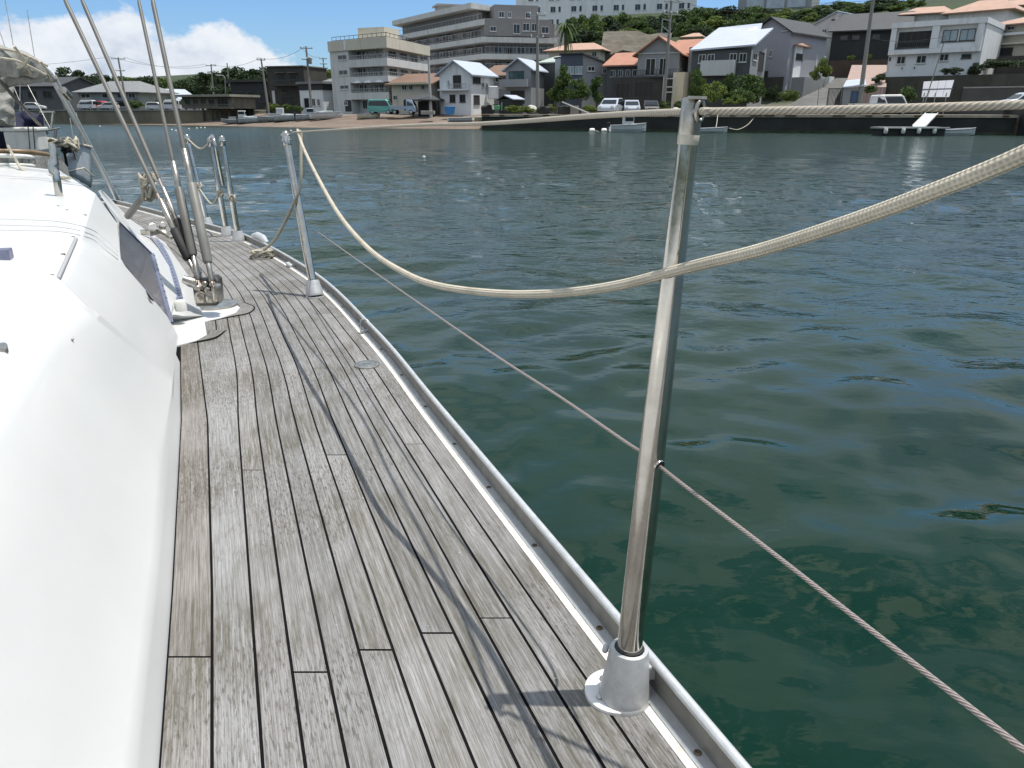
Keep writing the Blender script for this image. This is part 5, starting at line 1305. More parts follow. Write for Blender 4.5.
# stilt house over the beach
st = bl('stilt_house', *xy(210, 116), 'weathered flat roofed beach house standing on posts at the top of the beach')
A, Bq = xy(181.5, 120), xy(231, 117); fp = rect(A, Bq, 5.5); z1 = lambda py: Z(py, 115)
walls(st, fp, z1(108.5), z1(96.5), W_olive); F = Fr(A, Bq)
bm = B(); ob(bm, F, -.06, 1.05, -6.2, .9, z1(96.4), z1(94)); obj('roof', bm, pm('felt_roof', (.26, .25, .20), .9, var=.2), st)
for a in (.05, .22, .38, .54): win(st, F, a, a+.11, z1(104), z1(98.5), M_pane, W_olive)
win(st, F, .72, .93, z1(107), z1(98.5), M_void, W_olive, 2)
slab(st, F, .70, 1.03, .02, .8, z1(108.6), z1(107.6), W_olive, 'landing'); rail(st, F, .70, 1.03, .7, z1(107.6), z1(104.5), 8, W_olive)
for a in (.03, .2, .38, .55, .72, .9): 
    for o in (-.3, -5): bm = B(); q = F.p(a, o, 0); bar(bm, q+Vector((0, 0, ground(q.x, q.y)-.3)), q+Vector((0, 0, z1(108.5))), .22); obj('stilt', bm, W_dolive, st)
bm = B(); ob(bm, F, .02, .97, -5.4, -5.1, GZ, z1(108.5)); obj('rear_wall', bm, W_black, st)
# dark two storey building and its overgrown neighbour
dk = bl('dark_two_storey_building', *xy(290, 128), 'dark olive two storey building with a flat roof and deep shaded ground floor')
A, Bq = xy(270, 129), xy(306, 127); fp = rect(A, Bq, 7); z1 = lambda py: Z(py, 128)
walls(dk, fp, GZ, z1(67), W_dolive); F = Fr(A, Bq); slab(dk, F, -.02, 1.02, -7.3, .3, z1(66.9), z1(65.8), W_olive, 'roof')
for a, b in ((.28, .46), (.62, .80)): win(dk, F, a, b, z1(80), z1(74), mull=1, frame=M_frd); slab(dk, F, a-.04, b+.04, 0, .5, z1(73), z1(72.3), W_olive, 'window_hood')
win(dk, F, .33, .50, z1(93), z1(87.5), M_pane, M_frd); slab(dk, F, .2, 1.0, 0, 1.2, z1(86), z1(85), W_dolive, 'balcony'); win(dk, F, .3, .72, z1(106), z1(96), M_void, M_frd); win(dk, F, .06, .16, z1(104), z1(90), M_frame, W_olive, 0, 'door', False)
rail(dk, F, .2, 1.0, 1.1, z1(85), z1(80.5), 12, M_frd)
ov = bl('overgrown_house', *xy(252, 132), 'dark low house almost hidden by trees beside the dark two storey building')
A, Bq = xy(232, 134), xy(269, 131); fp = rect(A, Bq, 9); walls(ov, fp, GZ, Z(82, 132), W_black); F = Fr(A, Bq); slab(ov, F, -.03, 1.0, -9, .5, Z(82, 132)+.01, Z(79.5, 132), W_dolive, 'roof')
for a in (.12, .45, .75): win(ov, F, a, a+.16, Z(102, 132), Z(91, 132), M_pane, M_frd)
# white annexe and small grey roofed houses left of the hotel
an = bl('white_annexe', *xy(314, 122), 'low white annexe with a dark upper band left of the pale hotel')
A, Bq = xy(300, 124), xy(323, 121); fp = rect(A, Bq, 7); z1 = lambda py: Z(py, 122); walls(an, fp, GZ, z1(90), W_white); F = Fr(A, Bq)
slab(an, F, -.02, 1.05, -7, .1, z1(89.9), z1(84), W_black, 'upper_storey'); slab(an, F, -.05, 1.1, -7.4, .4, z1(83.9), z1(81.5), R_grey, 'roof'); win(an, F, .5, .66, z1(106), z1(98.5), M_pane); win(an, F, .74, .86, z1(106), z1(99)); win(an, F, .18, .38, z1(108), z1(98), M_pane, M_frd, 0, 'door', False)
an2 = bl('grey_gable_house', *xy(330, 127), 'small grey gabled house tucked against the left side of the hotel')
A, Bq = xy(316, 129), xy(338, 124); fp = rect(A, Bq, 9); z1 = lambda py: Z(py, 126); walls(an2, fp, GZ, z1(84), W_grey); gable(an2, fp, z1(84), z1(76), 'side', .4, W_grey, R_grey); F = Fr(A, Bq); win(an2, F, .2, .45, z1(96), z1(90))
# brown roofed house with porch
br = bl('brown_roofed_house', *xy(412, 108), 'cream house with a lean-to brown tiled roof and sloping eave beside the hotel')
A, Bq = xy(392, 110), xy(431, 107); fp = rect(A, Bq, 9); z1 = lambda py: Z(py, 108)
walls(br, fp, GZ, z1(83), W_cream); gable(br, fp, z1(83.5), z1(73), 'side', .7, W_cream, R_brown); F = Fr(A, Bq)
slab(br, F, .08, 1.0, .75, 1.0, z1(84.6), z1(82.6), pm('yellow_fascia', (.5, .46, .33), .7), 'eave')
for a, b in ((.27, .40), (.45, .55), (.76, .86)): win(br, F, a, b, z1(90), z1(84.8), mull=1)
win(br, F, .03, .14, z1(100), z1(95)); win(br, F, .3, .38, z1(110), z1(100), M_void, M_frd, 0, 'door', False)
gz = bl('dark_pavilion', *xy(418, 103.5), 'small open pavilion with a black pitched roof in front of the brown roofed house', 'pavilion')
A, Bq = xy(411, 104), xy(428, 103); fp = rect(A, Bq, 3); hip(gz, fp, Z(99.5, 103.5), Z(93.5, 103.5), .7, R_dark, .2); F = Fr(A, Bq)
for a in (.03, .97):
    for o in (-.2, -2.8): bm = B(); q = F.p(a, o, 0); bar(bm, q+Vector((0, 0, G-.4)), q+Vector((0, 0, Z(99.5, 103.5))), .16); obj('post', bm, W_black, gz)
walls(gz, [F.p(.12, -1.2, 0).xy[:], F.p(.9, -1.2, 0).xy[:], F.p(.9, -2.6, 0).xy[:], F.p(.12, -2.6, 0).xy[:]], G-.5, Z(101, 103.5), W_black, 'counter')
gb = bl('grey_block_building', *xy(437, 110), 'narrow plain grey concrete block with vertical joints beside the concrete pole', 'building')
A, Bq = xy(432, 109), xy(441, 108); fp = rect(A, Bq, 6); walls(gb, fp, GZ, Z(81, 108), M_conc); F = Fr(A, Bq); slab(gb, F, -.03, 1.05, -6, .1, Z(81, 108)+.01, Z(80.2, 108), W_grey, 'roof')
# white gabled house
wh = bl('white_gabled_house', *xy(466, 106), 'white two storey house with a pale blue gabled roof and dark balcony recess')
A, Bq, Cq = xy(440, 106), xy(471, 103.5), xy(494, 109); F, F2 = Fr(A, Bq), Fr(Bq, Cq); z1 = lambda py: Z(py, 104)
bkq = (Cq[0]-7, Cq[1]+4); fp = [A, Bq, Cq, (Cq[0]+A[0]-Bq[0], Cq[1]+A[1]-Bq[1])]
walls(wh, fp, GZ, z1(73.5), W_white); gable(wh, fp, z1(73.5), z1(61), 'front', .5, W_white, R_bluew)
win(wh, F, .44, .70, z1(88), z1(75), M_void, M_frd, 1); win(wh, F, .26, .33, z1(86), z1(80)); slab(wh, F, .05, .95, 0, .9, z1(90.5), z1(89), W_white); rail(wh, F, .40, .95, .85, z1(89), z1(84), 10)
win(wh, F, .32, .50, z1(102), z1(94.5), M_pane, M_frd); win(wh, F, .64, .82, z1(102), z1(94.5), M_pane, M_frd)
win(wh, F2, .08, .40, z1(83), z1(77), M_pane, M_frd); win(wh, F2, .1, .35, z1(104), z1(95), M_void, M_frd, 0); win(wh, F2, .45, .56, z1(87), z1(82)); win(wh, F2, .62, .72, z1(87), z1(82))
bm = B(); q = F2.p(.7, .9, 0); box(bm, (q.x, q.y, z1(92)), (1.4, .8, 1.6), .25); obj('bay', bm, W_white, wh, bevel=.1)
# brown and grey house with two gables
g2 = bl('grey_house_brown_roof', *xy(497, 112), 'brown roofed grey house half hidden behind the white gabled house')
A, Bq = xy(484, 114), xy(507, 112); fp = rect(A, Bq, 8); z1 = lambda py: Z(py, 112); walls(g2, fp, GZ, z1(75), W_grey); gable(g2, fp, z1(75), z1(64), 'side', .6, W_grey, R_brown); F = Fr(A, Bq); win(g2, F, .5, .8, z1(82), z1(77))
g3 = bl('grey_house_white_roof', *xy(520, 108), 'grey house with a white pitched roof, teal balcony opening and dark garage')
A, Bq, Cq = xy(506, 107), xy(531, 105), xy(544, 110); F = Fr(A, Bq); fp = [A, Bq, Cq, (Cq[0]+A[0]-Bq[0], Cq[1]+A[1]-Bq[1])]; z1 = lambda py: Z(py, 106)
walls(g3, fp, GZ, z1(69), W_grey); gable(g3, fp, z1(69), z1(59), 'front', .5, W_grey, R_bluew)
win(g3, F, .12, .72, z1(80), z1(71), pm('teal_pane', (.04, .09, .09), .15), M_frd, 2); slab(g3, F, -.1, 1.0, 0, 1.1, z1(87), z1(79.5), W_grey); win(g3, F, .18, .75, z1(104), z1(90.5), M_void, M_frd, 0, 'garage_door', False); slab(g3, F, -.5, .1, 0, .8, z1(88.5), z1(87.1), W_pale, 'canopy')
# green roofed and slate houses
g4 = bl('green_roofed_house', *xy(549, 112), 'dark house with a pale green sheet roof behind the garden trees')
A, Bq = xy(538, 113), xy(561, 110); fp = rect(A, Bq, 8); z1 = lambda py: Z(py, 111); walls(g4, fp, GZ, z1(62.5), W_dgrey); gable(g4, fp, z1(62.5), z1(55), 'side', .3, W_dgrey, R_green)
g5 = bl('slate_blue_house', *xy(580, 104), 'slate blue and grey house with a sloping roof line behind two garden trees')
A, M_, Bq = xy(560, 103), xy(582, 102), xy(608, 103.5); F, F2 = Fr(A, M_), Fr(M_, Bq); z1 = lambda py: Z(py, 102)
walls(g5, rect(A, M_, 8), GZ, z1(54), W_navy); bm = B(); fpq = rect(M_, Bq, 8)
b4 = [bm.verts.new((*q, GZ)) for q in fpq]; t4 = [bm.verts.new((*q, z)) for q, z in zip(fpq, (z1(55), z1(64), z1(64), z1(55)))]
bm.faces.new(t4)
for i in range(4): bm.faces.new((b4[i], b4[(i+1) % 4], t4[(i+1) % 4], t4[i]))
bmesh.ops.recalc_face_normals(bm, faces=bm.faces); obj('wall', bm, W_grey, g5)
f4 = [Vector((*q, z)) for q, z in zip(rect(Fr(M_, Bq).p(-.02, .3, 0), Fr(M_, Bq).p(1.04, .3, 0), 8.6), (z1(54.6), z1(64.4), z1(64.4), z1(54.6)))]
shed(g5, f4, R_dark, .15); slab(g5, F, -.03, 1.0, -8.3, .3, z1(53.9), z1(53), R_dark, 'roof')
win(g5, F, .30, .62, z1(74), z1(66), M_panel, M_frame, 1); win(g5, F, .66, .98, z1(74), z1(66), M_panel, M_frame, 1); win(g5, F2, .18, .45, z1(71), z1(66)); win(g5, F2, .75, .9, z1(73), z1(68)); slab(g5, F, .3, 1.0, 0, .8, z1(81), z1(79), W_grey)
# orange roofs behind
o1 = bl('pale_orange_roofed_house', X(575, 128, 12), 128, 'low house with a pale orange hipped roof in front of the wooded slope')
A, Bq = xy(549, 128, 12), xy(600, 125, 12); fp = rect(A, Bq, 9); z1 = lambda py: Z(py, 126); walls(o1, fp, GZ, z1(50), W_cream); hip(o1, fp, z1(50), z1(40.5), .8, R_pink, .40); F = Fr(A, Bq)
for a in (.2, .6, .85): win(o1, F, a, a+.1, z1(57), z1(52))
o2 = bl('orange_gabled_house', *xy(645, 100), 'grey house with bright orange tiled roofs, a front gable and a long balcony')
z1 = lambda py: Z(py, 98)
A, Bq = xy(606, 101), xy(640, 99); fp = rect(A, Bq, 9); walls(o2, fp, GZ, z1(63.5), W_dgrey); gable(o2, fp, z1(64), z1(50), 'side', .5, W_dgrey, R_orange); F = Fr(A, Bq)
for a in (.12, .34, .55, .75): win(o2, F, a, a+.14, z1(76), z1(69))
A2, B2 = xy(636, 97.5), xy(677, 95.5); fp2 = rect(A2, B2, 10); walls(o2, fp2, GZ, z1(54), W_grey); F2 = Fr(A2, B2); gable(o2, fp2, z1(54), z1(38.5), 'front', .55, W_grey, R_orange)
slab(o2, F2, .0, 1.0, 0, .14, z1(54.5), z1(53.5), W_pale, 'string_course')
win(o2, F2, .20, .44, z1(76), z1(59), M_void, M_frame, 1); win(o2, F2, .53, .72, z1(76), z1(59), M_pane, M_frame, 1)
A3, B3 = xy(677, 99), xy(692, 98); walls(o2, rect(A3, B3, 9), GZ, z1(53), W_dgrey); gable(o2, rect((xy(664, 100)), B3, 9), z1(53.2), z1(37), 'side', .4, W_dgrey, R_orange)
F3 = Fr(xy(610, 99), xy(680, 94.3)); slab(o2, F3, 0, 1, -3, 0, z1(78), z1(76.4), W_dgrey); rail(o2, F3, 0, 1, -.05, z1(76.4), z1(70.5), 26, M_frd)
slab(o2, Fr(A2, B2), -.55, .95, 0, .35, GZ, z1(78.2), W_dolive, 'ground_storey')
Fg_ = Fr(Fr(A2, B2).p(-.55, .35, 0), Fr(A2, B2).p(.95, .35, 0)); win(o2, Fg_, .04, .28, z1(98), z1(83), M_void, M_frd, 2, 'garage_door', False); win(o2, Fg_, .34, .66, z1(98), z1(82), M_void, M_frd, 3, 'garage_door', False)
slab(o2, Fr(xy(672, 94), xy(683, 93.2)), 0, 1, -3, 0, GZ, z1(74), pm('sunny_cream_wall', (.72, .62, .44), .85, var=.1), 'stair_wall'); bm = B()  # stair wall: sunlight put into the colour as a brighter cream
Fz = Fr(xy(663, 94), xy(674, 93.5))
for f in (0, 1): bar(bm, Fz.p(f, 0, G-.3), Fz.p(f, 0, z1(78)), .14)
for py in (80, 88, 93): bar(bm, Fz.p(0, 0, z1(py)), Fz.p(1, 0, z1(py)), .12)
obj('frame', bm, W_pale, o2)
o4 = bl('small_pale_roofed_house', X(691, 125, 12), 125, 'small cream house with a pale orange hipped roof peeping between roofs')
A, Bq = xy(683, 125, 12), xy(700, 124, 12); fp = rect(A, Bq, 7); walls(o4, fp, GZ, Z(36.5, 124), W_cream); hip(o4, fp, Z(36.5, 124), Z(30.5, 124), .5, R_pink, .25)
# dark house with the big white roof
w2 = bl('dark_house_white_roof', *xy(722, 94), 'dark grey house under one broad white metal roof with a pale balcony front')
z1 = lambda py: Z(py, 93)
A, Bq = xy(689, 94), xy(748, 91); fp = rect(A, Bq, 9); walls(w2, fp, GZ, z1(50.5), W_dgrey); F = Fr(A, Bq); Lr = F.L
a0 = F.p(-.02, .6, z1(51)); b0 = F.p(1.06, .6, z1(47.8)); b1 = F.p(1.14, -7.2, Z(31, 99)); c1 = F.p(.92, -8.2, Z(25.5, 99.5)); c0 = F.p(.16, -8.2, Z(28.5, 100))
bm = B(); q5 = [a0, b0, b1, F.p(.93, -7.0, Z(31.8, 98.5)), c1, c0]; lo = [bm.verts.new(q) for q in q5]; up_ = [bm.verts.new(q+Vector((0, 0, .18))) for q in q5]; bm.faces.new(up_); bm.faces.new(lo[::-1])
for i in range(6): bm.faces.new((lo[i], lo[(i+1) % 6], up_[(i+1) % 6], up_[i]))
bmesh.ops.recalc_face_normals(bm, faces=bm.faces); obj('roof', bm, R_white, w2)
for a, b in ((.12, .24), (.27, .39), (.64, .76), (.80, .92)): win(w2, F, a, b, z1(63), z1(54), mull=1)
slab(w2, F, .20, .76, 0, 1.2, z1(76), z1(61), W_pale, 'balcony')
Cq = xy(762, 97); F2 = Fr(Bq, Cq); walls(w2, [Bq, Cq, (Cq[0]-6, Cq[1]+5), (Bq[0]-6, Bq[1]+5)], GZ, z1(45), W_grey, 'side_wing'); win(w2, F2, .5, .85, Z(70, 95), Z(52, 95), M_void, M_frd, 0); win(w2, F2, .1, .35, Z(62, 95), Z(55, 95))
bm = B(); bar(bm, F.p(1, .1, z1(90)), F.p(1, .1, z1(51)), .12); obj('downpipe', bm, W_pale, w2)
# grey gabled house and the small white one
g6 = bl('tall_grey_gable_house', X(765, 104, 8), 104, 'tall grey gabled house with few windows right of the white metal roof')
z1 = lambda py: Z(py, 103); A, Bq = xy(746, 105, 6), xy(786, 101, 6); fp = rect(A, Bq, 10); walls(g6, fp, GZ, z1(33), pm('lilac_grey_wall', (.33, .33, .36), .8, var=.07, scale=.4)); gable(g6, fp, z1(33), z1(18), 'front', .45, MATS['lilac_grey_wall'], R_dark); F = Fr(A, Bq)
win(g6, F, .52, .60, z1(57), z1(50)); win(g6, F, .40, .55, z1(79), z1(71), M_void, M_frd, 0); slab(g6, F, .35, .95, 0, .3, z1(101), z1(77.5), W_dolive, 'plinth'); win(g6, F, .78, .92, z1(32), z1(29.5), M_pane, M_frame, 0)
g7 = bl('white_terraced_house', X(803, 106, 8), 106, 'narrow white stepped house with pale orange roofs beside the lane')
z1 = lambda py: Z(py, 105); A, Bq, Cq = xy(785, 103, 6), xy(792, 101.5, 6), xy(818, 109, 6)
walls(g7, [A, Bq, Cq, (Cq[0]-5, Cq[1]+6)], GZ, z1(47), W_white); F = Fr(Bq, Cq); win(g7, F, .05, .28, z1(61), z1(55), M_void, M_frd, 0); win(g7, F, .45, .55, z1(56), z1(52)); 
hip(g7, [A, Bq, Cq, (Cq[0]-5, Cq[1]+6)], z1(47), z1(41), .4, R_pink, .3)
fpb = [(A[0], A[1]+4), (Bq[0], Bq[1]+4), (Cq[0]+.5, Cq[1]+4), (Cq[0]-5, Cq[1]+11)]; walls(g7, fpb, GZ, z1(31), W_grey); hip(g7, fpb, z1(31), z1(22), .4, R_pink, .3); F2 = Fr(fpb[0], fpb[1]); F3 = Fr(fpb[1], fpb[2]); win(g7, F3, .02, .18, z1(40), z1(34), M_void, M_frd, 0)
slab(g7, F, .0, 1.0, 0, 1.6, GZ, z1(78.5), W_grey, 'terrace'); slab(g7, F, .78, .98, 0, 2.2, GZ, z1(76), W_white, 'gate_pillar'); slab(g7, F, .68, 1.05, .02, .5, z1(65), z1(54), W_pale, 'fence_panel')
# grey white gable and the long black house
g8 = bl('grey_side_house', X(826, 118, 12), 118, 'pale grey house wall with a sloping roof edge beside the black house')
z1 = lambda py: Z(py, 117); A, Bq = xy(806, 119, 12), xy(834, 116, 12); bm = B(); fpq = rect(A, Bq, 6)
b4 = [bm.verts.new((*q, GZ)) for q in fpq]; t4 = [bm.verts.new((*q, z)) for q, z in zip(fpq, (z1(27), z1(13), z1(13), z1(27)))]; bm.faces.new(t4)
for i in range(4): bm.faces.new((b4[i], b4[(i+1) % 4], t4[(i+1) % 4], t4[i]))
bmesh.ops.recalc_face_normals(bm, faces=bm.faces); obj('wall', bm, W_pale, g8); Fq = Fr(A, Bq); shed(g8, [Fq.p(-.03, .3, z1(27.6)), Fq.p(1.03, .3, z1(12.6)), Fq.p(1.03, -6, z1(12.6)), Fq.p(-.03, -6, z1(27.6))], R_bluew, .15); win(g8, Fq, .55, .72, z1(33), z1(29))
bk = bl('long_black_house', X(866, 112, 10), 112, 'long black clad house under a dark roof behind the leaning pole')
z1 = lambda py: Z(py, 111); A, Bq = xy(828, 113, 8), xy(902, 109, 8); fp = rect(A, Bq, 10); walls(bk, fp, GZ, z1(29), W_black); gable(bk, fp, z1(29), z1(10), 'side', .6, W_black, R_dark); F = Fr(A, Bq)
for a in (.12, .28, .55): win(bk, F, a, a+.10, z1(39), z1(34.5), M_pane, M_frd)
slab(bk, F, .02, .98, 0, .5, GZ, z1(60), pm('brown_base', (.09, .062, .048), .9, var=.25), 'plinth')
pv = bl('paved_bank', X(868, 88, 4), 90, 'sloping pink brick paved bank below the long black house', 'bank')
bm = B(); q4 = [Vector((X(843, 88, 3), 88, Z(86, 88))), Vector((X(884, 86, 3), 86, Z(87, 86))), Vector((X(885, 100, 6), 100, Z(65, 100))), Vector((X(850, 102, 6), 102, Z(65, 102)))]
k = NT('brick_paving'); bt = k.n('TexBrick'); bt.inputs['Scale'].default_value = 1.2; bt.inputs['Color1'].default_value = (.40, .29, .25, 1); bt.inputs['Color2'].default_value = (.33, .24, .21, 1); bt.inputs['Mortar'].default_value = (.22, .18, .16, 1); k.l(k.tex(), bt.inputs['Vector']); k.set(Base_Color=bt.outputs[0], Roughness=.9)
lo = [bm.verts.new(q-Vector((0, 0, 6))) for q in q4]; up_ = [bm.verts.new(q) for q in q4]; bm.faces.new(up_)
for i in range(4): bm.faces.new((lo[i], lo[(i+1) % 4], up_[(i+1) % 4], up_[i]))
bmesh.ops.recalc_face_normals(bm, faces=bm.faces); obj('paving', bm, k.m, pv)
# white modern house on the retaining wall
mw = bl('white_modern_house', X(935, 91, 6), 91, 'white boxy modern house with dark upper window band above the retaining wall')
z1 = lambda py: Z(py, 90); A, Bq = xy(886, 92, 6), xy(978, 86, 6); fp = rect(A, Bq, 10); walls(mw, fp, 1, z1(27), W_white); F = Fr(A, Bq)
slab(mw, F, -.01, 1.01, -10.1, .55, z1(27), z1(21.5), W_white, 'roof'); slab(mw, F, .0, .985, 0, .5, z1(54), z1(49.5), W_white, 'string_course')
slab(mw, F, .0, .06, 0, .5, z1(49.4), z1(27.1), W_white, 'pier'); slab(mw, F, .45, .53, 0, .5, z1(49.4), z1(27.1), W_white, 'pier'); slab(mw, F, .92, .985, 0, .5, z1(49.4), z1(27.1), W_white, 'pier')
win(mw, F, .08, .44, z1(47), z1(31), M_void, M_frd, 4); rail(mw, F, .07, .44, .3, z1(48), z1(42), 16, M_frd); slab(mw, F, .53, .92, 0, .1, z1(49.3), z1(45), W_white, 'panel'); 
Fm = Fr(F.p(0, .1, 0), F.p(1, .1, 0)); win(mw, F, .56, .72, z1(43), z1(31.5), M_panel, M_frd, 1); win(mw, F, .74, .90, z1(43), z1(31.5), M_panel, M_frd, 1)
for a, b, t0, t1 in ((.10, .20, 55.5, 63.5), (.32, .43, 55.5, 63.5), (.57, .67, 55, 62), (.80, .90, 56, 60)): win(mw, F, a, b, z1(t1), z1(t0), M_pane, M_frd if a > .7 else M_frame, 1)
win(mw, F, .01, .03, z1(60), z1(56), M_pane, M_frd, 0, sill=False)
for a in (.17, .31): slab(mw, F, a, a+.012, 0, .12, z1(68.5), z1(67), W_dgrey, 'vent')
up2 = bl('upper_orange_roofed_house', X(940, 112, 12), 112, 'cream house with a wide pale orange roof rising behind the white modern house')
z1 = lambda py: Z(py, 111); A, Bq = xy(900, 113, 12), xy(946, 110, 12); fp = rect(A, Bq, 8); walls(up2, fp, 1, z1(13), W_pale); hip(up2, fp, z1(13), z1(3), .6, R_pink, .5)
A, Bq = xy(946, 109, 12), xy(1006, 104, 12); fp = rect(A, Bq, 9); walls(up2, fp, 1, z1(15.5), W_white); hip(up2, fp, z1(15.5), z1(1), .8, R_pink, .35)
rc = bl('cream_corner_house', X(1010, 92, 6), 92, 'cream house with a pale orange roof at the right edge of the picture')
z1 = lambda py: Z(py, 91); A, Bq = xy(984, 95, 6), xy(1075, 87, 6); fp = rect(A, Bq, 9); walls(rc, fp, 1, z1(22), W_cream); hip(rc, fp, z1(22), z1(8), .8, R_pink, .3); F = Fr(A, Bq)
win(rc, F, .16, .25, z1(28), z1(24)); slab(rc, F, -.02, 1.02, 0, .6, z1(33.5), z1(31), W_white, 'string_course'); slab(rc, F, .05, 1.02, 0, .5, z1(43), z1(41), W_cream, 'string_course'); win(rc, F, .12, .28, z1(54), z1(46), M_void, M_frd, 0); slab(rc, F, .2, 1.02, 0, 1.5, GZ, z1(56), W_dolive, 'terrace')
ex = bl('far_orange_roofed_house', X(1012, 130, 16), 130, 'partly hidden house whose orange roof shows at the top right corner')
A, Bq = xy(990, 132, 16), xy(1050, 128, 16); fp = rect(A, Bq, 9); walls(ex, fp, 1, Z(5, 130), W_cream); hip(ex, fp, Z(5, 130), Z(-4, 130), .6, R_pink, .4)
# retaining wall under the white modern house
rw = bl('retaining_wall', X(955, 85, 3), 85, 'tall dark mossy retaining wall below the white modern house', 'retaining wall')
k_ = pm('mossy_wall', (.060, .062, .050), .95, var=.4, scale=.3, dirt=(.02, .03, .015))
A, Bq = xy(882, 88.5, 3), xy(1100, 76, 3); walls(rw, rect(A, Bq, 4), GZ, Z(76, 86), k_); F = Fr(A, Bq); slab(rw, F, .40, 1.0, .02, .35, Z(88.6, 84), Z(87.2, 84), M_conc, 'coping'); slab(rw, F, .40, 1.0, 0, .3, GZ, Z(88.7, 84), pm('dark_wall', (.075, .075, .072), .9, var=.2), 'lower_wall')
# ================================================================== TREES AND BUSHES
gw = 'trees of the dark wood behind the left shore'
lw = 'dense dark evergreen tree in the wood behind the left shore'
for i, (px, t, b, Y, w_, key) in enumerate(((68, 63, 100, 190, 34, 'dark'), (86, 68, 100, 195, 30, 'dark'), (47, 72, 100, 200, 30, 'dark'), (104, 70, 98, 205, 26, 'dark'), (128, 74, 100, 215, 32, 'mid'), (146, 74, 100, 210, 28, 'dark'),
    (162, 74, 102, 205, 30, 'mid'), (180, 75, 104, 200, 28, 'dark'), (196, 74, 104, 190, 28, 'mid'), (176, 82, 108, 180, 34, 'dark'), (26, 78, 104, 210, 36, 'dark'), (3, 80, 104, 215, 40, 'dark'), (116, 78, 102, 225, 36, 'mid'), (200, 84, 108, 175, 30, 'dark'))):
    tree(px, t, b, Y, w_, key, lw if key == 'dark' else 'green broadleaf tree in the wood behind the left shore', gw)
gk = 'trees round the dark two storey building'
for px, t, b, Y, w_ in ((214, 68, 100, 160, 34), (228, 64, 98, 158, 36), (246, 62, 98, 156, 40), (262, 64, 96, 154, 32), (240, 74, 106, 142, 34), (226, 80, 108, 140, 26), (256, 72, 104, 142, 34), (276, 68, 92, 152, 24)):
    tree(px, t, b, Y, w_, 'dark', 'dense dark tree of the clump above the stilt house roof', gk)
tree(272, 101, 113, 121, 15, 'lite', 'bright yellow green bush at the foot of the leaning pole', cat='bush')
tree(287, 103, 112, 122, 16, 'mid', 'low green bush before the dark two storey building', cat='bush')
tree(298, 104, 112, 121, 12, 'mid', 'small green bush left of the white annexe door', cat='bush')
tree(331, 68, 84, 150, 16, 'lite', 'sunlit green tree peeping over the small grey roof left of the hotel', name='broadleaf_tree')
for px, l in ((165, 'low hedge bush by the white cars on the shore road'), (134, 'dark green bush before the small blue roofed house'), (180, 'green bush left of the stilt house')):
    tree(px, 98, 109, 143, 22, 'mid', l, cat='bush')
# wooded slope below the white slab block
gs = 'trees on the slope below the white slab block'; ls_ = {'mid': 'green tree on the slope below the white slab block', 'lite': 'sunlit yellow green tree on the slope below the white slab block', 'dark': 'dark tree on the slope below the white slab block'}
for px, t, b, Y, w_, key in ((578, 13, 44, 178, 26, 'mid'), (594, 14, 46, 172, 26, 'lite'), (610, 12, 44, 180, 24, 'dark'), (622, 11, 40, 184, 28, 'mid'), (640, 11, 40, 182, 28, 'mid'), (656, 12, 40, 180, 24, 'dark'), (668, 10, 40, 178, 22, 'mid'),
    (586, 27, 50, 160, 28, 'dark'), (604, 29, 48, 160, 24, 'mid'), (628, 27, 42, 160, 26, 'lite'), (648, 26, 42, 158, 24, 'mid'), (668, 24, 44, 155, 30, 'dark'), (684, 20, 46, 150, 28, 'mid'), (572, 30, 52, 155, 22, 'dark'), (562, 22, 52, 160, 22, 'mid'), (690, 6, 34, 165, 30, 'mid'), (708, 2, 32, 162, 36, 'mid'),
    (728, 3, 30, 160, 36, 'dark'), (742, 8, 32, 158, 28, 'mid'), (716, 16, 36, 150, 34, 'lite'), (758, 12, 30, 165, 24, 'mid'), (774, 12, 28, 165, 24, 'lite'), (796, 13, 26, 160, 20, 'dark'), (700, 22, 44, 145, 26, 'dark'), (736, 18, 40, 146, 30, 'mid')):
    tree(px, t, b, Y, w_, key, ls_[key], gs)
for px, t, b, Y, w_, key in ((866, 1, 14, 168, 26, 'mid'), (890, 0, 12, 165, 26, 'dark'), (912, -2, 10, 160, 26, 'mid'), (840, 2, 12, 170, 22, 'dark'), (820, 4, 14, 172, 22, 'mid'), (760, 22, 34, 140, 22, 'mid'), (782, 20, 32, 142, 20, 'dark')):
    tree(px, t, b, Y, w_, key, 'low tree on the hilltop behind the long black house' if px > 800 else 'low tree behind the tall grey gabled house', 'hilltop trees behind the roofs', trunk=.1)
for px, t, b, Y, w_, key in ((750, 4, 26, 172, 30, 'mid'), (768, 6, 24, 175, 28, 'dark'), (786, 8, 24, 170, 26, 'lite'), (804, 8, 24, 168, 26, 'mid'), (822, 8, 22, 165, 26, 'dark'), (838, 6, 20, 165, 26, 'mid'), (856, 4, 18, 162, 28, 'mid'), (876, 3, 16, 160, 28, 'dark'), (896, 2, 14, 158, 28, 'mid'), (846, 0, 12, 176, 30, 'mid'), (884, -3, 10, 172, 34, 'dark'), (812, 12, 26, 158, 20, 'lite'), (760, 14, 34, 150, 26, 'dark'), (798, 18, 32, 146, 20, 'mid'), (826, 12, 26, 150, 18, 'dark')):
    tree(px, t, b, Y, w_, key, 'low tree on the hilltop behind the long black house' if px > 800 else 'low tree behind the tall grey gabled house', 'hilltop trees behind the roofs', trunk=.1)
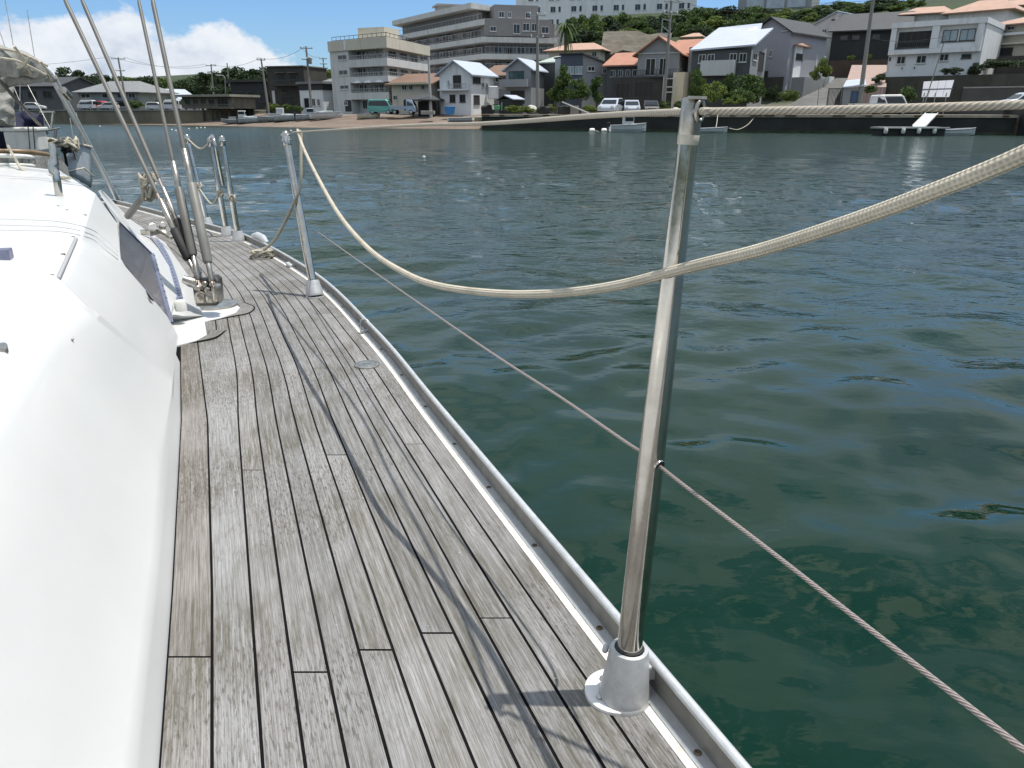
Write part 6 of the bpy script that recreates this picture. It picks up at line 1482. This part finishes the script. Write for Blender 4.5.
for px, t, b, Y, w_, key in ((556, 26, 54, 165, 22, 'dark'), (590, 20, 48, 168, 30, 'mid'), (612, 20, 46, 170, 30, 'dark'), (634, 18, 44, 172, 30, 'mid'), (652, 18, 44, 172, 28, 'dark'), (680, 12, 42, 165, 30, 'dark'), (696, 14, 42, 160, 30, 'mid'), (724, 12, 38, 158, 32, 'dark'), (744, 14, 38, 155, 28, 'mid'), (600, 36, 54, 150, 22, 'dark'), (618, 34, 46, 152, 20, 'mid'), (658, 32, 46, 150, 22, 'dark')):
    tree(px, t, b, Y, w_, key, ls_[key], gs, trunk=.1)
# palm
pz0, pz1 = Z(56, 118), Z(20, 118); xpm = X(565, 118, 9)
pt_ = thing('palm_tree', (xpm, 118, ground(xpm, 118)), 'tall shaggy palm tree standing between the apartment block and the pale orange roof', 'palm tree')
bm = B(); tube(bm, spline([(xpm, 118, ground(xpm, 118)-.3), (xpm+.1, 118, 5), (xpm, 118, Z(25, 118))], 5), .22, 8); obj('trunk', bm, M_bark, pt_)
bm = B(); rnd = random.Random(4); top_ = Vector((xpm, 118, Z(25, 118)))
for i in range(34):
    a = rnd.uniform(0, 6.28); up_ = rnd.uniform(-.9, 1.0); L = rnd.uniform(1.5, 2.3); d = Vector((math.cos(a), math.sin(a), 0)); pv_ = None
    for s in range(6):
        t = s/5; c = top_+d*L*t*(.9 if up_ > 0 else .6)+Vector((0, 0, up_*L*t-1.3*L*t*t)); wd = .28*(1-t)+.05; sd_ = Vector((-d.y, d.x, 0))*wd
        cc_ = (bm.verts.new(c-sd_), bm.verts.new(c+sd_))
        if pv_: bm.faces.new((pv_[0], pv_[1], cc_[1], cc_[0]))
        pv_ = cc_
obj('fronds', bm, L_mid, pt_)
# gardens along the quay street
tree(565, 62, 106, 98, 30, 'tall', 'tall dark garden tree before the dark green roofed house', trunk=.1)
tree(578, 76, 108, 96, 26, 'mid', 'rounded garden tree between the two taller trees by the slate blue house', trunk=.15)
tree(597, 73, 106, 96, 24, 'tall', 'conical green tree at the right corner of the slate blue house', trunk=.1)
tree(556, 80, 107, 99, 20, 'mid', 'bushy green tree left of the tall dark garden tree', trunk=.1)
for px, t, b, w_, key, l in ((514, 104, 114, 20, 'lite', 'dry yellow green shrub at the left end of the quay'), (527, 106, 114, 18, 'lite', 'yellowed shrub beside the tall pole on the quay'), (541, 106, 114, 16, 'mid', 'low green weeds right of the tall pole on the quay'), (590, 104, 113, 18, 'lite', 'yellow weeds below the slate blue house'), (551, 104, 113, 14, 'lite', 'pale weeds before the garden trees'), (650, 99, 110, 14, 'mid', 'small shrub right of the parked cars'), (664, 100, 111, 16, 'mid', 'green shrub under the orange house balcony'), (680, 97, 111, 14, 'mid', 'dark shrub left of the near stanchion head')):
    tree(px, t, b, 92, w_, key, l, cat='bush')
for px, t, b, Y, w_, key, l in ((698, 64, 104, 89, 20, 'mid', 'loose green shrub at the left corner of the white roofed dark house'), (714, 78, 106, 87, 26, 'lite', 'sunlit shrub right of the near stanchion head'), (728, 66, 106, 89, 24, 'mid', 'tall green shrub under the pale balcony'), (752, 70, 106, 87, 36, 'mid', 'big rounded bush before the side wing of the white roofed house'), (740, 86, 107, 85, 30, 'mid', 'dark low bush below the pale balcony'), (735, 94, 107, 84, 26, 'lite', 'low yellow green bush near the quay edge'), (772, 80, 105, 90, 18, 'dark', 'narrow dark shrub before the tall grey gabled house'), (790, 88, 103, 88, 20, 'lite', 'bright green shrub by the white pillar of the lane'),
    (821, 58, 84, 97, 24, 'lite', 'bright sunlit bush beside the lane under the black house'), (851, 54, 62, 108, 8, 'lite', 'small yellow shrub at the left below the black house'), (868, 53, 61, 108, 8, 'lite', 'small yellow shrub right of the leaning pole below the black house'), (908, 82, 104, 82, 26, 'mid', 'dark green bush between the small truck and the white panels'), (870, 84, 94, 84, 14, 'mid', 'low green bush under the paved bank'), (952, 66, 76, 86, 20, 'dark', 'dark shrub overhanging the retaining wall'), (976, 60, 77, 86, 16, 'dark', 'dark shrub on the retaining wall beside the cream house'), (1000, 56, 70, 88, 40, 'dark', 'wide dark hedge below the cream corner house'), (880, 72, 84, 88, 18, 'dark', 'dark shrub at the left foot of the white modern house')):
    tree(px, t, b, Y, w_, key, l, cat='bush')
for i, (px, t, b, Y, w_) in enumerate(((124, 72, 102, 185, 34), (140, 76, 104, 180, 32), (156, 73, 104, 183, 34), (172, 73, 106, 178, 34), (190, 71, 106, 172, 34), (204, 73, 106, 165, 30), (110, 79, 104, 182, 30), (92, 76, 104, 186, 34), (76, 72, 104, 188, 30))):
    tree(px, t, b, Y, w_, 'dark' if i % 3 else 'mid', lw if i % 3 else 'green broadleaf tree in the wood behind the left shore', gw, trunk=.1)
# bare dry slope above the orange roofs
sl_ = B(); q4 = [(600, 52, 128), (668, 52, 128), (672, 33, 140), (604, 31, 140)]
pts_ = [Vector((X(a, Y, Z(b, Y)), Y, Z(b, Y))) for a, b, Y in q4]; up_ = [sl_.verts.new(p_) for p_ in pts_]; lo = [sl_.verts.new(p_-Vector((0, -2, 9))) for p_ in pts_]; sl_.faces.new(up_)
for i in range(4): sl_.faces.new((lo[i], lo[(i+1) % 4], up_[(i+1) % 4], up_[i]))
bmesh.ops.subdivide_edges(sl_, edges=sl_.edges[:], cuts=5, use_grid_fill=True)
for q in sl_.verts: q.co += Vector((0, 0, .8*noise.noise(q.co*.4)))
bmesh.ops.recalc_face_normals(sl_, faces=sl_.faces)
tag(obj('hillside', sl_, pm('dry_slope', (.11, .095, .075), .95, var=.4, scale=.5, dirt=(.05, .055, .03)), None), kind='structure')
# ================================================================== CARS
van_w = car('hatch', C_white, (0, 0, 0), 0, 'x')
car('van', C_green, at(382, 104.5), R(-8), 'green boxy van parked before the hotel at the back of the beach', name='small_van')
car('truck', C_blue, at(404, 103.5), R(-5), 'pale grey blue pickup truck parked right of the green van')
def dupcar(src, px, Y, rz, label, z=None):
    p_ = at(px, Y); return dup(src, p_ if z is None else (p_[0], p_[1], z), rz, label=label)
van_w.location = (X(109, 139, 2), 139, 2.2); van_w.rotation_euler = (0, 0, R(178)); van_w['label'] = 'white hatchback third in the row on the left shore road'; van_w['group'] = 'cars parked on the left shore road'
v2 = car('van', C_white, (X(88, 140, 2.0), 140, 2.2), R(175), 'white minivan first in the row on the left shore road', 'cars parked on the left shore road')
car('hatch', C_red, (X(98.5, 141, 2.0), 141, 2.2), R(170), 'red car between the white minivan and the white hatchback', 'cars parked on the left shore road')
van_w.scale = (.88, .88, .88); v2.scale = (.88, .88, .88)
dup(van_w, (X(36, 146, 2), 146, 2.2), R(10), label='pale car parked alone before the dark house at far left')
dup(van_w, (X(158, 132, 2), 132, 2.1), R(5), label='white car parked between the two left pairs of shrouds')
dup(v2, (X(172, 130, 2), 130, 2.1), R(185), label='white van parked just left of the stilt house')
cs = car('hatch', C_silver, at(611, 85.5), R(-112), 'silver car parked front on beside the tree below the orange house', name='parked_car')
car('hatch', C_grey, at(631, 86), R(-95), 'pale grey car parked nose out under the balcony of the orange house')
car('hatch', C_black, at(650, 88), R(-95), 'black car in the shade of the orange house garage')
cs.scale = (1.12, 1.12, 1.12)
kt = car('truck', C_white, at(866, 76.5), R(2), 'white small flatbed truck parked on the quay beside the leaning pole')
car('van', C_white, at(889, 79), R(-15), 'small white van parked behind the white flatbed truck')
car('hatch', C_silver, at(1020, 71.0, .42), R(178), 'silver car cut by the right edge of the picture behind the quay')
# ================================================================== BOATS
gb_ = 'open boats hauled out on the beach'
for px, Y, L, Wd, H, rz, m_, l, cv in ((234, 112, 4.6, 1.5, .65, R(172), M_bg, 'grey open boat hauled out right under the stilt house', None), (254, 111, 5.0, 1.6, .7, R(8), M_bb, 'blue grey boat on the beach below the leaning pole', M_tarp), (274, 110, 5.6, 1.6, .7, R(175), M_bg, 'long grey boat on the beach below the bright bush', None), (293, 109, 5.8, 1.7, .75, R(10), M_bb, 'long pale boat under a tarpaulin left of the white boat', M_tarp), (311, 108, 4.6, 1.6, .8, R(15), M_bb, 'blue white boat next to the white covered boat on the beach', None), (327, 107, 5.2, 1.8, .95, R(18), M_bw, 'white boat under a pale cover nearest the hotel', M_tarp), (281, 113, 4.2, 1.5, .7, R(185), M_bw, 'white boat behind the long grey one on the beach', None), (243, 114.5, 4.4, 1.5, .7, R(4), M_bw, 'white boat behind the blue grey one near the stilt house', None),
    (369, 104.5, 3.6, 1.4, .7, R(12), M_ybw, 'yellowish boat drawn up left of the green van', None), (464, 97.5, 4.8, 1.5, .6, R(15), M_bb, 'boat with blue and yellow gear drawn up on the slip', None), (484, 96.5, 3.4, 1.3, .6, R(25), M_ybw, 'small pale boat at the left end of the quay', None)):
    boat(px, Y, L*.84, Wd*.9, H*.85, rz, m_, l, gb_, cover=cv, cabin=(px in (281, 311, 243)), outboard=(px in (254, 311)))
boat(628, 77.5, 3.7, 1.5, .85, R(8), M_bw, 'white motor boat with a windscreen console and black outboard moored at the quay', None, z=-.18, name='motor_boat', cabin=True, outboard=True)
boat(709, 74.5, 3.6, 1.3, .55, R(4), M_bw, 'low white skiff moored against the quay right of the near stanchion', None, z=-.12, name='skiff')
boat(957, 66.0, 3.3, 1.2, .62, R(5), M_bw, 'small white skiff lying at the right end of the floating pontoon', None, z=-.12, name='skiff')
boat(618, 78.5, 2.2, 1.0, .5, R(190), M_bg, 'tiny grey dinghy tied to the stern of the white motor boat', None, z=-.1, name='dinghy', thw=1)
# pontoon with gangway
pn = thing('floating_pontoon', (X(908, 66.3, 0), 66.3, 0), 'low grey floating pontoon with a pale deck at the foot of the white gangway', 'pontoon')
cx = X(908, 66.3, .3); bm = B(); box(bm, (cx, 66.3, .62), (5.4, 2.4, .14), -.06); obj('deck', bm, M_conc, pn)
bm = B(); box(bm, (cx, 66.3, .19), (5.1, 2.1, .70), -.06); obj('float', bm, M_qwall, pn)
for f in (-.48, -.2, .05, .3): bm = B(); lathe(bm, (cx+f*5.2, 65.05, .40), (0, 0, 1), [(.12, -.2), (.16, -.1), (.16, .1), (.12, .2)], 10); obj('fender', bm, M_plas, pn)
bm = B(); box(bm, (cx, 65.05, .66), (5.4, .06, .10), -.06); obj('kerb', bm, M_plas, pn)
gy = thing('gangway', (X(928, 67, 1), 67, .7), 'sloping white gangway leading from the quay edge down to the pontoon', 'gangway')
bm = B(); a = Vector((X(919, 66.6, .75), 66.6, .74)); b = Vector((X(932, 70.8, 1.9), 70.8, G+.12)); side_ = Vector((.95, .1, 0))
a2, b2 = a-side_*.62, b-side_*.62; a3, b3 = a+side_*.62, b+side_*.62
lo = [bm.verts.new(q-Vector((0, 0, .12))) for q in (a2, a3, b3, b2)]; up_ = [bm.verts.new(q) for q in (a2, a3, b3, b2)]; bm.faces.new(up_); bm.faces.new(lo[::-1])
for i in range(4): bm.faces.new((lo[i], lo[(i+1) % 4], up_[(i+1) % 4], up_[i]))
bmesh.ops.recalc_face_normals(bm, faces=bm.faces); obj('tread_plate', bm, pm('white_gangway', (.66, .70, .70), .6, var=.06), gy)
for p_, q in ((a2, b2), (a3, b3)): bm = B(); bar(bm, p_+Vector((0, 0, .05)), q+Vector((0, 0, .05)), .06, .08); obj('side_rail', bm, M_plas, gy)
def moor(pts, r, label): 
    bm = B(); tube(bm, spline(pts, 6), r, 6, uv=True); tag(obj('mooring_line', bm, M_cord, None, origin=tuple(pts[0])), label, 'mooring line')
sk = 74.6
moor([Vector((X(729, sk, .4), sk, .42)), Vector((X(738, 75, .3), 75, .30)), Vector((X(748, 75.6, .7), 75.6, .75)), Vector((X(757, 76.4, 1.6), 76.6, G+.02))], .04, 'pale mooring line curving from the white skiff up to the quay edge')
moor([Vector((X(716, sk, .5), sk, .5)), Vector((X(717, 76, 1), 76, 1.0)), Vector((X(718, 77.5, 1.6), 77.6, G+.02))], .035, 'short upright mooring line between the white skiff and the quay')
for i, (px, Y, l) in enumerate(((592, 80, 'white float left of the motor boat'), (604, 79.6, 'second white float next to the dinghy'))):
    t = thing('mooring_float', (X(px, Y, 0), Y, 0), l+', lying on the water', 'float'); bm = B(); lathe(bm, (X(px, Y, 0)-.3, Y, .05), (1, 0, .05), [(.05, 0), (.24, .06), (.28, .3), (.24, .54), (.05, .6)], 12); obj('body', bm, M_plas, t)
    bm = B(); tube(bm, [(X(px, Y, 0)+.3, Y, .08), (X(px, Y, 0)+.6, Y, .02), (X(px, Y, 0)+.9, Y, -.1)], .03, 6); obj('line', bm, M_cord, t)
gbu = 'small white buoys floating off the beach'
for px, py in ((100, 126.5), (172, 130), (176, 131), (189, 129), (197, 128.4), (201, 127.8), (205, 128), (291, 131), (424, 168), (300, 131)):
    Y = CAMZ/math.tan(PITCH+math.atan((py-384)/FOC))*.97 if px != 424 else 34
    bm = B(); x = X(px, Y, 0); s_ = .11 if Y > 50 else .07; lathe(bm, (x, Y, -.05), (0, 0, 1), [(.02, 0), (s_*.8, s_*.4), (s_, s_), (s_*.8, s_*1.6), (.02, s_*2)], 10)
    tag(obj('buoy', bm, M_plas, None, origin=(x, Y, 0)), 'small white round buoy floating in a loose row off the beach', 'buoy', gbu)
# ================================================================== POLES AND WIRES
gp = 'utility poles along the shore'
pole('a', (118, 57), (128, 103), 140, 'grey utility pole with a wide crossarm before the hip roofed house', ((.3, 2.2), (2.2, 1.4)), .17)
pole('b', (211, 64), (215, 100), 150, 'far utility pole rising from the dark trees behind the stilt house', ((.3, 1.8),), .15)
pole('c', (227, 63), (232, 100), 145, 'second thin pole among the trees, right of the far utility pole', (), .13)
pole('d', (261, 58.5), (269, 108), 120, 'pale leaning utility pole at the top of the beach before the overgrown house', ((.2, 1.2),), .16)
pole('e', (306, 46), (312, 110), 118, 'tall utility pole with a transformer at the corner of the dark two storey building', ((.3, 1.8), (1.8, 1.5)), .17, transformer=True)
pole('f', (323, 57), (327, 90), 150, 'short leaning utility pole against the sky left of the hotel', ((.3, 1.4), (1.2, 1.2)), .15)
pole('g', (428.5, 57), (431, 112), 103, 'plain pale concrete pole without arms before the grey block', (), .17, mat=pm('pale_pole', (.42, .41, .38), .8))
pole('h', (537.5, 13), (537.5, 109), 95, 'tall grey utility pole with two crossarms before the grey white roofed house', ((.25, 2.0), (2.6, 1.6)), .19)
pole('i', (672, -6), (663, 106), 92, 'tall utility pole with crossarms and a square steel bracket before the orange house', ((.8, 2.0), (2.0, 1.8)), .17)
pole('j', (874, -8), (858, 104), 80, 'leaning concrete utility pole between the black house and the flatbed truck', ((.3, 1.6),), .20)
pole('k', (946, 36), (921, 106), 78, 'thin leaning service pole before the white modern house', (), .05)
pole('l', (819, 84), (817, 107), 80, 'thin bare post beside the lane before the black gate', (), .04)
tp_, e_ = POLE['i']
br_ = thing('steel_bracket', (tp_.x, tp_.y, 12), 'square open steel bracket frame fixed to the tall pole before the orange house', 'bracket')
bm = B(); x0, x1 = X(661, 92, 10), X(669, 92, 10); z0, z1_ = Z(33, 92), Z(19, 92)
for a, b in (((x0, z0), (x0, z1_)), ((x0, z1_), (x1, z1_-.2)), ((x0, z0), (x1, z0-.2)), ((x0, z1_*.5+z0*.5), (x1, z0))): bar(bm, (a[0], 91.7, a[1]), (b[0], 91.7, b[1]), .10)
obj('frame', bm, M_steel, br_)
# street lamp by the trees
lp = thing('street_lamp', (X(225, 138, 2), 138, ground(X(225, 138, 2), 138)), 'grey street lamp with a curved arm above the stilt house roof', 'street lamp')
bm = B(); tube(bm, spline([(X(226, 138, 2), 138, 1.6), (X(225.5, 138, 6), 138, Z(84, 138)), (X(224, 138, 8), 138, Z(77, 138)), (X(219.5, 138, 8), 138, Z(75, 138))], 5), .09, 8); obj('post', bm, M_pole, lp)
bm = B(); box(bm, (X(218.5, 138, 8), 138, Z(75, 138)-.05), (.7, .3, .16)); obj('lamp_head', bm, M_ins, lp)
def W(k1, i1, k2, i2, sag, lbl): wire(POLE[k1][1][i1] if POLE[k1][1] else POLE[k1][0], POLE[k2][1][i2] if POLE[k2][1] else POLE[k2][0], sag, lbl)
W('a', 0, 'b', 0, 1.0, 'thin power line sagging from the far left pole towards the trees'); W('a', 2, 'b', 2, 1.2, 'second thin power line from the far left pole towards the trees')
W('e', 1, 'd', 0, .8, 'thin power line between the leaning pole and the transformer pole'); W('e', 0, 'f', 0, .6, 'thin power line from the transformer pole to the short leaning pole'); W('b', 1, 'd', 1, .8, 'thin power line crossing above the dark trees to the leaning pole')
W('h', 3, 'i', 4, 1.0, 'thin power line crossing the roofs between the two tall quay poles'); W('i', 1, 'j', 0, 1.6, 'long thin power line from the tall bracket pole to the leaning concrete pole')
wire(POLE['k'][0], POLE['j'][0]-Vector((0, 0, 4)), .4, 'thin service wire between the leaning pole and the thin service pole', .015)
wire((POLE['a'][0].x-60, 150, POLE['a'][0].z-.3), POLE['a'][1][0], 1.5, 'thin power line leaving the far left pole out of the picture')
# ================================================================== SMALL THINGS ON THE QUAY AND BEACH
t = thing('water_tub', at(445, 101), 'bright blue plastic tub standing before the white gabled house', 'tub'); c = Vector(at(450, 101)); bm = B(); lathe(bm, c, (0, 0, 1), [(.55, 0), (.68, .55), (.72, .95), (.64, .95), (.6, .3)], 16); obj('body', bm, pm('blue_plastic', (.05, .22, .50), .4), t)
bm = B(); lathe(bm, c+Vector((0, 0, .9)), (0, 0, 1), [(.74, 0), (.76, .05), (.70, .08)], 16); obj('rim', bm, MATS['blue_plastic'], t)
t = thing('boat_shed', at(508, 96), 'small black shed with a pale sloping roof edge near the left end of the quay', 'shed')
A, Bq = xy(499, 96.5, 2), xy(512, 95.5, 2); walls(t, rect(A, Bq, 2.5), G-.4, Z(99, 96), W_black); F = Fr(A, Bq); shed(t, [F.p(-.1, .2, Z(100.5, 96)), F.p(.45, .2, Z(95.8, 96)), F.p(.45, -2.6, Z(95.8, 96)), F.p(-.1, -2.6, Z(100.5, 96))], R_dark, .1); shed(t, [F.p(.45, .2, Z(95.8, 96)), F.p(1.15, .2, Z(100, 96)), F.p(1.15, -2.6, Z(100, 96)), F.p(.45, -2.6, Z(95.8, 96))], R_white, .12)
t = thing('slanted_ramp', at(575, 85.5), 'long pale plank propped slanting on a grey box at the quay edge', 'plank'); bm = B(); bar(bm, (X(562, 85.6, 2), 85.6, Z(102, 85.6)), (X(589, 85.0, 2), 85.0, Z(113, 85)), .34, .10); obj('board', bm, M_plas, t)
bm = B(); box(bm, (X(574.5, 85.9, 2), 85.9, G+.45), (.9, .5, .9)); obj('support', bm, M_conc, t)
for i, (px, Y, s_, l) in enumerate(((566, 86.5, (1.7, .7, .85), 'low black tarpaulin covered heap beside the slanting plank'), (545, 91, (1.3, .6, .9), 'black covered motorbike heap beside the tall quay pole'), (487, 94, (1.2, .6, 1.0), 'black covered heap beside the green scooter'))):
    bm = B(); x, y, z = at(px, Y); box(bm, (x, y, z+s_[2]/2), s_); bmesh.ops.subdivide_edges(bm, edges=bm.edges[:], cuts=4, use_grid_fill=True)
    for q in bm.verts: q.co += Vector((noise.noise(q.co*1.3), noise.noise(q.co*1.7+Vector((9, 0, 0))), noise.noise(q.co*1.5+Vector((0, 7, 0)))))*.22
    tag(obj('covered_heap', bm, M_dark, None, smooth=True, origin=(x, y, z)), l, 'heap')
for i, (px, Y, w_, l) in enumerate(((532, 93, .75, 'round white boulder like float beside the tall quay pole'), (689, 85, .5, 'pale heap of sacks behind the near stanchion'), (676, 86, .55, 'pale stone lying on the quay left of the near stanchion'))):
    bm = B(); bmesh.ops.create_icosphere(bm, subdivisions=3, radius=w_)
    x, y, z = at(px, Y)
    for q in bm.verts: q.co *= 1+.25*noise.noise(q.co*1.6); q.co.z *= .8
    bmesh.ops.translate(bm, vec=(x, y, z+w_*.55), verts=bm.verts); tag(obj('boulder', bm, pm('pale_stone', (.5, .5, .47), .8, dirt=(.3, .28, .24)), None, smooth=True, origin=(x, y, z)), l, 'stone')
# green scooter
x, y, z = at(497, 93.5); t = thing('scooter', (x, y, z), 'small green scooter parked at the left end of the quay', 'scooter')
bm = B(); box(bm, (x, y, z+.75), (.7, .4, .5)); box(bm, (x+.55, y, z+.8), (.15, .4, .8)); obj('body', bm, pm('scooter_green', (.10, .30, .14), .3), t, bevel=.08)
bm = B(); bar(bm, (x+.5, y, z+.5), (x+.6, y, z+1.35), .08); bar(bm, (x+.6, y-.35, z+1.35), (x+.6, y+.35, z+1.35), .05); obj('handlebar', bm, M_steel, t)
bm = B(); box(bm, (x-.2, y, z+1.05), (.6, .35, .12)); obj('seat', bm, M_dark, t, bevel=.04)
for dx in (-.55, .75): bm = B(); lathe(bm, (x+dx, y-.07, z+.28), (0, 1, 0), [(.2, 0), (.28, .03), (.28, .11), (.2, .14)], 14); obj('wheel', bm, M_tyre, t)
# black gate and grey shed by the lane
t = thing('black_gate', at(832, 79), 'black barred gate leaning slightly at the foot of the lane', 'gate'); A, Bq = xy(826, 79.2, 2), xy(840, 78.8, 2); F = Fr(A, Bq); zg = Z(88, 79)
bm = B()
for f in (0, 1): bar(bm, F.p(f, 0, G-.1), F.p(f, 0, zg), .09)
for zz_ in (G+.1, zg-.05): bar(bm, F.p(0, 0, zz_), F.p(1, 0, zz_), .08)
obj('frame', bm, M_frd, t); bm = B()
for i in range(1, 11): bar(bm, F.p(i/11, .0, G+.1), F.p(i/11, 0, zg-.05), .045)
obj('bars', bm, M_frd, t)
t = thing('grey_shed', at(848, 80), 'small grey shed with a pale sloping roof behind the flatbed truck', 'shed'); A, Bq = xy(841, 80.5, 2), xy(858, 80, 2); fp = rect(A, Bq, 3); F = Fr(A, Bq); walls(t, fp, G-.2, Z(88, 80), W_grey); win(t, F, .45, .85, Z(103, 80), Z(91, 80), pm('blue_tarp', (.05, .10, .2), .5), M_frd, 0)
shed(t, [F.p(-.1, .3, Z(87.7, 80)), F.p(1.25, .3, Z(86, 80)), F.p(1.3, -3, Z(79, 82)), F.p(.2, -3, Z(81, 82))], R_bluew, .1)
# white panels leaning by the bush
t = thing('panel_rack', at(932, 77.5), 'leaning rack of pale grey panels standing on legs below the white modern house', 'panel rack'); Yp = 78
q4 = [Vector((X(919, Yp, 2), Yp, Z(97, Yp))), Vector((X(945, Yp, 2), Yp-.3, Z(97, Yp))), Vector((X(950, Yp+.8, 3), Yp+.7, Z(80, Yp+.8))), Vector((X(921, Yp+.8, 3), Yp+.9, Z(81.5, Yp+.8)))]
for i in range(4):
    a0, a1 = i/4+.006, (i+1)/4-.006; bm = B(); q = [q4[0].lerp(q4[1], a0), q4[0].lerp(q4[1], a1), q4[3].lerp(q4[2], a1), q4[3].lerp(q4[2], a0)]
    lo = [bm.verts.new(p_+Vector((0, .06, 0))) for p_ in q]; up_ = [bm.verts.new(p_) for p_ in q]; bm.faces.new(up_); bm.faces.new(lo[::-1])
    for j in range(4): bm.faces.new((lo[j], lo[(j+1) % 4], up_[(j+1) % 4], up_[j]))
    bmesh.ops.recalc_face_normals(bm, faces=bm.faces); obj('panel', bm, pm('pale_panel', (.42, .43, .47), .6, var=.08), t)
for f in (.1, .5, .9): bm = B(); p_ = q4[0].lerp(q4[1], f); bar(bm, (p_.x, p_.y+.05, G-.1), p_+Vector((0, .08, .4)), .07); obj('leg', bm, M_steel, t)
bm = B(); bar(bm, q4[0].lerp(q4[3], .5)+Vector((-.05, -.03, 0)), q4[1].lerp(q4[2], .5)+Vector((.05, -.03, 0)), .06); obj('crossbar', bm, M_steel, t)
# concrete slab steps at the beach and pebble mounds of gear
t = thing('slab_step', at(426, 99.5), 'long flat concrete block lying on the beach at the foot of the pale pole', 'concrete block'); bm = B(); c = Vector(at(428, 99.5)); box(bm, c+Vector((0, 0, .22)), (1.7, .8, .45), -.1); obj('block', bm, M_conc, t, bevel=.05)
